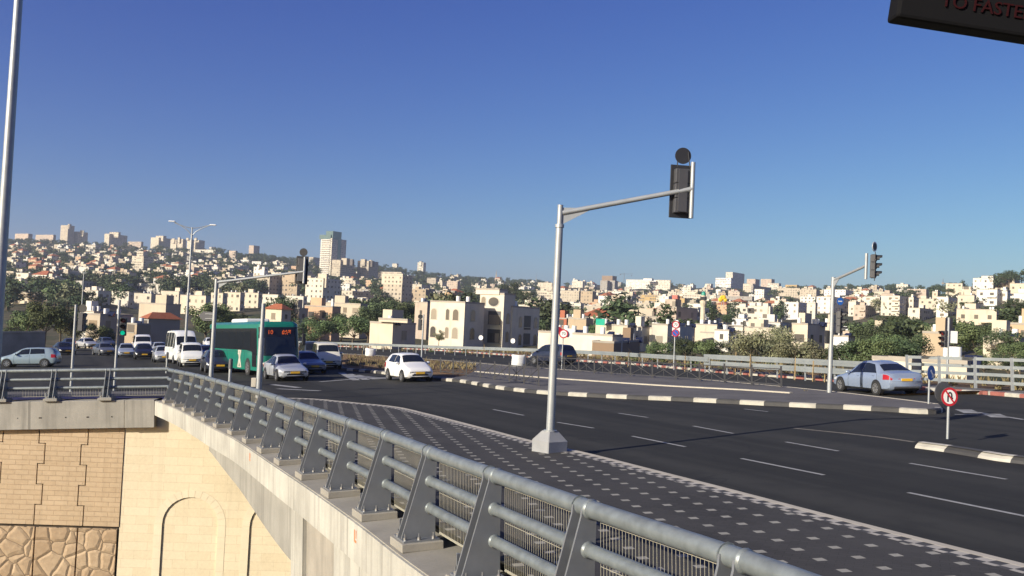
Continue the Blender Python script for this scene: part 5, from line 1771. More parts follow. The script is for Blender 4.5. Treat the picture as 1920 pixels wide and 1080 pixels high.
def roof_mesh(L, W_, H, hip):
    r = MB()
    if hip:
        e = 0.4; k = min(L, W_) * 0.32; hh = min(L, W_) * 0.24 + 0.5
        vs = [(-L - e, -e, H), (e, -e, H), (e, W_ + e, H), (-L - e, W_ + e, H)]
        if L >= W_: vs += [(-L + k * 1.4, W_ / 2, H + hh), (-k * 1.4, W_ / 2, H + hh)]; fs = [(0, 1, 5, 4), (1, 2, 5), (2, 3, 4, 5), (3, 0, 4), (3, 2, 1, 0)]
        else: vs += [(-L / 2, k * 1.4, H + hh), (-L / 2, W_ - k * 1.4, H + hh)]; fs = [(0, 1, 4), (1, 2, 5, 4), (2, 3, 5), (3, 0, 4, 5), (3, 2, 1, 0)]
        r.add(vs, fs, 0)
    else:
        t = 0.22; p = 0.55
        r.add([(-L + t, t, H - p), (-t, t, H - p), (-t, W_ - t, H - p), (-L + t, W_ - t, H - p)], [(0, 1, 2, 3)], 0)
        o = [(-L - .04, -.04), (.04, -.04), (.04, W_ + .04), (-L - .04, W_ + .04)]; i_ = [(-L + t, t), (-t, t), (-t, W_ - t), (-L + t, W_ - t)]
        vs = [(x, y, H) for x, y in o] + [(x, y, H) for x, y in i_] + [(x, y, H - .3) for x, y in o] + [(x, y, H - p) for x, y in i_]
        fs = [(k, (k + 1) % 4, 4 + (k + 1) % 4, 4 + k) for k in range(4)] + [(8 + k, 8 + (k + 1) % 4, (k + 1) % 4, k) for k in range(4)] + [(4 + k, 4 + (k + 1) % 4, 12 + (k + 1) % 4, 12 + k) for k in range(4)]
        r.add(vs, fs, 0)
    return r


def building(x0, xc, x1, yt, yb, col, label, cat='building', name='building', d=None, yaw=None, hip=False, win=None, boxes=(), tanks=None, rooms=None, wsize=(1.25, 1.4), storey=3.1, bal=False, wcol=3.3, group=None, blank=False):
    d = d or tdepth(xc, yb); a = rad(yaw) if yaw is not None else yaw_for(xc)
    C, L, R, H = box_from_px(x0, xc, x1, yt, yb, d, a)
    RECTS.append((x0, x1, yt, yb, d))
    root = thing(name, label, cat, Matrix.Translation(C) @ RZ(-a), group)
    c = PAL[col] if isinstance(col, str) else col
    ppm = FPX / d
    if win is None: win = ppm * 1.3 > 2.2
    r_ = random.Random(int(x0 * 7 + yb * 13))
    def wall(Lx, Rx, Hx, M, nm='wall', bury=6.0, w=win):
        o = house_mesh(Lx, Rx, Hx, bury).build(nm, A['city_plain' if (w or blank) else 'city'], root, M); o.color = c + (1,)
        return o
    wl_ = wall(L, R, H, Matrix())
    ro = roof_mesh(L, R, H, hip).build('roof', A['red_tile'] if hip else A['roof'], root)
    def windows(Lx, Rx, Hx, M, parent, budget=96):
        n = 0; fl = max(1, int(Hx / storey))
        for face, ext in ((0, Lx), (1, Rx)):
            k = max(1, int(ext / wcol)); k = min(k, max(1, int(budget * ext / (Lx + Rx) / fl)))
            for f in range(fl):
                for i in range(k):
                    if r_.random() < 0.13: continue
                    u = (i + 0.5) * ext / k; z = Hx - (f + 0.55) * Hx / fl - 0.15
                    if n >= budget: return
                    n += 1
                    w_, h_ = wsize
                    if r_.random() < 0.25: w_, h_ = w_ * 1.45, h_
                    elif r_.random() < 0.2: w_, h_ = w_ * 0.6, h_ * 0.7
                    ml = (T(-u, 0, z) if face == 0 else T(0, u, z) @ RZ(rad(90))) @ Matrix.Diagonal((w_, 1, h_, 1))
                    o = put('window', WIN_ME, parent, M @ ml)
                    if ppm > 6: put('sill', SILL_ME, o)
    if win: windows(L, R, H, Matrix(), root)
    if bal:                                      # balconies on the lit front
        fl = max(1, int(H / storey))
        for f in range(fl):
            z = H - (f + 1) * H / fl + 0.1
            b = MB(); w_ = min(L * 0.45, 4.5); b.box((-w_ / 2 - .3, -0.6, z), (w_, 1.2, 0.18)); b.box((-w_ / 2 - .3, -1.15, z + .5), (w_, 0.1, 0.9))
            o = b.build('balcony', A['city_plain'], root); o.color = tuple(min(1, q * 1.08) for q in c) + (1,)
    for bx in boxes:
        X0, XC, X1, YT, YB = bx[:5]; cc = (PAL.get(bx[5], bx[5]) if isinstance(bx[5], str) else bx[5]) if len(bx) > 5 else c; dd = d + (bx[6] if len(bx) > 6 else 0.6)
        C2, L2, R2, H2 = box_from_px(X0, XC, X1, YT, YB, dd, a, (1.0, 90), 3.0)
        M2 = root.matrix_world.inverted() @ (Matrix.Translation(C2) @ RZ(-a))
        bury = 0.3 if YB < yt + 2 else 6.0
        o = house_mesh(L2, R2, H2, bury).build('roof_room' if YB < yt + 3 else 'wing', A['city_plain' if (win or H2 < 4) else 'city'], root, M2); o.color = cc + (1,)
        rr = roof_mesh(L2, R2, H2, False).build('roof', A['roof'], o)
        if win and H2 > 4: windows(L2, R2, H2, M2, root, 40)
    if not hip:
        nroom = rooms if rooms is not None else (1 if ppm > 1.2 and r_.random() < .6 else 0)
        for i in range(nroom):
            w_ = min(3.6, L * .4); dx = -r_.uniform(w_, max(w_ + .1, L - .4)); dy = r_.uniform(.6, max(.7, R - 4))
            b = house_mesh(w_, min(3.2, R * .5), 2.4, 0.0); b.add([(-w_, 0, 2.4), (0, 0, 2.4), (0, min(3.2, R * .5), 2.4), (-w_, min(3.2, R * .5), 2.4)], [(0, 1, 2, 3)])
            o = b.build('roof_room', A['city_plain'], root, T(dx + w_, dy, H - .5)); o.color = c + (1,)
        nt = tanks if tanks is not None else (r_.randint(1, 4) if ppm > 1.6 else 0)
        for i in range(nt):
            p = (-r_.uniform(.8, max(.9, L - .8)), r_.uniform(.8, max(.9, R - .8)), H - .3)
            put('water_tank', TANK_ME, root, T(*p) @ RZ(r_.random()))
            if r_.random() < .6: put('solar_panel', SOLAR_ME, root, T(p[0] + 1.1, p[1], H - .5) @ RZ(r_.uniform(-.4, .4)))
    return root


# hand placed: left edge, near corner, right edge, top, foot, colour, label
HB = [
    (27, 52, 60, 438, 456, 'pink', 'long pale institutional block with a yellow end wall on the left skyline', {}),
    (66, 99, 104, 440, 456, 'pink', 'second long pale block on the skyline just left of the grid-windowed tower', {}),
    (112, 126, 138, 422, 454, 'beige', 'square grid-windowed tower standing out on the left skyline', dict(boxes=[(127, 130, 134, 420, 424)])),
    (138, 146, 164, 434, 452, 'cream', 'cream block right beside the grid-windowed skyline tower', dict(boxes=[(150, 156, 158, 432, 438)])),
    (195, 204, 238, 438, 456, 'cream', 'stepped block with a long shaded side on the left skyline', dict(boxes=[(205, 222, 226, 435, 440)])),
    (160, 178, 189, 459, 476, 'pale', 'bright cube of flats high on the left hill below the stepped block', {}),
    (239, 264, 268, 453, 467, 'pink', 'pale low block on the skyline between two stepped blocks', {}),
    (282, 297, 322, 445, 462, 'cream', 'second stepped block on the skyline left of the lamp arms', dict(boxes=[(292, 306, 312, 442, 447)])),
    (319, 330, 334, 449, 467, 'cream', 'first and leftmost of the row of small skyline towers behind the lamp', dict(boxes=[(322, 327, 329, 447, 451)])),
    (332, 342, 349, 448, 468, 'cream', 'second of the row of small skyline towers behind the lamp', dict(boxes=[(333, 337, 339, 445, 450)])),
    (350, 357, 363, 449, 470, 'cream', 'third of the row of small skyline towers, right of the lamp pole', dict(boxes=[(349, 353, 355, 446, 450)])),
    (362, 372, 383, 450, 470, 'cream', 'fourth and rightmost of the row of small skyline towers', dict(boxes=[(364, 368, 370, 446, 451)])),
    (365, 404, 408, 468, 478, 'pale', 'long low pale block under the rightmost skyline towers', {}),
    (392, 402, 405, 463, 470, 'white', 'small white roof house on the hill crest right of the lamp', {}),
    (429, 441, 445, 470, 484, 'pink', 'pinkish house on the crest left of the hilltop hotel', {}),
    (246, 268, 287, 480, 508, 'cream', 'mid-slope stepped tower of flats on the left hill', dict(boxes=[(256, 268, 277, 471, 482, 'cream')])),
    (350, 360, 412, 480, 492, 'grey', 'dark terraced block with bright slanting fins on the left hill', dict(blank=True, boxes=[(361, 367, 369, 489, 498, 'white', -4), (372, 378, 380, 486, 495, 'white', -4), (386, 390, 392, 487, 500, 'white', -4), (398, 403, 405, 487, 501, 'white', -4), (409, 414, 416, 487, 500, 'white', -4)])),
    (450, 466, 469, 487, 495, 'white', 'white slab house on the slope left of the tall tower', {}),
    (472, 489, 492, 490, 498, 'white', 'white flat slab house above the cream eight storey block', {}),
    (466, 475, 486, 460, 478, 'pink', 'hilltop hotel tower with a pink lit side', {}),
    (579, 587, 599, 482, 494, 'beige', 'low tower on the crest just left of the glass-topped tower', {}),
    (782, 793, 798, 492, 512, 'pale', 'small far tower standing alone on the middle skyline', dict(boxes=[(786, 790, 793, 490, 494)])),
    (735, 744, 747, 494, 503, 'pale', 'small pale building on the wooded crest right of the twin blocks', {}),
    (621, 637, 663, 487, 520, 'beige', 'left one of the twin brown balconied blocks by the glass-topped tower', dict(boxes=[(640, 650, 656, 484, 489), (656, 661, 664, 486, 490, 'dark')])),
    (669, 690, 708, 489, 522, 'beige', 'right one of the twin brown balconied blocks by the glass-topped tower', dict(boxes=[(676, 684, 688, 486, 491), (694, 698, 702, 489, 493, 'dark')])),
    (707, 752, 757, 510, 524, 'cream', 'cream slab of flats behind the ribbed tower block', {}),
    (717, 752, 771, 516, 570, 'beige', 'ribbed beige tower block with a wider top in the middle', dict(boxes=[(716, 755, 757, 513, 519, 'cream')])),
    (474, 504, 528, 516, 552, 'beige', 'beige eight storey block with a white roof house left of the middle', dict(boxes=[(475, 495, 502, 500, 518, 'white', 6), (482, 486, 489, 496, 502, 'white', 6)])),
    (527, 556, 573, 514, 556, 'tan', 'tan tower block behind the overhanging signal head', dict(boxes=[(540, 553, 560, 509, 516)])),
    (571, 604, 637, 521, 570, 'pale', 'large pale block with a big shaded side below the glass-topped tower', dict(boxes=[(596, 612, 616, 513, 523, 'cream')])),
    (637, 655, 657, 532, 545, 'white', 'white house with an arched shadow right of the large pale block', {}),
    (640, 660, 700, 545, 562, 'cream', 'cream house with a long shaded side above the brick terrace', {}),
    (685, 697, 704, 525, 542, 'peach', 'peach house with a sloping roof line below the twin blocks', {}),
    (768, 797, 812, 542, 570, 'tan', 'tan office block with dark loggias right of the ribbed tower', dict(boxes=[(795, 803, 815, 541, 570, 'tan', 3)])),
    (772, 790, 806, 533, 546, 'cream', 'cream house stacked behind the tan office block', {}),
    (800, 817, 822, 521, 534, 'beige', 'beige house on the slope under the small far tower', {}),
    (837, 857, 862, 527, 548, 'pink', 'pinkish flats on the slope left of the oval window house', {}),
    (22, 38, 60, 522, 548, 'pale', 'pale flats with a dark shaded end beside the lamp mast', {}),
    (135, 153, 203, 526, 546, 'pale', 'block with a broad dark shaded side on the left slope', dict(yaw=14)),
    (155, 182, 206, 544, 578, 'pale', 'pale four storey block above the trees on the left', {}),
    (18, 88, 100, 549, 574, 'cream', 'long low school building with a strip of windows on the far left', dict(wsize=(2.2, 1.3))),
    (208, 240, 251, 546, 576, 'pale', 'pale flats left of the row above the red-roofed hall', {}),
    (250, 282, 301, 550, 580, 'cream', 'cream flats with a grey shaded end above the red-roofed hall', {}),
    (300, 334, 338, 546, 576, 'cream', 'cream flats directly behind the double lamp pole', {}),
    (239, 300, 304, 532, 547, 'pale', 'long pale terrace behind the flats above the red-roofed hall', {}),
    (258, 282, 286, 520, 533, 'pale', 'pale terrace house third tier above the red-roofed hall', {}),
    (336, 384, 388, 554, 592, 'cream', 'wide cream flats right of the double lamp pole', {}),
    (342, 372, 378, 544, 556, 'cream', 'cream flats peeping over the wide block right of the lamp pole', {}),
    (394, 416, 419, 549, 586, 'cream', 'first cream apartment block right of the overhead signal pole', {}),
    (419, 449, 452, 548, 584, 'cream', 'second cream apartment block above the coach roof', {}),
    (452, 483, 488, 549, 582, 'cream', 'third cream apartment block above the coach roof', {}),
    (486, 520, 530, 552, 580, 'pale', 'pale apartment block above the coach front', {}),
    (535, 568, 575, 555, 575, 'pale', 'pale low flats below the tan tower block', {}),
    (270, 278, 337, 597, 614, 'grey', 'grey-walled hall with a red hipped roof behind the cars', dict(hip=True, yaw=43, d=172)),
    (260, 310, 338, 569, 592, 'beige', 'plain beige flat-roofed block behind the red-roofed hall', dict(d=205, blank=True, win=False)),
    (180, 186, 247, 588, 622, 'beige', 'low flat-roofed building with a shaded front between trees and hall', dict(d=165, yaw=16)),
    (150, 175, 184, 583, 606, 'white', 'small white building beside the black signal disc on the left', dict(d=175)),
    (238, 256, 268, 606, 622, 'tan', 'low tan house left of the red-roofed hall', dict(d=160)),
    (497, 527, 535, 580, 602, 'cream', 'cream house with a small red roof above the coach', dict(d=200, hip=True)),
    (538, 560, 566, 577, 602, 'beige', 'beige house right of the small red roof above the coach', dict(d=210)),
    (570, 622, 629, 574, 604, 'peach', 'peach three storey house behind the trees right of the coach', dict(d=215)),
    (600, 675, 684, 569, 592, 'beige', 'open brick terrace house behind the trees', dict(d=240)),
    (692, 735, 778, 604, 645, 'cream', 'low cream house with a flat overhanging roof slab by the crash barrier', dict(d=138, boxes=[(710, 764, 772, 598, 602, 'cream', -2)])),
    (777, 800, 808, 566, 600, 'pink', 'pinkish house tucked behind the left wing of the oval window house', dict(d=230)),
    # middle and right
    (1006, 1042, 1048, 545, 562, 'cream', 'yellowish block of flats just left of the big signal pole', {}),
    (1008, 1035, 1039, 530, 544, 'cream', 'yellowish flats one tier up left of the big signal pole', {}),
    (1051, 1085, 1090, 545, 566, 'beige', 'beige block right of the big signal pole', {}),
    (1088, 1110, 1117, 546, 572, 'tan', 'tan banded office block right of the big signal pole', {}),
    (1072, 1092, 1096, 527, 544, 'pale', 'pale flats two tiers up right of the big signal pole', {}),
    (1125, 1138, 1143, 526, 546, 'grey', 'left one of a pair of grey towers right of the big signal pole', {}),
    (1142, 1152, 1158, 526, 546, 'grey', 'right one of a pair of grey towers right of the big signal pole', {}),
    (1128, 1148, 1156, 517, 530, 'brown', 'unfinished brown frame building on the skyline left of the long white hall', {}),
    (1163, 1256, 1258, 525, 545, 'white', 'long white hall on the skyline with a block at its right end', dict(boxes=[(1230, 1256, 1258, 525, 547, 'pale', -3), (1206, 1222, 1226, 522, 526, 'bright')])),
    (1200, 1232, 1236, 553, 568, 'ochre', 'ochre flat block below the long white hall', {}),
    (1236, 1253, 1259, 555, 573, 'white', 'white and yellow block between the two ochre ones', {}),
    (1260, 1283, 1288, 559, 576, 'ochre', 'ochre block with a red roof box left of the minaret', dict(boxes=[(1260, 1270, 1273, 553, 560, (0.5, 0.14, 0.10))])),
    (1192, 1225, 1228, 568, 585, 'beige', 'beige colonnaded block above the round dark tree', {}),
    (1274, 1315, 1318, 552, 562, 'pale', 'long pale roofed block behind the minaret', {}),
    (1322, 1410, 1414, 556, 566, 'grey', 'long grey market hall with a blue-grey roof right of the minaret', {}),
    (1360, 1373, 1395, 510, 536, 'pale', 'tall balconied tower on the skyline right of centre', {}),
    (1341, 1370, 1374, 521, 541, 'bright', 'bright white block in front of the balconied skyline tower', {}),
    (1393, 1411, 1416, 532, 546, 'cream', 'yellowish block at the foot of the balconied skyline tower', {}),
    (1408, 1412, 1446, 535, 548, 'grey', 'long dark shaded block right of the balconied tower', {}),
    (1400, 1416, 1424, 523, 536, 'pink', 'pinkish skyline block right of the balconied tower', {}),
    (1426, 1446, 1452, 523, 540, 'pink', 'pinkish skyline slab second right of the balconied tower', {}),
    (1438, 1460, 1464, 531, 544, 'pale', 'pale skyline block left of the long tan museum', {}),
    (1414, 1432, 1448, 542, 564, 'white', 'white block with a dark band and a dark blue shaded side', {}),
    (1457, 1499, 1501, 540, 560, 'beige', 'long tan building with a row of small top windows', {}),
    (1499, 1530, 1536, 543, 562, 'beige', 'tan building continuing right of the long tan one', {}),
    (1472, 1494, 1498, 534, 542, 'ochre', 'ochre roof storey above the long tan building', {}),
    (1469, 1496, 1514, 566, 600, 'white', 'white flats with red window bands', {}),
    (1500, 1528, 1531, 556, 574, 'white', 'white block with a band of windows above the red banded flats', {}),
    (1512, 1528, 1532, 568, 600, 'pale', 'pale stair tower block between white flats', {}),
    (1530, 1562, 1600, 556, 590, 'white', 'large white four storey block behind the right signal pole', dict(yaw=36)),
    (1545, 1585, 1600, 543, 558, 'bright', 'white terraced block behind the overhead arm of the right signal', {}),
    (1590, 1604, 1620, 565, 592, 'pale', 'pale flats right of the blue disc sign', {}),
    (1600, 1622, 1642, 572, 596, 'pink', 'pinkish balconied flats right of the blue disc sign', dict(bal=True)),
    (1379, 1443, 1448, 574, 604, 'pale', 'jumble of pale flats in front of the market hall', dict(boxes=[(1386, 1398, 1402, 569, 575), (1430, 1440, 1446, 568, 576)])),
    (1343, 1362, 1373, 571, 592, 'peach', 'orange house with a red roof right of the minaret', dict(hip=True)),
    (1302, 1343, 1349, 608, 648, 'cream', 'cream prayer hall at the foot of the minaret', dict(boxes=[(1312, 1346, 1352, 623, 650, 'cream', -4)])),
    (1372, 1398, 1409, 597, 613, 'bright', 'bright white roof building right of the prayer hall', dict(boxes=[(1345, 1396, 1410, 610, 648, 'grey', -1.5)])),
    (1346, 1366, 1370, 618, 640, 'white', 'small white shed before the bright roof building', dict(d=175)),
    (1115, 1175, 1192, 609, 655, 'cream', 'cream two storey house with a green tarpaulin on its roof', dict(d=165)),
    (1190, 1202, 1206, 612, 655, 'pale', 'pale narrow house right of the green tarpaulin house', dict(d=170)),
    (1212, 1234, 1246, 614, 650, 'cream', 'cream house with a yellow corner left of the no-parking sign', dict(d=178)),
    (1243, 1250, 1300, 607, 660, 'pale', 'shaded grey house behind the no-parking sign', dict(d=170, yaw=18)),
    (1008, 1147, 1152, 627, 665, 'pale', 'long cream wall-like house behind the crash barrier and big signal pole', dict(d=128, win=False, blank=True, tanks=5)),
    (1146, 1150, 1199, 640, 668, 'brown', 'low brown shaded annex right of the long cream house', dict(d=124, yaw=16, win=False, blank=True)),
    (1064, 1098, 1104, 597, 628, 'tan', 'tan rough walled house right of the big signal pole', dict(d=200, win=False, blank=True)),
    (1075, 1088, 1094, 568, 592, 'pale', 'pale narrow house above the tan rough walled house', {}),
    (1094, 1140, 1146, 574, 592, 'beige', 'long beige warehouse above the green tarpaulin', {}),
    (1040, 1062, 1066, 596, 610, (0.36, 0.11, 0.06), 'small red walled shed by the big signal pole', dict(d=230)),
    (1485, 1513, 1546, 606, 655, 'cream', 'cream house with a stone shaded side behind the flowering bush', dict(d=165, bal=True)),
    (1548, 1562, 1568, 605, 640, 'cream', 'cream house just left of the right signal pole', dict(d=210)),
    (1566, 1590, 1592, 629, 652, 'bright', 'bright white gabled shed right of the right signal pole', dict(d=150, win=False, blank=True)),
    (1578, 1592, 1612, 619, 640, 'pink', 'small pinkish house behind the bright white shed', dict(d=230)),
    (1625, 1660, 1676, 618, 634, 'beige', 'low beige house among the dark trees on the right', dict(d=190)),
    (1651, 1686, 1704, 554, 594, 'pale', 'pale balconied block right of the pink flats', dict(bal=True)),
    (1703, 1712, 1722, 557, 592, 'pale', 'slim pale stair block right of the balconied block', {}),
    (1700, 1736, 1741, 542, 562, 'pink', 'pink block high behind the balconied block', {}),
    (1680, 1702, 1706, 533, 548, 'pale', 'pale far block left of the pink high block', {}),
    (1702, 1724, 1750, 577, 600, 'pale', 'pale terrace house with a plain shaded side on the right', {}),
    (1747, 1757, 1760, 546, 585, 'cream', 'slim cream tower on the right hillside', {}),
    (1722, 1750, 1755, 560, 584, 'cream', 'cream flats left of the slim cream tower', {}),
    (1755, 1777, 1795, 556, 596, 'white', 'white flats with wide dark windows below the slim tower', {}),
    (1795, 1826, 1830, 553, 585, 'cream', 'cream flats with a tall stair slot on the right hill', {}),
    (1773, 1804, 1809, 531, 552, 'cream', 'cream house by itself under the right hilltop', {}),
    (1824, 1862, 1874, 521, 542, 'white', 'white house with dark corner balconies near the right hilltop', dict(bal=False, boxes=[(1840, 1862, 1864, 517, 522)])),
    (1867, 1902, 1912, 519, 538, 'beige', 'beige house on the right hilltop under the dark pine', {}),
    (1893, 1920, 1935, 531, 546, 'cream', 'cream low house by the right edge below the hilltop', {}),
    (1830, 1869, 1884, 542, 574, 'white', 'white tall flats with balconies halfway up the right hill', dict(bal=True)),
    (1880, 1888, 1894, 545, 572, 'white', 'white narrow tower right of the balconied hillside flats', {}),
    (1793, 1868, 1880, 580, 606, 'cream', 'broad cream flats with recessed balconies low on the right hill', dict(bal=True)),
    (1900, 1930, 1940, 549, 572, 'white', 'white house with a brown eave at the right edge', {}),
    (1729, 1774, 1802, 622, 655, 'tan', 'rough tan house behind the right slim signal pole', dict(d=120, tanks=2, win=False, blank=True, boxes=[(1746, 1776, 1790, 614, 624, 'tan', 2)])),
    (1891, 1948, 1956, 606, 640, 'peach', 'orange plastered house at the right edge', dict(d=120)),
    (1843, 1912, 1925, 632, 660, 'cream', 'low cream house with a white roof sheet at the right edge', dict(d=105, win=False, blank=True)),
    (1655, 1708, 1716, 671, 716, 'pale', 'pale garden wall house just beyond the four-bar railing', dict(d=70, win=False, blank=True, tanks=0, rooms=0)),
    (1728, 1812, 1816, 676, 718, 'cream', 'low cream house seen through the four-bar railing', dict(d=66, win=False, blank=True, tanks=2, rooms=0)),
]
for x0, xc, x1, yt, yb, c, lb, kw in HB: building(x0, xc, x1, yt, yb, c, lb, **kw)

# the beige apartment house with the oval window
dA, aA = 158.0, rad(33)
def px_frame(xc, yb, d, a): return Matrix.Translation(P(xc, yb, d)) @ RZ(-a)
MA = px_frame(868, 650, dA, aA)
ah = thing('apartment_house', 'large beige apartment house with a tall middle bay and an oval window', 'apartment house', MA)
CA = (0.64, 0.58, 0.46)
def ablock(nm, x0, xc, x1, yt, dd, roof=True, col=CA):
    C, L, R, H = box_from_px(x0, xc, x1, yt, 650, dd, aA, (0.5, 60), 9)
    M = MA.inverted() @ (Matrix.Translation(C) @ RZ(-aA))
    o = house_mesh(L, R, H, 5).build(nm, A['city_plain'], ah, M); o.color = col + (1,)
    if roof: roof_mesh(L, R, H, False).build('roof', A['roof'], o)
    return M, L, R, H, o
M1, L1, R1, H1, _ = ablock('left_wing', 803, 868, 905, 565, dA)
M2, L2, R2, H2, _ = ablock('middle_bay', 896, 941, 962, 549, dA + 5.5)
M3, L3, R3, H3, _ = ablock('right_wing', 930, 958, 1009, 573, dA + 7.5)
RECTS.append((803, 1009, 545, 650, dA))
C, L, R, H = box_from_px(892, 936, 952, 541, 549.5, dA + 6.2, aA, (0.5, 60), 6)
o = house_mesh(L, R, H, .3).build('roof_room', A['city_plain'], ah, MA.inverted() @ (Matrix.Translation(C) @ RZ(-aA))); o.color = CA + (1,)
roof_mesh(L, R, H, False).build('roof', A['roof'], o)
def arch_window(M, face, u, z, w_=1.1, h_=1.9, arched=True):
    b = MB(); pts = [(-w_ / 2, -h_ / 2), (w_ / 2, -h_ / 2), (w_ / 2, h_ / 2 - w_ / 2)]
    if arched: pts += [(w_ / 2 * math.cos(math.pi * i / 8), h_ / 2 - w_ / 2 + w_ / 2 * math.sin(math.pi * i / 8)) for i in range(1, 8)]
    else: pts[2] = (w_ / 2, h_ / 2); pts.append((-w_ / 2, h_ / 2))
    if arched: pts.append((-w_ / 2, h_ / 2 - w_ / 2))
    F = M @ (T(-u, 0, z) if face == 0 else T(0, u, z) @ RZ(rad(90)))
    b.prism([(x * 1.25, y * 1.12 + .03) for x, y in pts], -0.05, 0.02, axis='y'); o = b.build('window', A['win_frame'], ah, F)
    b = MB(); b.prism(pts, -0.065, -0.05, axis='y'); b.build('glass', A['glass_far'], o)
for z in (H1 - 2.4, H1 - 5.6):
    for u in (1.9, L1 * .48, L1 * .88): arch_window(M1, 0, u, z, 1.15 if u != L1 * .48 else .7, 1.9)
    arch_window(M1, 1, R1 * .42, z, 1.25, 2.0)
for z in (H3 - 2.9, H3 - 6.2):
    arch_window(M3, 1, R3 * .30, z, 1.0, 2.0); arch_window(M3, 1, R3 * .86, z, 1.1, 2.0)
    b = MB(); b.box((0.02, R3 * .55, z - .1), (.08, R3 * .24, 2.6)); o = b.build('balcony_opening', A['dark_open'] if 'dark_open' in A else A['black_grey'], ah, M3)
    b = MB(); b.box((.15, R3 * .55, z - 1.0), (.25, R3 * .26, .14)); b.build('balcony', A['win_frame'], ah, M3)
for z in (H2 - 4.6, H2 - 7.9):
    b = MB(); b.box((-L2 * .36, -0.02, z), (L2 * .52, .08, 2.5)); b.build('balcony_opening', A['black_grey'], ah, M2)
    b = MB(); b.box((-L2 * .36, -0.12, z - 1.3), (L2 * .56, .3, .16)); b.build('balcony', A['win_frame'], ah, M2)
    for u in (L2 * .22, L2 * .36, L2 * .5): arch_window(M2, 0, u, z - .3, .9, 1.7, False)
    arch_window(M2, 1, R2 * .4, z, 1.0, 1.9)
b = MB(); n = 24; b.prism([(1.25 * math.cos(2 * math.pi * i / n), .95 * math.sin(2 * math.pi * i / n)) for i in range(n)], -0.06, 0.02, axis='y'); o = b.build('oval_window', A['win_frame'], ah, M2 @ T(-L2 * .42, 0, H2 - 1.65))
b = MB(); b.prism([(1.1 * math.cos(2 * math.pi * i / n), .8 * math.sin(2 * math.pi * i / n)) for i in range(n)], -0.08, -0.06, axis='y'); b.build('glass', A['glass_far'], o)
arch_window(M2, 0, L2 * .85, H2 - 1.6, .9, 1.6)
for Mx, p in ((M1, (-3, 2, H1 - .3)), (M1, (-L1 * .2, 3, H1 - .3)), (M3, (-2, 4, H3 - .3)), (M3, (-1.5, R3 * .3, H3 - .3))): put('water_tank', TANK_ME, ah, Mx @ T(*p))
ds = MB(); vs = []
for j in range(4):
    for i in range(14): vs.append((.42 * j / 3 * math.cos(2 * math.pi * i / 14), -.12 * (j / 3) ** 2, .42 * j / 3 * math.sin(2 * math.pi * i / 14)))
ds.add(vs, [(j * 14 + i, j * 14 + (i + 1) % 14, (j + 1) * 14 + (i + 1) % 14, (j + 1) * 14 + i) for j in range(3) for i in range(14)]); ds.cyl((0, .02, 0), (0, .3, -.5), .03, n=6)
DISH = ds.mesh('satellite_dish', [A['white']], 60, uv=False)
for px, py, dd in ((902, 633, 154), (962, 639, 152)):
    o = put('satellite_dish', DISH); o.matrix_world = Matrix.Translation(P(px, py, dd)) @ RZ(rad(-25)) @ Matrix.Scale(1.0, 4); tag(o, 'white satellite dish low in front of the oval window house, ' + ('left one' if px < 930 else 'right one'), 'satellite dish')

# the tall glass-topped tower
dT = tdepth(618, 518); aT = yaw_for(618)
C, L, R, H = box_from_px(598, 619, 646, 446, 518, dT, aT)
tw = thing('tower_block', 'tall balconied tower with a green glass top, the highest building', 'tower', Matrix.Translation(C) @ RZ(-aT)); RECTS.append((596, 647, 433, 518, dT))
o = house_mesh(L, R, H, 12).build('wall', A['city'], tw); o.color = PAL['pale'] + (1,)
roof_mesh(L, R, H, False).build('roof', A['roof'], tw)
for f in range(19):
    z = H - 3 - f * (H - 4) / 19
    b = MB(); b.box((-L * .52, -0.9, z), (L * .80, 1.8, .35)); b.box((-L * .52, -1.7, z + .6), (L * .80, .2, 1.1)); o = b.build('balcony', A['city_plain'], tw); o.color = PAL['white'] + (1,)
b = MB(); b.box((0.15, R * .52, H * .55), (.5, R * .22, H * .9)); b.build('glass_strip', A['tower_glass'], tw)
for nm, X0, XC, X1, YT, YB in (('glass_crown', 599, 620, 636, 440, 447), ('glass_crown', 611, 624, 640, 433, 447)):
    C2, L2_, R2_, H2_ = box_from_px(X0, XC, X1, YT, YB, dT + 3, aT, (1, 60), 3)
    b = MB(); b.box((-L2_ / 2, R2_ / 2, H2_ / 2 - .5), (L2_, R2_, H2_ + 1)); b.build(nm, A['tower_glass'], tw, tw.matrix_world.inverted() @ (Matrix.Translation(C2) @ RZ(-aT)))

# minaret
dM = 262.0
mn = thing('minaret', 'cream minaret with a balcony and a green dome', 'minaret', Matrix.Translation(P(1317, 612, dM)))
s_ = dM / FPX; hz = lambda row: (612 - row) * s_
CM = PAL['cream'] + (1,)
b = MB(); b.cyl((0, 0, -8), (0, 0, hz(575)), 5.4 * s_, 4.8 * s_, 10); o = b.build('shaft', A['city_plain'], mn, smooth=20); o.color = CM
b = MB(); b.cyl((0, 0, hz(575)), (0, 0, hz(569)), 4.6 * s_, 6.3 * s_, 12); b.cyl((0, 0, hz(569)), (0, 0, hz(564)), 6.3 * s_, n=12); o = b.build('balcony', A['city_plain'], mn); o.color = CM
b = MB(); b.cyl((0, 0, hz(564)), (0, 0, hz(554)), 4.4 * s_, n=10); o = b.build('lantern', A['city_plain'], mn); o.color = CM
for i in range(8):
    a = math.pi / 4 * i; b = MB(); b.box((4.4 * s_ * math.cos(a), 4.4 * s_ * math.sin(a), hz(559.5)), (.5, .5, 6 * s_)); b.build('opening', A['black_grey'], mn)
b = MB(); n = 14; pr = [(4.3, 554), (4.5, 552.5), (4.0, 549.5), (2.6, 547.3), (1.0, 546.2), (.25, 545.6), (.12, 542.5)]
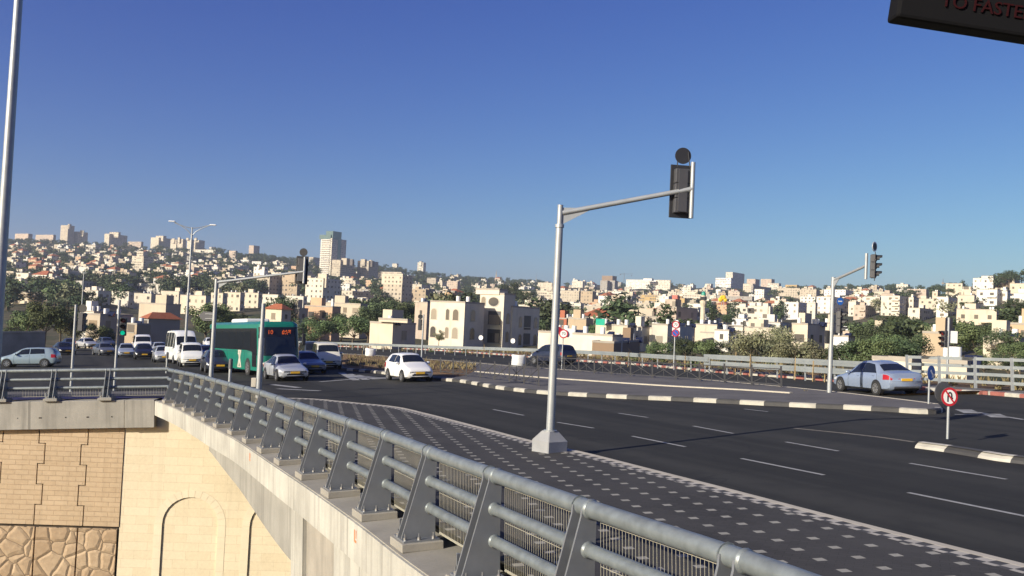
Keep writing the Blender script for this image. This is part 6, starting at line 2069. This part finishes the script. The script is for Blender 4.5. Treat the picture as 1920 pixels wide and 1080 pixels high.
vs = [(r * s_ * math.cos(2 * math.pi * i / n), r * s_ * math.sin(2 * math.pi * i / n), hz(y)) for r, y in pr for i in range(n)]
b.add(vs, [(j * n + i, j * n + (i + 1) % n, (j + 1) * n + (i + 1) % n, (j + 1) * n + i) for j in range(len(pr) - 1) for i in range(n)]); b.build('dome', simple('green_dome', (0.03, 0.24, 0.17), 0.4), mn, smooth=50)
RECTS.append((1308, 1326, 545, 612, dM))

# green tarpaulin, yellow frame, tower crane, telecom masts
tp = thing('tarpaulin', 'bright green tarpaulin on the cream two storey house', 'tarpaulin', Matrix.Translation(P(1117, 609, 166)))
b = MB(); b.add([(0, 0, 0), (1.6, -.15, -.05), (0, 0, 1.0), (1.6, -.1, 1.1), (0.0, 1.4, 1.2), (1.6, 1.3, 1.15)], [(0, 1, 3, 2), (2, 3, 5, 4)]); b.build('sheet', simple('green_sheet', (0.02, 0.42, 0.27), 0.6), tp)
dk = 420; yf = thing('play_structure', 'bright yellow rounded roof sign above the orange house', 'structure', Matrix.Translation(P(1355, 566, dk)))
b = MB()
for x, z, r in ((-1.0, 1.0, 1.1), (0.4, 2.0, 1.2), (1.3, .9, .9), (-.6, 2.3, .7)): b.ell((x, 0, z), (r, .5, r))
b.build('yellow_body', simple('yellow_paint', (0.75, 0.47, 0.02), 0.5), yf, smooth=60)
b = MB(); b.cyl((-.5, 0, -2), (-.5, 0, 1), .15, n=6); b.cyl((.6, 0, -2), (.6, 0, 1), .15, n=6); b.build('support', A['galv_pole'], yf)
dc = 1900; cr = thing('tower_crane', 'thin tower crane above the long white hall', 'crane', Matrix.Translation(P(1170, 526, dc)))
b = MB(); b.cyl((0, 0, -4), (0, 0, 15), .55, n=5); b.build('mast', A['post_grey'], cr)
b = MB(); b.cyl((-9, 0, 13.2), (19, 0, 15), .4, n=4); b.build('jib', A['post_grey'], cr)
b = MB(); b.box((15, 0, 11), (1.6, 1.6, 2.2)); b.box((-8, 0, 12.4), (2.2, 1.4, 1.8)); b.build('counterweight', A['post_grey'], cr)
for px, yt, yb, lb in ((845, 503, 520, 'thin radio mast on the wooded middle skyline'), (1005, 512, 530, 'thin radio mast left of the big signal pole'), (930, 506, 524, 'church spire on the middle skyline'), (1768, 522, 536, 'grey lattice mast on the right skyline')):
    dd = tdepth(px, yb) if px < 1700 else 950
    o = thing('radio_mast' if 'mast' in lb else 'church_spire', lb, 'mast' if 'mast' in lb else 'church', Matrix.Translation(P(px, yb, dd)))
    h = (yb - yt) * dd / FPX; b = MB(); b.cyl((0, 0, -5), (0, 0, h), 2.6 if 'spire' in lb else .7, .2, 6); b.build('shaft', A['roof'] if 'spire' in lb else A['post_grey'], o)
    b = MB(); b.box((0, 0, h * .35), (3.4, 3.4, h * .3) if 'spire' in lb else (2.2, 2.2, 1.5)); b.build('belfry' if 'spire' in lb else 'antenna', A['roof'], o)
# ------------------------------------------------------------------ trees
def leaf_cloud(seed, n, leaf, clumps, squash=0.8, hollow=0.55):
    """many leaf-sized faces in clumps; returns MB"""
    r = random.Random(seed); b = MB(); tot = sum(c[3] ** 2 for c in clumps)
    for cx, cy, cz, cr in clumps:
        for _ in range(int(n * cr * cr / tot)):
            while True:
                v = Vector((r.uniform(-1, 1), r.uniform(-1, 1), r.uniform(-1, 1)))
                if hollow * r.random() < v.length < 1 + .12 * r.random(): break
            p = Vector((cx + v.x * cr, cy + v.y * cr, cz + v.z * cr * squash))
            nn = (v.normalized() + Vector((r.uniform(-1, 1), r.uniform(-1, 1), r.uniform(-.3, 1))) * .9).normalized()
            t = nn.orthogonal().normalized(); t = (t * math.cos(6.28 * r.random()) + nn.cross(t) * math.sin(6.28 * r.random())).normalized(); s = nn.cross(t)
            l = leaf * r.uniform(.6, 1.3); w = l * r.uniform(.45, .7)
            b.add([p - t * l, p + s * w, p + t * l, p - s * w], [(0, 1, 2, 3)])
    return b


def clumps_round(seed, n, R=1.0, h=1.0, low=.35):
    r = random.Random(seed); c = []
    for i in range(n):
        a = 6.283 * i / n * 1.618 + r.random(); q = r.random() ** .6 * .72 * R
        z = low + (h - low) * r.random() ** .8
        c.append((q * math.cos(a), q * math.sin(a), z, r.uniform(.24, .42) * R * (1.1 - .3 * z / h)))
    return c


def trunk_mesh(seed, h, r0, top):
    r = random.Random(seed); b = MB(); j = lambda s: r.uniform(-s, s)
    b.tube([(0, 0, -.15), (j(.02), j(.02), h * .4), (j(.04), j(.04), h * .75)], [r0 * 1.25, r0, r0 * .75], 7)
    for i in range(5):
        a = 6.283 * i / 5 + r.random(); q = r.uniform(.25, .5)
        b.tube([(0, 0, h * .55 + .1 * r.random() * h), (q * .5 * math.cos(a), q * .5 * math.sin(a), h * .9), (q * math.cos(a), q * math.sin(a), top * r.uniform(.6, .85))], [r0 * .6, r0 * .4, r0 * .15], 5)
    return b


KINDS = {}
def make_kind(nm, mat, near_n, far_n, shape, seeds, leafn, leaff):
    for lod, n, lf in (('near', near_n, leafn), ('far', far_n, leaff)):
        KINDS[nm, lod] = []
        for s in seeds:
            if shape == 'round': cl = clumps_round(s, 16, .55, .92, .38)
            elif shape == 'shrub': cl = clumps_round(s, 14, .8, .8, .15)
            elif shape == 'cypress': cl = [(.02 * math.sin(i * 2.1 + s), .02 * math.cos(i * 1.7 + s), .10 + .085 * i, .125 * (1 - abs(i - 3.2) / 9.5) * (1 if i < 8 else .55)) for i in range(10)]
            else: cl = [(.20 * math.sin(i * 2.3 + s) * (1 - i / 12), .20 * math.cos(i * 2.9 + s) * (1 - i / 12), .42 + .055 * i, .26 - .014 * i) for i in range(10)]
            cm = leaf_cloud(s, n, lf, cl, .75 if shape != 'cypress' else 1.2).mesh('crown', [A[mat]], uv=False, fix=False)
            tk = trunk_mesh(s, .5 if shape != 'shrub' else .25, .022 if shape != 'shrub' else .015, .8).mesh('trunk', [A['bark']], 60, uv=False, fix=False)
            one = None
            if lod == 'far':
                b = leaf_cloud(s, n, lf, cl, .75 if shape != 'cypress' else 1.2); b.cyl((0, 0, -.2), (0, 0, .5), .03, .02, 5, m=1); one = b.mesh('tree', [A[mat], A['bark']], uv=False, fix=False)
            KINDS[nm, lod].append((cm, tk, one))


make_kind('broad', 'leaf_mid', 3800, 420, 'round', (1, 2, 3, 4), .022, .058)
make_kind('dark', 'leaf_dark', 3800, 420, 'round', (5, 6, 7), .022, .058)
make_kind('olive', 'leaf_olive', 3600, 420, 'round', (8, 9), .022, .055)
make_kind('cypress', 'leaf_dark', 1800, 260, 'cypress', (10, 11), .018, .04)
make_kind('pine', 'leaf_dark', 3000, 380, 'pine', (12, 13, 14), .022, .055)
make_kind('shrub', 'leaf_mid', 2600, 300, 'shrub', (15, 16, 17), .03, .08)
make_kind('pale', 'leaf_olive', 3400, 300, 'shrub', (18, 19), .026, .08)
make_kind('dry', 'leaf_dry', 1500, 200, 'shrub', (20, 21), .035, .08)
trng = random.Random(11)


def tree(kind, px, row, d, h, label, wide=1.0, lod='near', name=None, group=None, cat=None):
    """row: where its foot would show; h in metres"""
    cm, tk, one = trng.choice(KINDS[kind, lod])
    M = Matrix.Translation(P(px, row, d)) @ RZ(trng.uniform(0, 6.28)) @ Matrix.Diagonal((h * wide, h * wide, h, 1))
    nm = name or ('shrub' if kind in ('shrub', 'dry', 'pale') else ('cypress_tree' if kind == 'cypress' else 'tree'))
    cat = cat or ('shrub' if nm == 'shrub' else 'tree')
    if lod == 'near':
        o = thing(nm, label, cat, M, group); put('crown', cm, o); put('trunk', tk, o)
    else:
        o = put(nm, one); o.matrix_world = M; tag(o, label, cat, group)
    return o


# near trees, by where they show: kind, column, foot row, distance, top row, label
NT_ = [
    ('broad', 45, 650, 150, 578, 'green tree just right of the lamp mast', 1.1), ('broad', 82, 650, 145, 566, 'tall pale green tree behind the retaining wall', .95), ('broad', 112, 650, 150, 572, 'full green tree left of the slim signal pole', 1.0),
    ('olive', 136, 652, 150, 588, 'greyish tree behind the slim signal pole', 1.0), ('dark', 28, 650, 170, 600, 'dark tree low beside the lamp mast', 1.2), ('broad', 172, 650, 148, 606, 'round tree above the pale silver sedan', 1.3), ('dark', 196, 650, 155, 614, 'dark low tree behind the dark grey sedan', 1.3),
    ('broad', 384, 655, 155, 566, 'big green tree behind the minibus and the arrow board', 1.0), ('broad', 408, 655, 160, 582, 'green tree behind the coach rear', 1.0), ('dark', 436, 655, 190, 585, 'dark tree left of the coach roof hatch', 1.1), ('broad', 462, 655, 180, 588, 'green tree above the coach roof', 1.2),
    ('dark', 530, 655, 210, 552, 'tall dark pine above the coach front', .8), ('dark', 575, 652, 165, 594, 'dark tree right of the coach front', 1.2), ('broad', 598, 652, 160, 596, 'green tree behind the cream van', 1.1), ('dark', 640, 650, 165, 586, 'dark bushy tree in front of the peach house', 1.1),
    ('broad', 662, 652, 150, 588, 'bright green tree left of the overhanging roof slab', 1.2), ('dark', 688, 652, 160, 572, 'tall dark tree left of the overhanging roof slab', .9), ('dark', 738, 640, 260, 560, 'dark tree under the ribbed tower block', 1.0), ('broad', 758, 640, 260, 566, 'green tree under the ribbed tower block', 1.0), ('dark', 720, 640, 260, 572, 'dark bush under the ribbed tower block', 1.1),
    ('olive', 822, 648, 128, 618, 'thin young tree against the beige apartment house', .8),
    ('dark', 1168, 616, 300, 567, 'big round dark tree right of the big signal pole', 1.25), ('dark', 1120, 605, 320, 580, 'small dark tree above the green tarpaulin', 1.0), ('dark', 1060, 605, 330, 575, 'dark tree just right of the big signal pole', 1.2), ('dark', 960, 570, 600, 530, 'dark grove tree behind the oval window house', 1.4), ('dark', 985, 575, 500, 545, 'dark tree right of the oval window house', 1.2), ('broad', 1112, 645, 200, 608, 'green tree beside the cream two storey house', 1.0), ('shrub', 1075, 655, 140, 630, 'green shrub right of the big signal pole', 1.0),
    ('dark', 1283, 608, 330, 570, 'dark tree left of the minaret', 1.1), ('cypress', 1334, 616, 290, 568, 'dark cypress right of the minaret', 1.6), ('dark', 1362, 612, 300, 588, 'dark tree below the orange house', 1.5),
    ('broad', 1232, 690, 118, 640, 'green bush left of the no-parking sign', 1.2), ('dark', 1290, 690, 115, 634, 'dark bush right of the no-parking sign', 1.2), ('broad', 1322, 690, 112, 636, 'green bush below the prayer hall', 1.2), ('dark', 1350, 690, 112, 640, 'dark bush right of the prayer hall', 1.2),
    ('pale', 1425, 697, 98, 616, 'large pale flowering bush above the double barrier', 1.0), ('pale', 1465, 699, 96, 604, 'tallest pale flowering bush', .9), ('olive', 1440, 698, 104, 612, 'pale grey-green tree among the flowering bushes', 1.1), ('olive', 1390, 696, 104, 640, 'olive tree left of the flowering bush', 1.3), ('pale', 1500, 702, 94, 634, 'low pale bush in front of the cream house', 1.0), ('olive', 1535, 704, 94, 640, 'olive tree left of the right signal pole', 1.2),
    ('dark', 1575, 708, 92, 645, 'dark tree right behind the right signal pole', 1.2), ('dark', 1610, 710, 90, 636, 'dark tree above the roof of the blue sedan', 1.3), ('broad', 1645, 712, 88, 634, 'green tree above the blue sedan', 1.2), ('dark', 1682, 712, 90, 632, 'dark tree left of the rough tan house', 1.2), ('dark', 1712, 712, 92, 628, 'dark tree against the rough tan house', 1.0), ('broad', 1665, 700, 120, 626, 'green tree among dark ones above the blue sedan', 1.2), ('dark', 1628, 680, 150, 606, 'dark tree under the pink balconied flats', 1.2), ('dark', 1678, 660, 190, 590, 'dark tree below the pale balconied block', 1.3), ('dark', 1700, 660, 180, 596, 'dark tree right below the slim stair block', 1.3),
    ('broad', 1735, 660, 180, 604, 'green tree below the white flats with wide windows', 1.3), ('dark', 1770, 660, 170, 608, 'dark tree left of the broad cream flats', 1.3), ('dark', 1800, 680, 130, 606, 'dark tree below the broad cream flats', 1.2), ('broad', 1832, 690, 110, 608, 'green tree right of the rough tan house', 1.2), ('dark', 1860, 680, 120, 602, 'dark tree left of the orange plastered house', 1.2), ('dark', 1882, 690, 105, 618, 'dark bush in front of the orange plastered house', 1.2), ('broad', 1912, 700, 90, 640, 'green bush at the right edge', 1.2), ('broad', 1845, 712, 75, 660, 'green bush behind the four-bar railing', 1.1), ('dark', 1890, 715, 72, 664, 'dark bush behind the four-bar railing', 1.2),
    ('pine', 1892, 535, 640, 506, 'wide dark pine on the right hilltop', 1.9), ('dark', 1905, 600, 230, 560, 'dark tree by the right edge below the white house', 1.2), ('dark', 1812, 590, 330, 565, 'dark round tree in front of the cream stair slot flats', 1.3), ('broad', 1778, 555, 640, 540, 'small tree below the lone cream house', 1.6),
]
for kind, px, row, d, top, lb, wd in NT_:
    tree(kind, px, row, d, (row - top) * d / FPX, lb, wd)
# stakes and young planting behind the barriers, dry shrubs on the bed
for i, (px, row, top) in enumerate(((1375, 700, 650), (1388, 701, 662), (1408, 703, 655), (1528, 712, 668), (1548, 713, 664), (1488, 709, 660), (905, 669, 640), (676, 684, 650), (1285, 694, 660), (1180, 686, 655))):
    g = G(px, row, 0.1); dd = g.y; h = (row - top) * dd / FPX
    o = thing('sapling', 'bare young sapling tied to a wooden stake on the far verge' if row != 684 else 'bare sapling tied to a stake on the brown planting bed', 'sapling', up_at(g, i), 'staked saplings on the far verge' if row != 684 else None)
    b = MB(); b.cyl((.12, 0, -.1), (.12, 0, h * .8), .03, .025, 6); b.build('stake', A['stake'], o)
    b = MB(); rr = random.Random(i); b.tube([(0, 0, -.1), (.02, .01, h * .5), (rr.uniform(-.1, .1), .03, h)], [.018, .014, .006], 5)
    for k in range(7):
        z = h * (.5 + .07 * k); a = rr.uniform(0, 6.28); b.tube([(0, 0, z), (.25 * math.cos(a), .25 * math.sin(a), z + .3)], [.008, .004], 4)
    b.build('stem', A['bark'], o)
vg = MB(); vr = random.Random(5)
def tuft(p, s, n, wid=.02):
    for _ in range(n):
        a = vr.uniform(0, 6.28); l = s * vr.uniform(.5, 1.2); q = Vector((math.cos(a), math.sin(a), 0)); t = Vector((-q.y, q.x, 0)) * wid * vr.uniform(.6, 1.6)
        b0 = p + q * s * .3 * vr.random(); tip = b0 + q * l * .5 + Vector((0, 0, l))
        vg.add([b0 - t, b0 + t, tip], [(0, 1, 2)])
for i in range(900):
    u = vr.uniform(0, farkerb.L); q = farkerb.off(u, -vr.uniform(1.8, 8)); tuft(Vector((q.x, q.y, .1)), vr.uniform(.15, .5), 7, .045)
o = vg.build('verge_grass', A['leaf_dry'], M=MG, uv=False, fix=False); tag(o, 'dry grass and weeds along the far verge', kind='stuff')
vg = MB()
for i in range(420):
    px = vr.uniform(650, 890); row = float(np.interp(px, [650, 760, 890], [vr.uniform(666, 686), vr.uniform(673, 697), vr.uniform(684, 694)])); tuft(Vector(G(px, row, IZ + .05)), vr.uniform(.12, .4), 8, .035)
o = vg.build('bed_weeds', A['leaf_dry'], M=MG, uv=False, fix=False); tag(o, 'dry weeds on the brown planting bed', kind='stuff')
for i in range(46):
    px = 575 + i * 29 + trng.uniform(-9, 9)
    if 1690 < px: break
    base = float(np.interp(px, [560, 800, 1110, 1330, 1625], [649, 661, 677, 696, 719])); g = G(px, base - 1.2, 0)
    sz = trng.uniform(.5, 1.1)
    knd = trng.choice(['dry', 'shrub', 'dry'])
    M = MG @ T(g.x, g.y, -0.1); cm, tk, one = trng.choice(KINDS[knd, 'far']); o = put('low_shrub', one); o.matrix_world = M @ RZ(trng.uniform(0, 6)) @ Matrix.Scale(sz, 4)
    tag(o, 'low verge shrub along the foot of the crash barrier', 'shrub', 'verge shrubs behind the crash barrier')

# ------------------------------------------------------------------ filling the hillsides
ORD = ['nearest', 'second nearest', 'third nearest', 'fourth nearest', 'fifth nearest', 'sixth nearest', 'seventh nearest', 'eighth nearest', 'ninth nearest', 'tenth nearest', 'eleventh nearest', 'twelfth nearest'] + ['%dth nearest' % i for i in range(13, 90)]
LM = [(124, 437, 'the grid-windowed skyline tower'), (266, 490, 'the mid-slope stepped tower'), (352, 455, 'the small skyline towers'), (303, 598, 'the red-roofed hall'), (385, 490, 'the block with slanting fins'), (476, 468, 'the hilltop hotel'), (620, 470, 'the glass-topped tower'),
      (604, 545, 'the large pale block'), (735, 540, 'the ribbed tower block'), (790, 500, 'the small far tower'), (905, 590, 'the oval window house'), (1040, 560, 'the big signal pole'), (1210, 535, 'the long white hall'), (1317, 575, 'the minaret'), (1375, 522, 'the balconied skyline tower'),
      (1495, 550, 'the long tan building'), (1490, 585, 'the red banded flats'), (1640, 490, 'the right signal head'), (1752, 565, 'the slim cream tower'), (1843, 530, 'the white hilltop house'), (15, 500, 'the thick lamp mast'), (180, 535, 'the block with a dark side'), (1146, 525, 'the unfinished frame building'), (1560, 570, 'the large white block')]


def labeller():
    pend = []
    def add(o, px, py, kind): pend.append((o, px, py, kind))
    def done():
        bins = {}
        for o, px, py, kind in pend:
            q = min(LM, key=lambda m: (m[0] - px) ** 2 + 2.0 * (m[1] - py) ** 2); dx, dy = px - q[0], (py - q[1]) * 1.4
            dr = ('right of' if dx > 0 else 'left of') if abs(dx) > abs(dy) else ('below' if dy > 0 else 'above')
            bins.setdefault((kind, dr, q[2]), []).append(((dx * dx + dy * dy), o))
        for (kind, dr, q), l in bins.items():
            l.sort(key=lambda t: t[0])
            for i, (_, o) in enumerate(l): o['label'] = '%s, %s %s %s' % (kind, ORD[i] if len(l) > 1 else 'the only one', dr, q)
    return add, done


lab_h, done_h = labeller(); lab_t, done_t = labeller()
frng = random.Random(23)
# where the town is dense: column range, row range from the skyline down, how many, size in metres
def skyrow(px): return float(np.interp(px, _sx, _sy))
ZONES = [(20, 240, 6, 100, 520), (240, 480, 6, 78, 420), (400, 600, 10, 50, 140), (640, 860, 12, 90, 420), (840, 1010, 2, 50, 110), (1000, 1200, 0, 95, 520), (1190, 1480, 2, 100, 640), (1440, 1720, 2, 55, 360), (1700, 1920, 12, 80, 100)]
cands = []
for xa, xb, ra, rb, n in ZONES:
    for _ in range(n):
        px = frng.uniform(xa, xb); sr = skyrow(px); t = frng.random() ** .85; row = sr + ra + (rb - ra) * t
        d = tdepth(px, row); cands.append((d, px, row))
cands.sort(reverse=True)
placed = 0; far_mb = MB(); far_cols = []
houses = []
for d, px, row in cands:
    w = frng.uniform(7, 14); dep = frng.uniform(7, 11); h = frng.choice([4, 6.2, 6.5, 9.2, 9.5, 12.5]) * frng.uniform(.9, 1.1)
    wp, hp_ = w * FPX / d, h * FPX / d
    bad = any(r0 - wp * .6 < px < r1 + wp * .6 and row > t_ + 1 and row - hp_ < b_ and d < dd_ * 1.02 and not (row - hp_ > b_ - 1) for r0, r1, t_, b_, dd_ in RECTS)
    if bad: continue
    houses.append((wp * hp_, d, px, row, w, dep, h))
houses.sort(reverse=True)
HLIM = 300 - len(HB) + 20
cn = [('cream', 'cream'), ('pale', 'pale'), ('white', 'white'), ('beige', 'beige'), ('pink', 'pinkish'), ('tan', 'tan'), ('peach', 'peach'), ('grey', 'grey')]
for i, (_, d, px, row, w, dep, h) in enumerate(houses):
    a = yaw_for(px) + rad(frng.uniform(-9, 9)); c, cw = frng.choices(cn, [30, 26, 18, 14, 8, 5, 2, 4])[0]; kq = frng.uniform(.84, 1.1); colr = tuple(q * kq for q in PAL[c])
    M = Matrix.Translation(P(px, row, d)) @ RZ(-a); hip = frng.random() < (.10 if px < 480 else .05)
    b = house_mesh(w, dep, h, 5.0)
    r = roof_mesh(w, dep, h, hip); b.add(r.v, r.f, 2 if hip else 1)
    if frng.random() < .55 and not hip:
        k = frng.uniform(3, 5); x = -frng.uniform(0, w - k); b.add([(x - k, 1, h - .4), (x, 1, h - .4), (x, 4, h - .4), (x - k, 4, h - .4), (x - k, 1, h + 2.2), (x, 1, h + 2.2), (x, 4, h + 2.2), (x - k, 4, h + 2.2)], [(0, 1, 5, 4), (1, 2, 6, 5), (2, 3, 7, 6), (3, 0, 4, 7), (4, 5, 6, 7)], 0)
    if not hip:                                       # tanks on the roof, a balcony or a lower wing on many of them
        for _ in range(frng.randint(0, 3)):
            tx, ty = -frng.uniform(.8, w - .8), frng.uniform(.8, dep - .8); b.cyl((tx, ty, h - .5), (tx, ty, h + .9), .42, n=6, m=3)
    if frng.random() < .5 and h > 5:
        bw = frng.uniform(2.2, 4); bx = -frng.uniform(bw / 2 + .3, w - bw / 2 - .3)
        for f in range(int(h / 3)):
            b.box((bx, -.6, f * 3 + .05 + .1), (bw, 1.2, .16)); b.box((bx, -1.15, f * 3 + .65), (bw, .1, .9))
    if frng.random() < .4:
        k = frng.uniform(3, 5); hh = h * frng.uniform(.45, .75); b.box((k / 2 - .02, dep * .5, hh / 2 - 1.5), (k, dep * .7, hh + 3), 0)
    if i < HLIM:
        o = b.build('house', [A['city'], A['roof'], A['red_tile'], A['tank']]); o.matrix_world = M; o.color = colr + (1,)
        st = 'low' if h < 5 else ('two storey' if h < 7.5 else ('three storey' if h < 11 else 'tall'))
        tag(o, None, 'house', 'houses on the hillsides'); lab_h(o, px, row - 4, '%s %s%s house' % (st, cw, ' red-roofed' if hip else ''))
    else:
        k = len(far_mb.f); far_mb.add([M @ Vector(p) for p in b.v], b.f); far_cols += [(colr, (.3, .27, .23), (.34, .12, .06), (.65, .64, .6))[m_] for m_ in b.m]
done_h()
if far_mb.f:
    o = far_mb.build('distant_houses', A['city_attr'], fix=False)
    ca = o.data.color_attributes.new('Col', 'FLOAT_COLOR', 'CORNER')
    for p in o.data.polygons:
        for li in p.loop_indices: ca.data[li].color = tuple(far_cols[p.index]) + (1,)
    tag(o, 'far small houses scattered over the hillsides', kind='stuff')

# trees of the hillsides: the larger ones one by one, the rest as one mass
tz = [(0, 230, 0, 130, 1000), (230, 500, 0, 90, 950), (480, 640, -2, 70, 260), (640, 880, -3, 110, 560), (860, 1010, -2, 60, 260), (1000, 1350, 0, 105, 190), (1340, 1560, 0, 75, 90), (1500, 1760, -2, 60, 150), (1560, 1920, 45, 130, 170), (1740, 1920, 0, 80, 80)]
tl_ = []
for xa, xb, ra, rb, n in tz:
    for _ in range(n):
        px = frng.uniform(xa, xb); row = skyrow(px) + ra + (rb - ra) * frng.random(); d = tdepth(px, row) * frng.uniform(.98, 1.02); h = frng.uniform(5, 13.5)
        if any(r0 - 2 < px < r1 + 2 and t_ + 3 < row - 1 and row - h * FPX / d < b_ - 5 and d < dd_ for r0, r1, t_, b_, dd_ in RECTS): continue
        tl_.append((h * FPX / d, d, px, row, h))
for _ in range(330):        # wooded crest
    px = frng.choice([frng.uniform(0, 120), frng.uniform(400, 600), frng.uniform(690, 1050), frng.uniform(690, 1050), frng.uniform(1480, 1790)]); row = skyrow(px) + frng.uniform(-1, 5); d = tdepth(px, row); h = frng.uniform(6, 12); tl_.append((h * FPX / d, d, px, row, h))
tl_.sort(reverse=True)
TLIM = 300 - len(NT_)
mass = MB(); kinds = ['dark', 'dark', 'broad', 'pine', 'cypress', 'olive']
farv = {k: [(np.array([v.co[:] for v in q[2].vertices]), [tuple(p.vertices) for p in q[2].polygons]) for q in KINDS[k, 'far']] for k in ('dark', 'broad', 'pine')}
nm_word = {'dark': 'dark round tree', 'broad': 'green round tree', 'pine': 'dark pine tree', 'cypress': 'slim dark cypress', 'olive': 'greyish olive tree'}
mv = []; mf = []; off = 0
for i, (_, d, px, row, h) in enumerate(tl_):
    kd = frng.choice(kinds); wd = frng.uniform(1.0, 1.5) if kd != 'cypress' else 1.0
    if i < TLIM:
        o = tree(kd, px, row, d, h, None, wd, 'far', group='trees on the hillsides'); lab_t(o, px, row - 3, nm_word[kd])
    else:
        kd = kd if kd in farv else 'dark'; v, f = frng.choice(farv[kd]); p0 = P(px, row, d); a = frng.uniform(0, 6.28)
        R_ = np.array([[math.cos(a), -math.sin(a), 0], [math.sin(a), math.cos(a), 0], [0, 0, 1]]); vv = (v * np.array([h * wd, h * wd, h])) @ R_.T + np.array(p0)
        step = 2 if d > 900 else 1
        mv.append(vv); mf += [tuple(q + off for q in ff) for ff in f]; off += len(vv)
done_t()
me = bpy.data.meshes.new('hillside_trees'); me.from_pydata(np.concatenate(mv).tolist(), [], mf); me.materials.append(A['leaf_dark']); me.update()
tag(put('hillside_trees', me), 'small far trees between the houses and along the crests', kind='stuff')

# ------------------------------------------------------------------ the air over the valley
hz_ = MB(); hz_.box((0, 1350, -62), (6400, 2900, 480))
hk = bpy.data.materials.new('air'); hk.use_nodes = True; ht = hk.node_tree; ht.nodes.clear()
ho = ht.nodes.new('ShaderNodeOutputMaterial'); hv = ht.nodes.new('ShaderNodeVolumePrincipled')
hv.inputs['Color'].default_value = (0.80, 0.87, 1.0, 1); hv.inputs['Density'].default_value = 0.00013; hv.inputs['Anisotropy'].default_value = 0.2
ht.links.new(hv.outputs[0], ho.inputs['Volume'])
tag(hz_.build('haze', hk, uv=False), 'thin pale haze over the valley', kind='stuff')
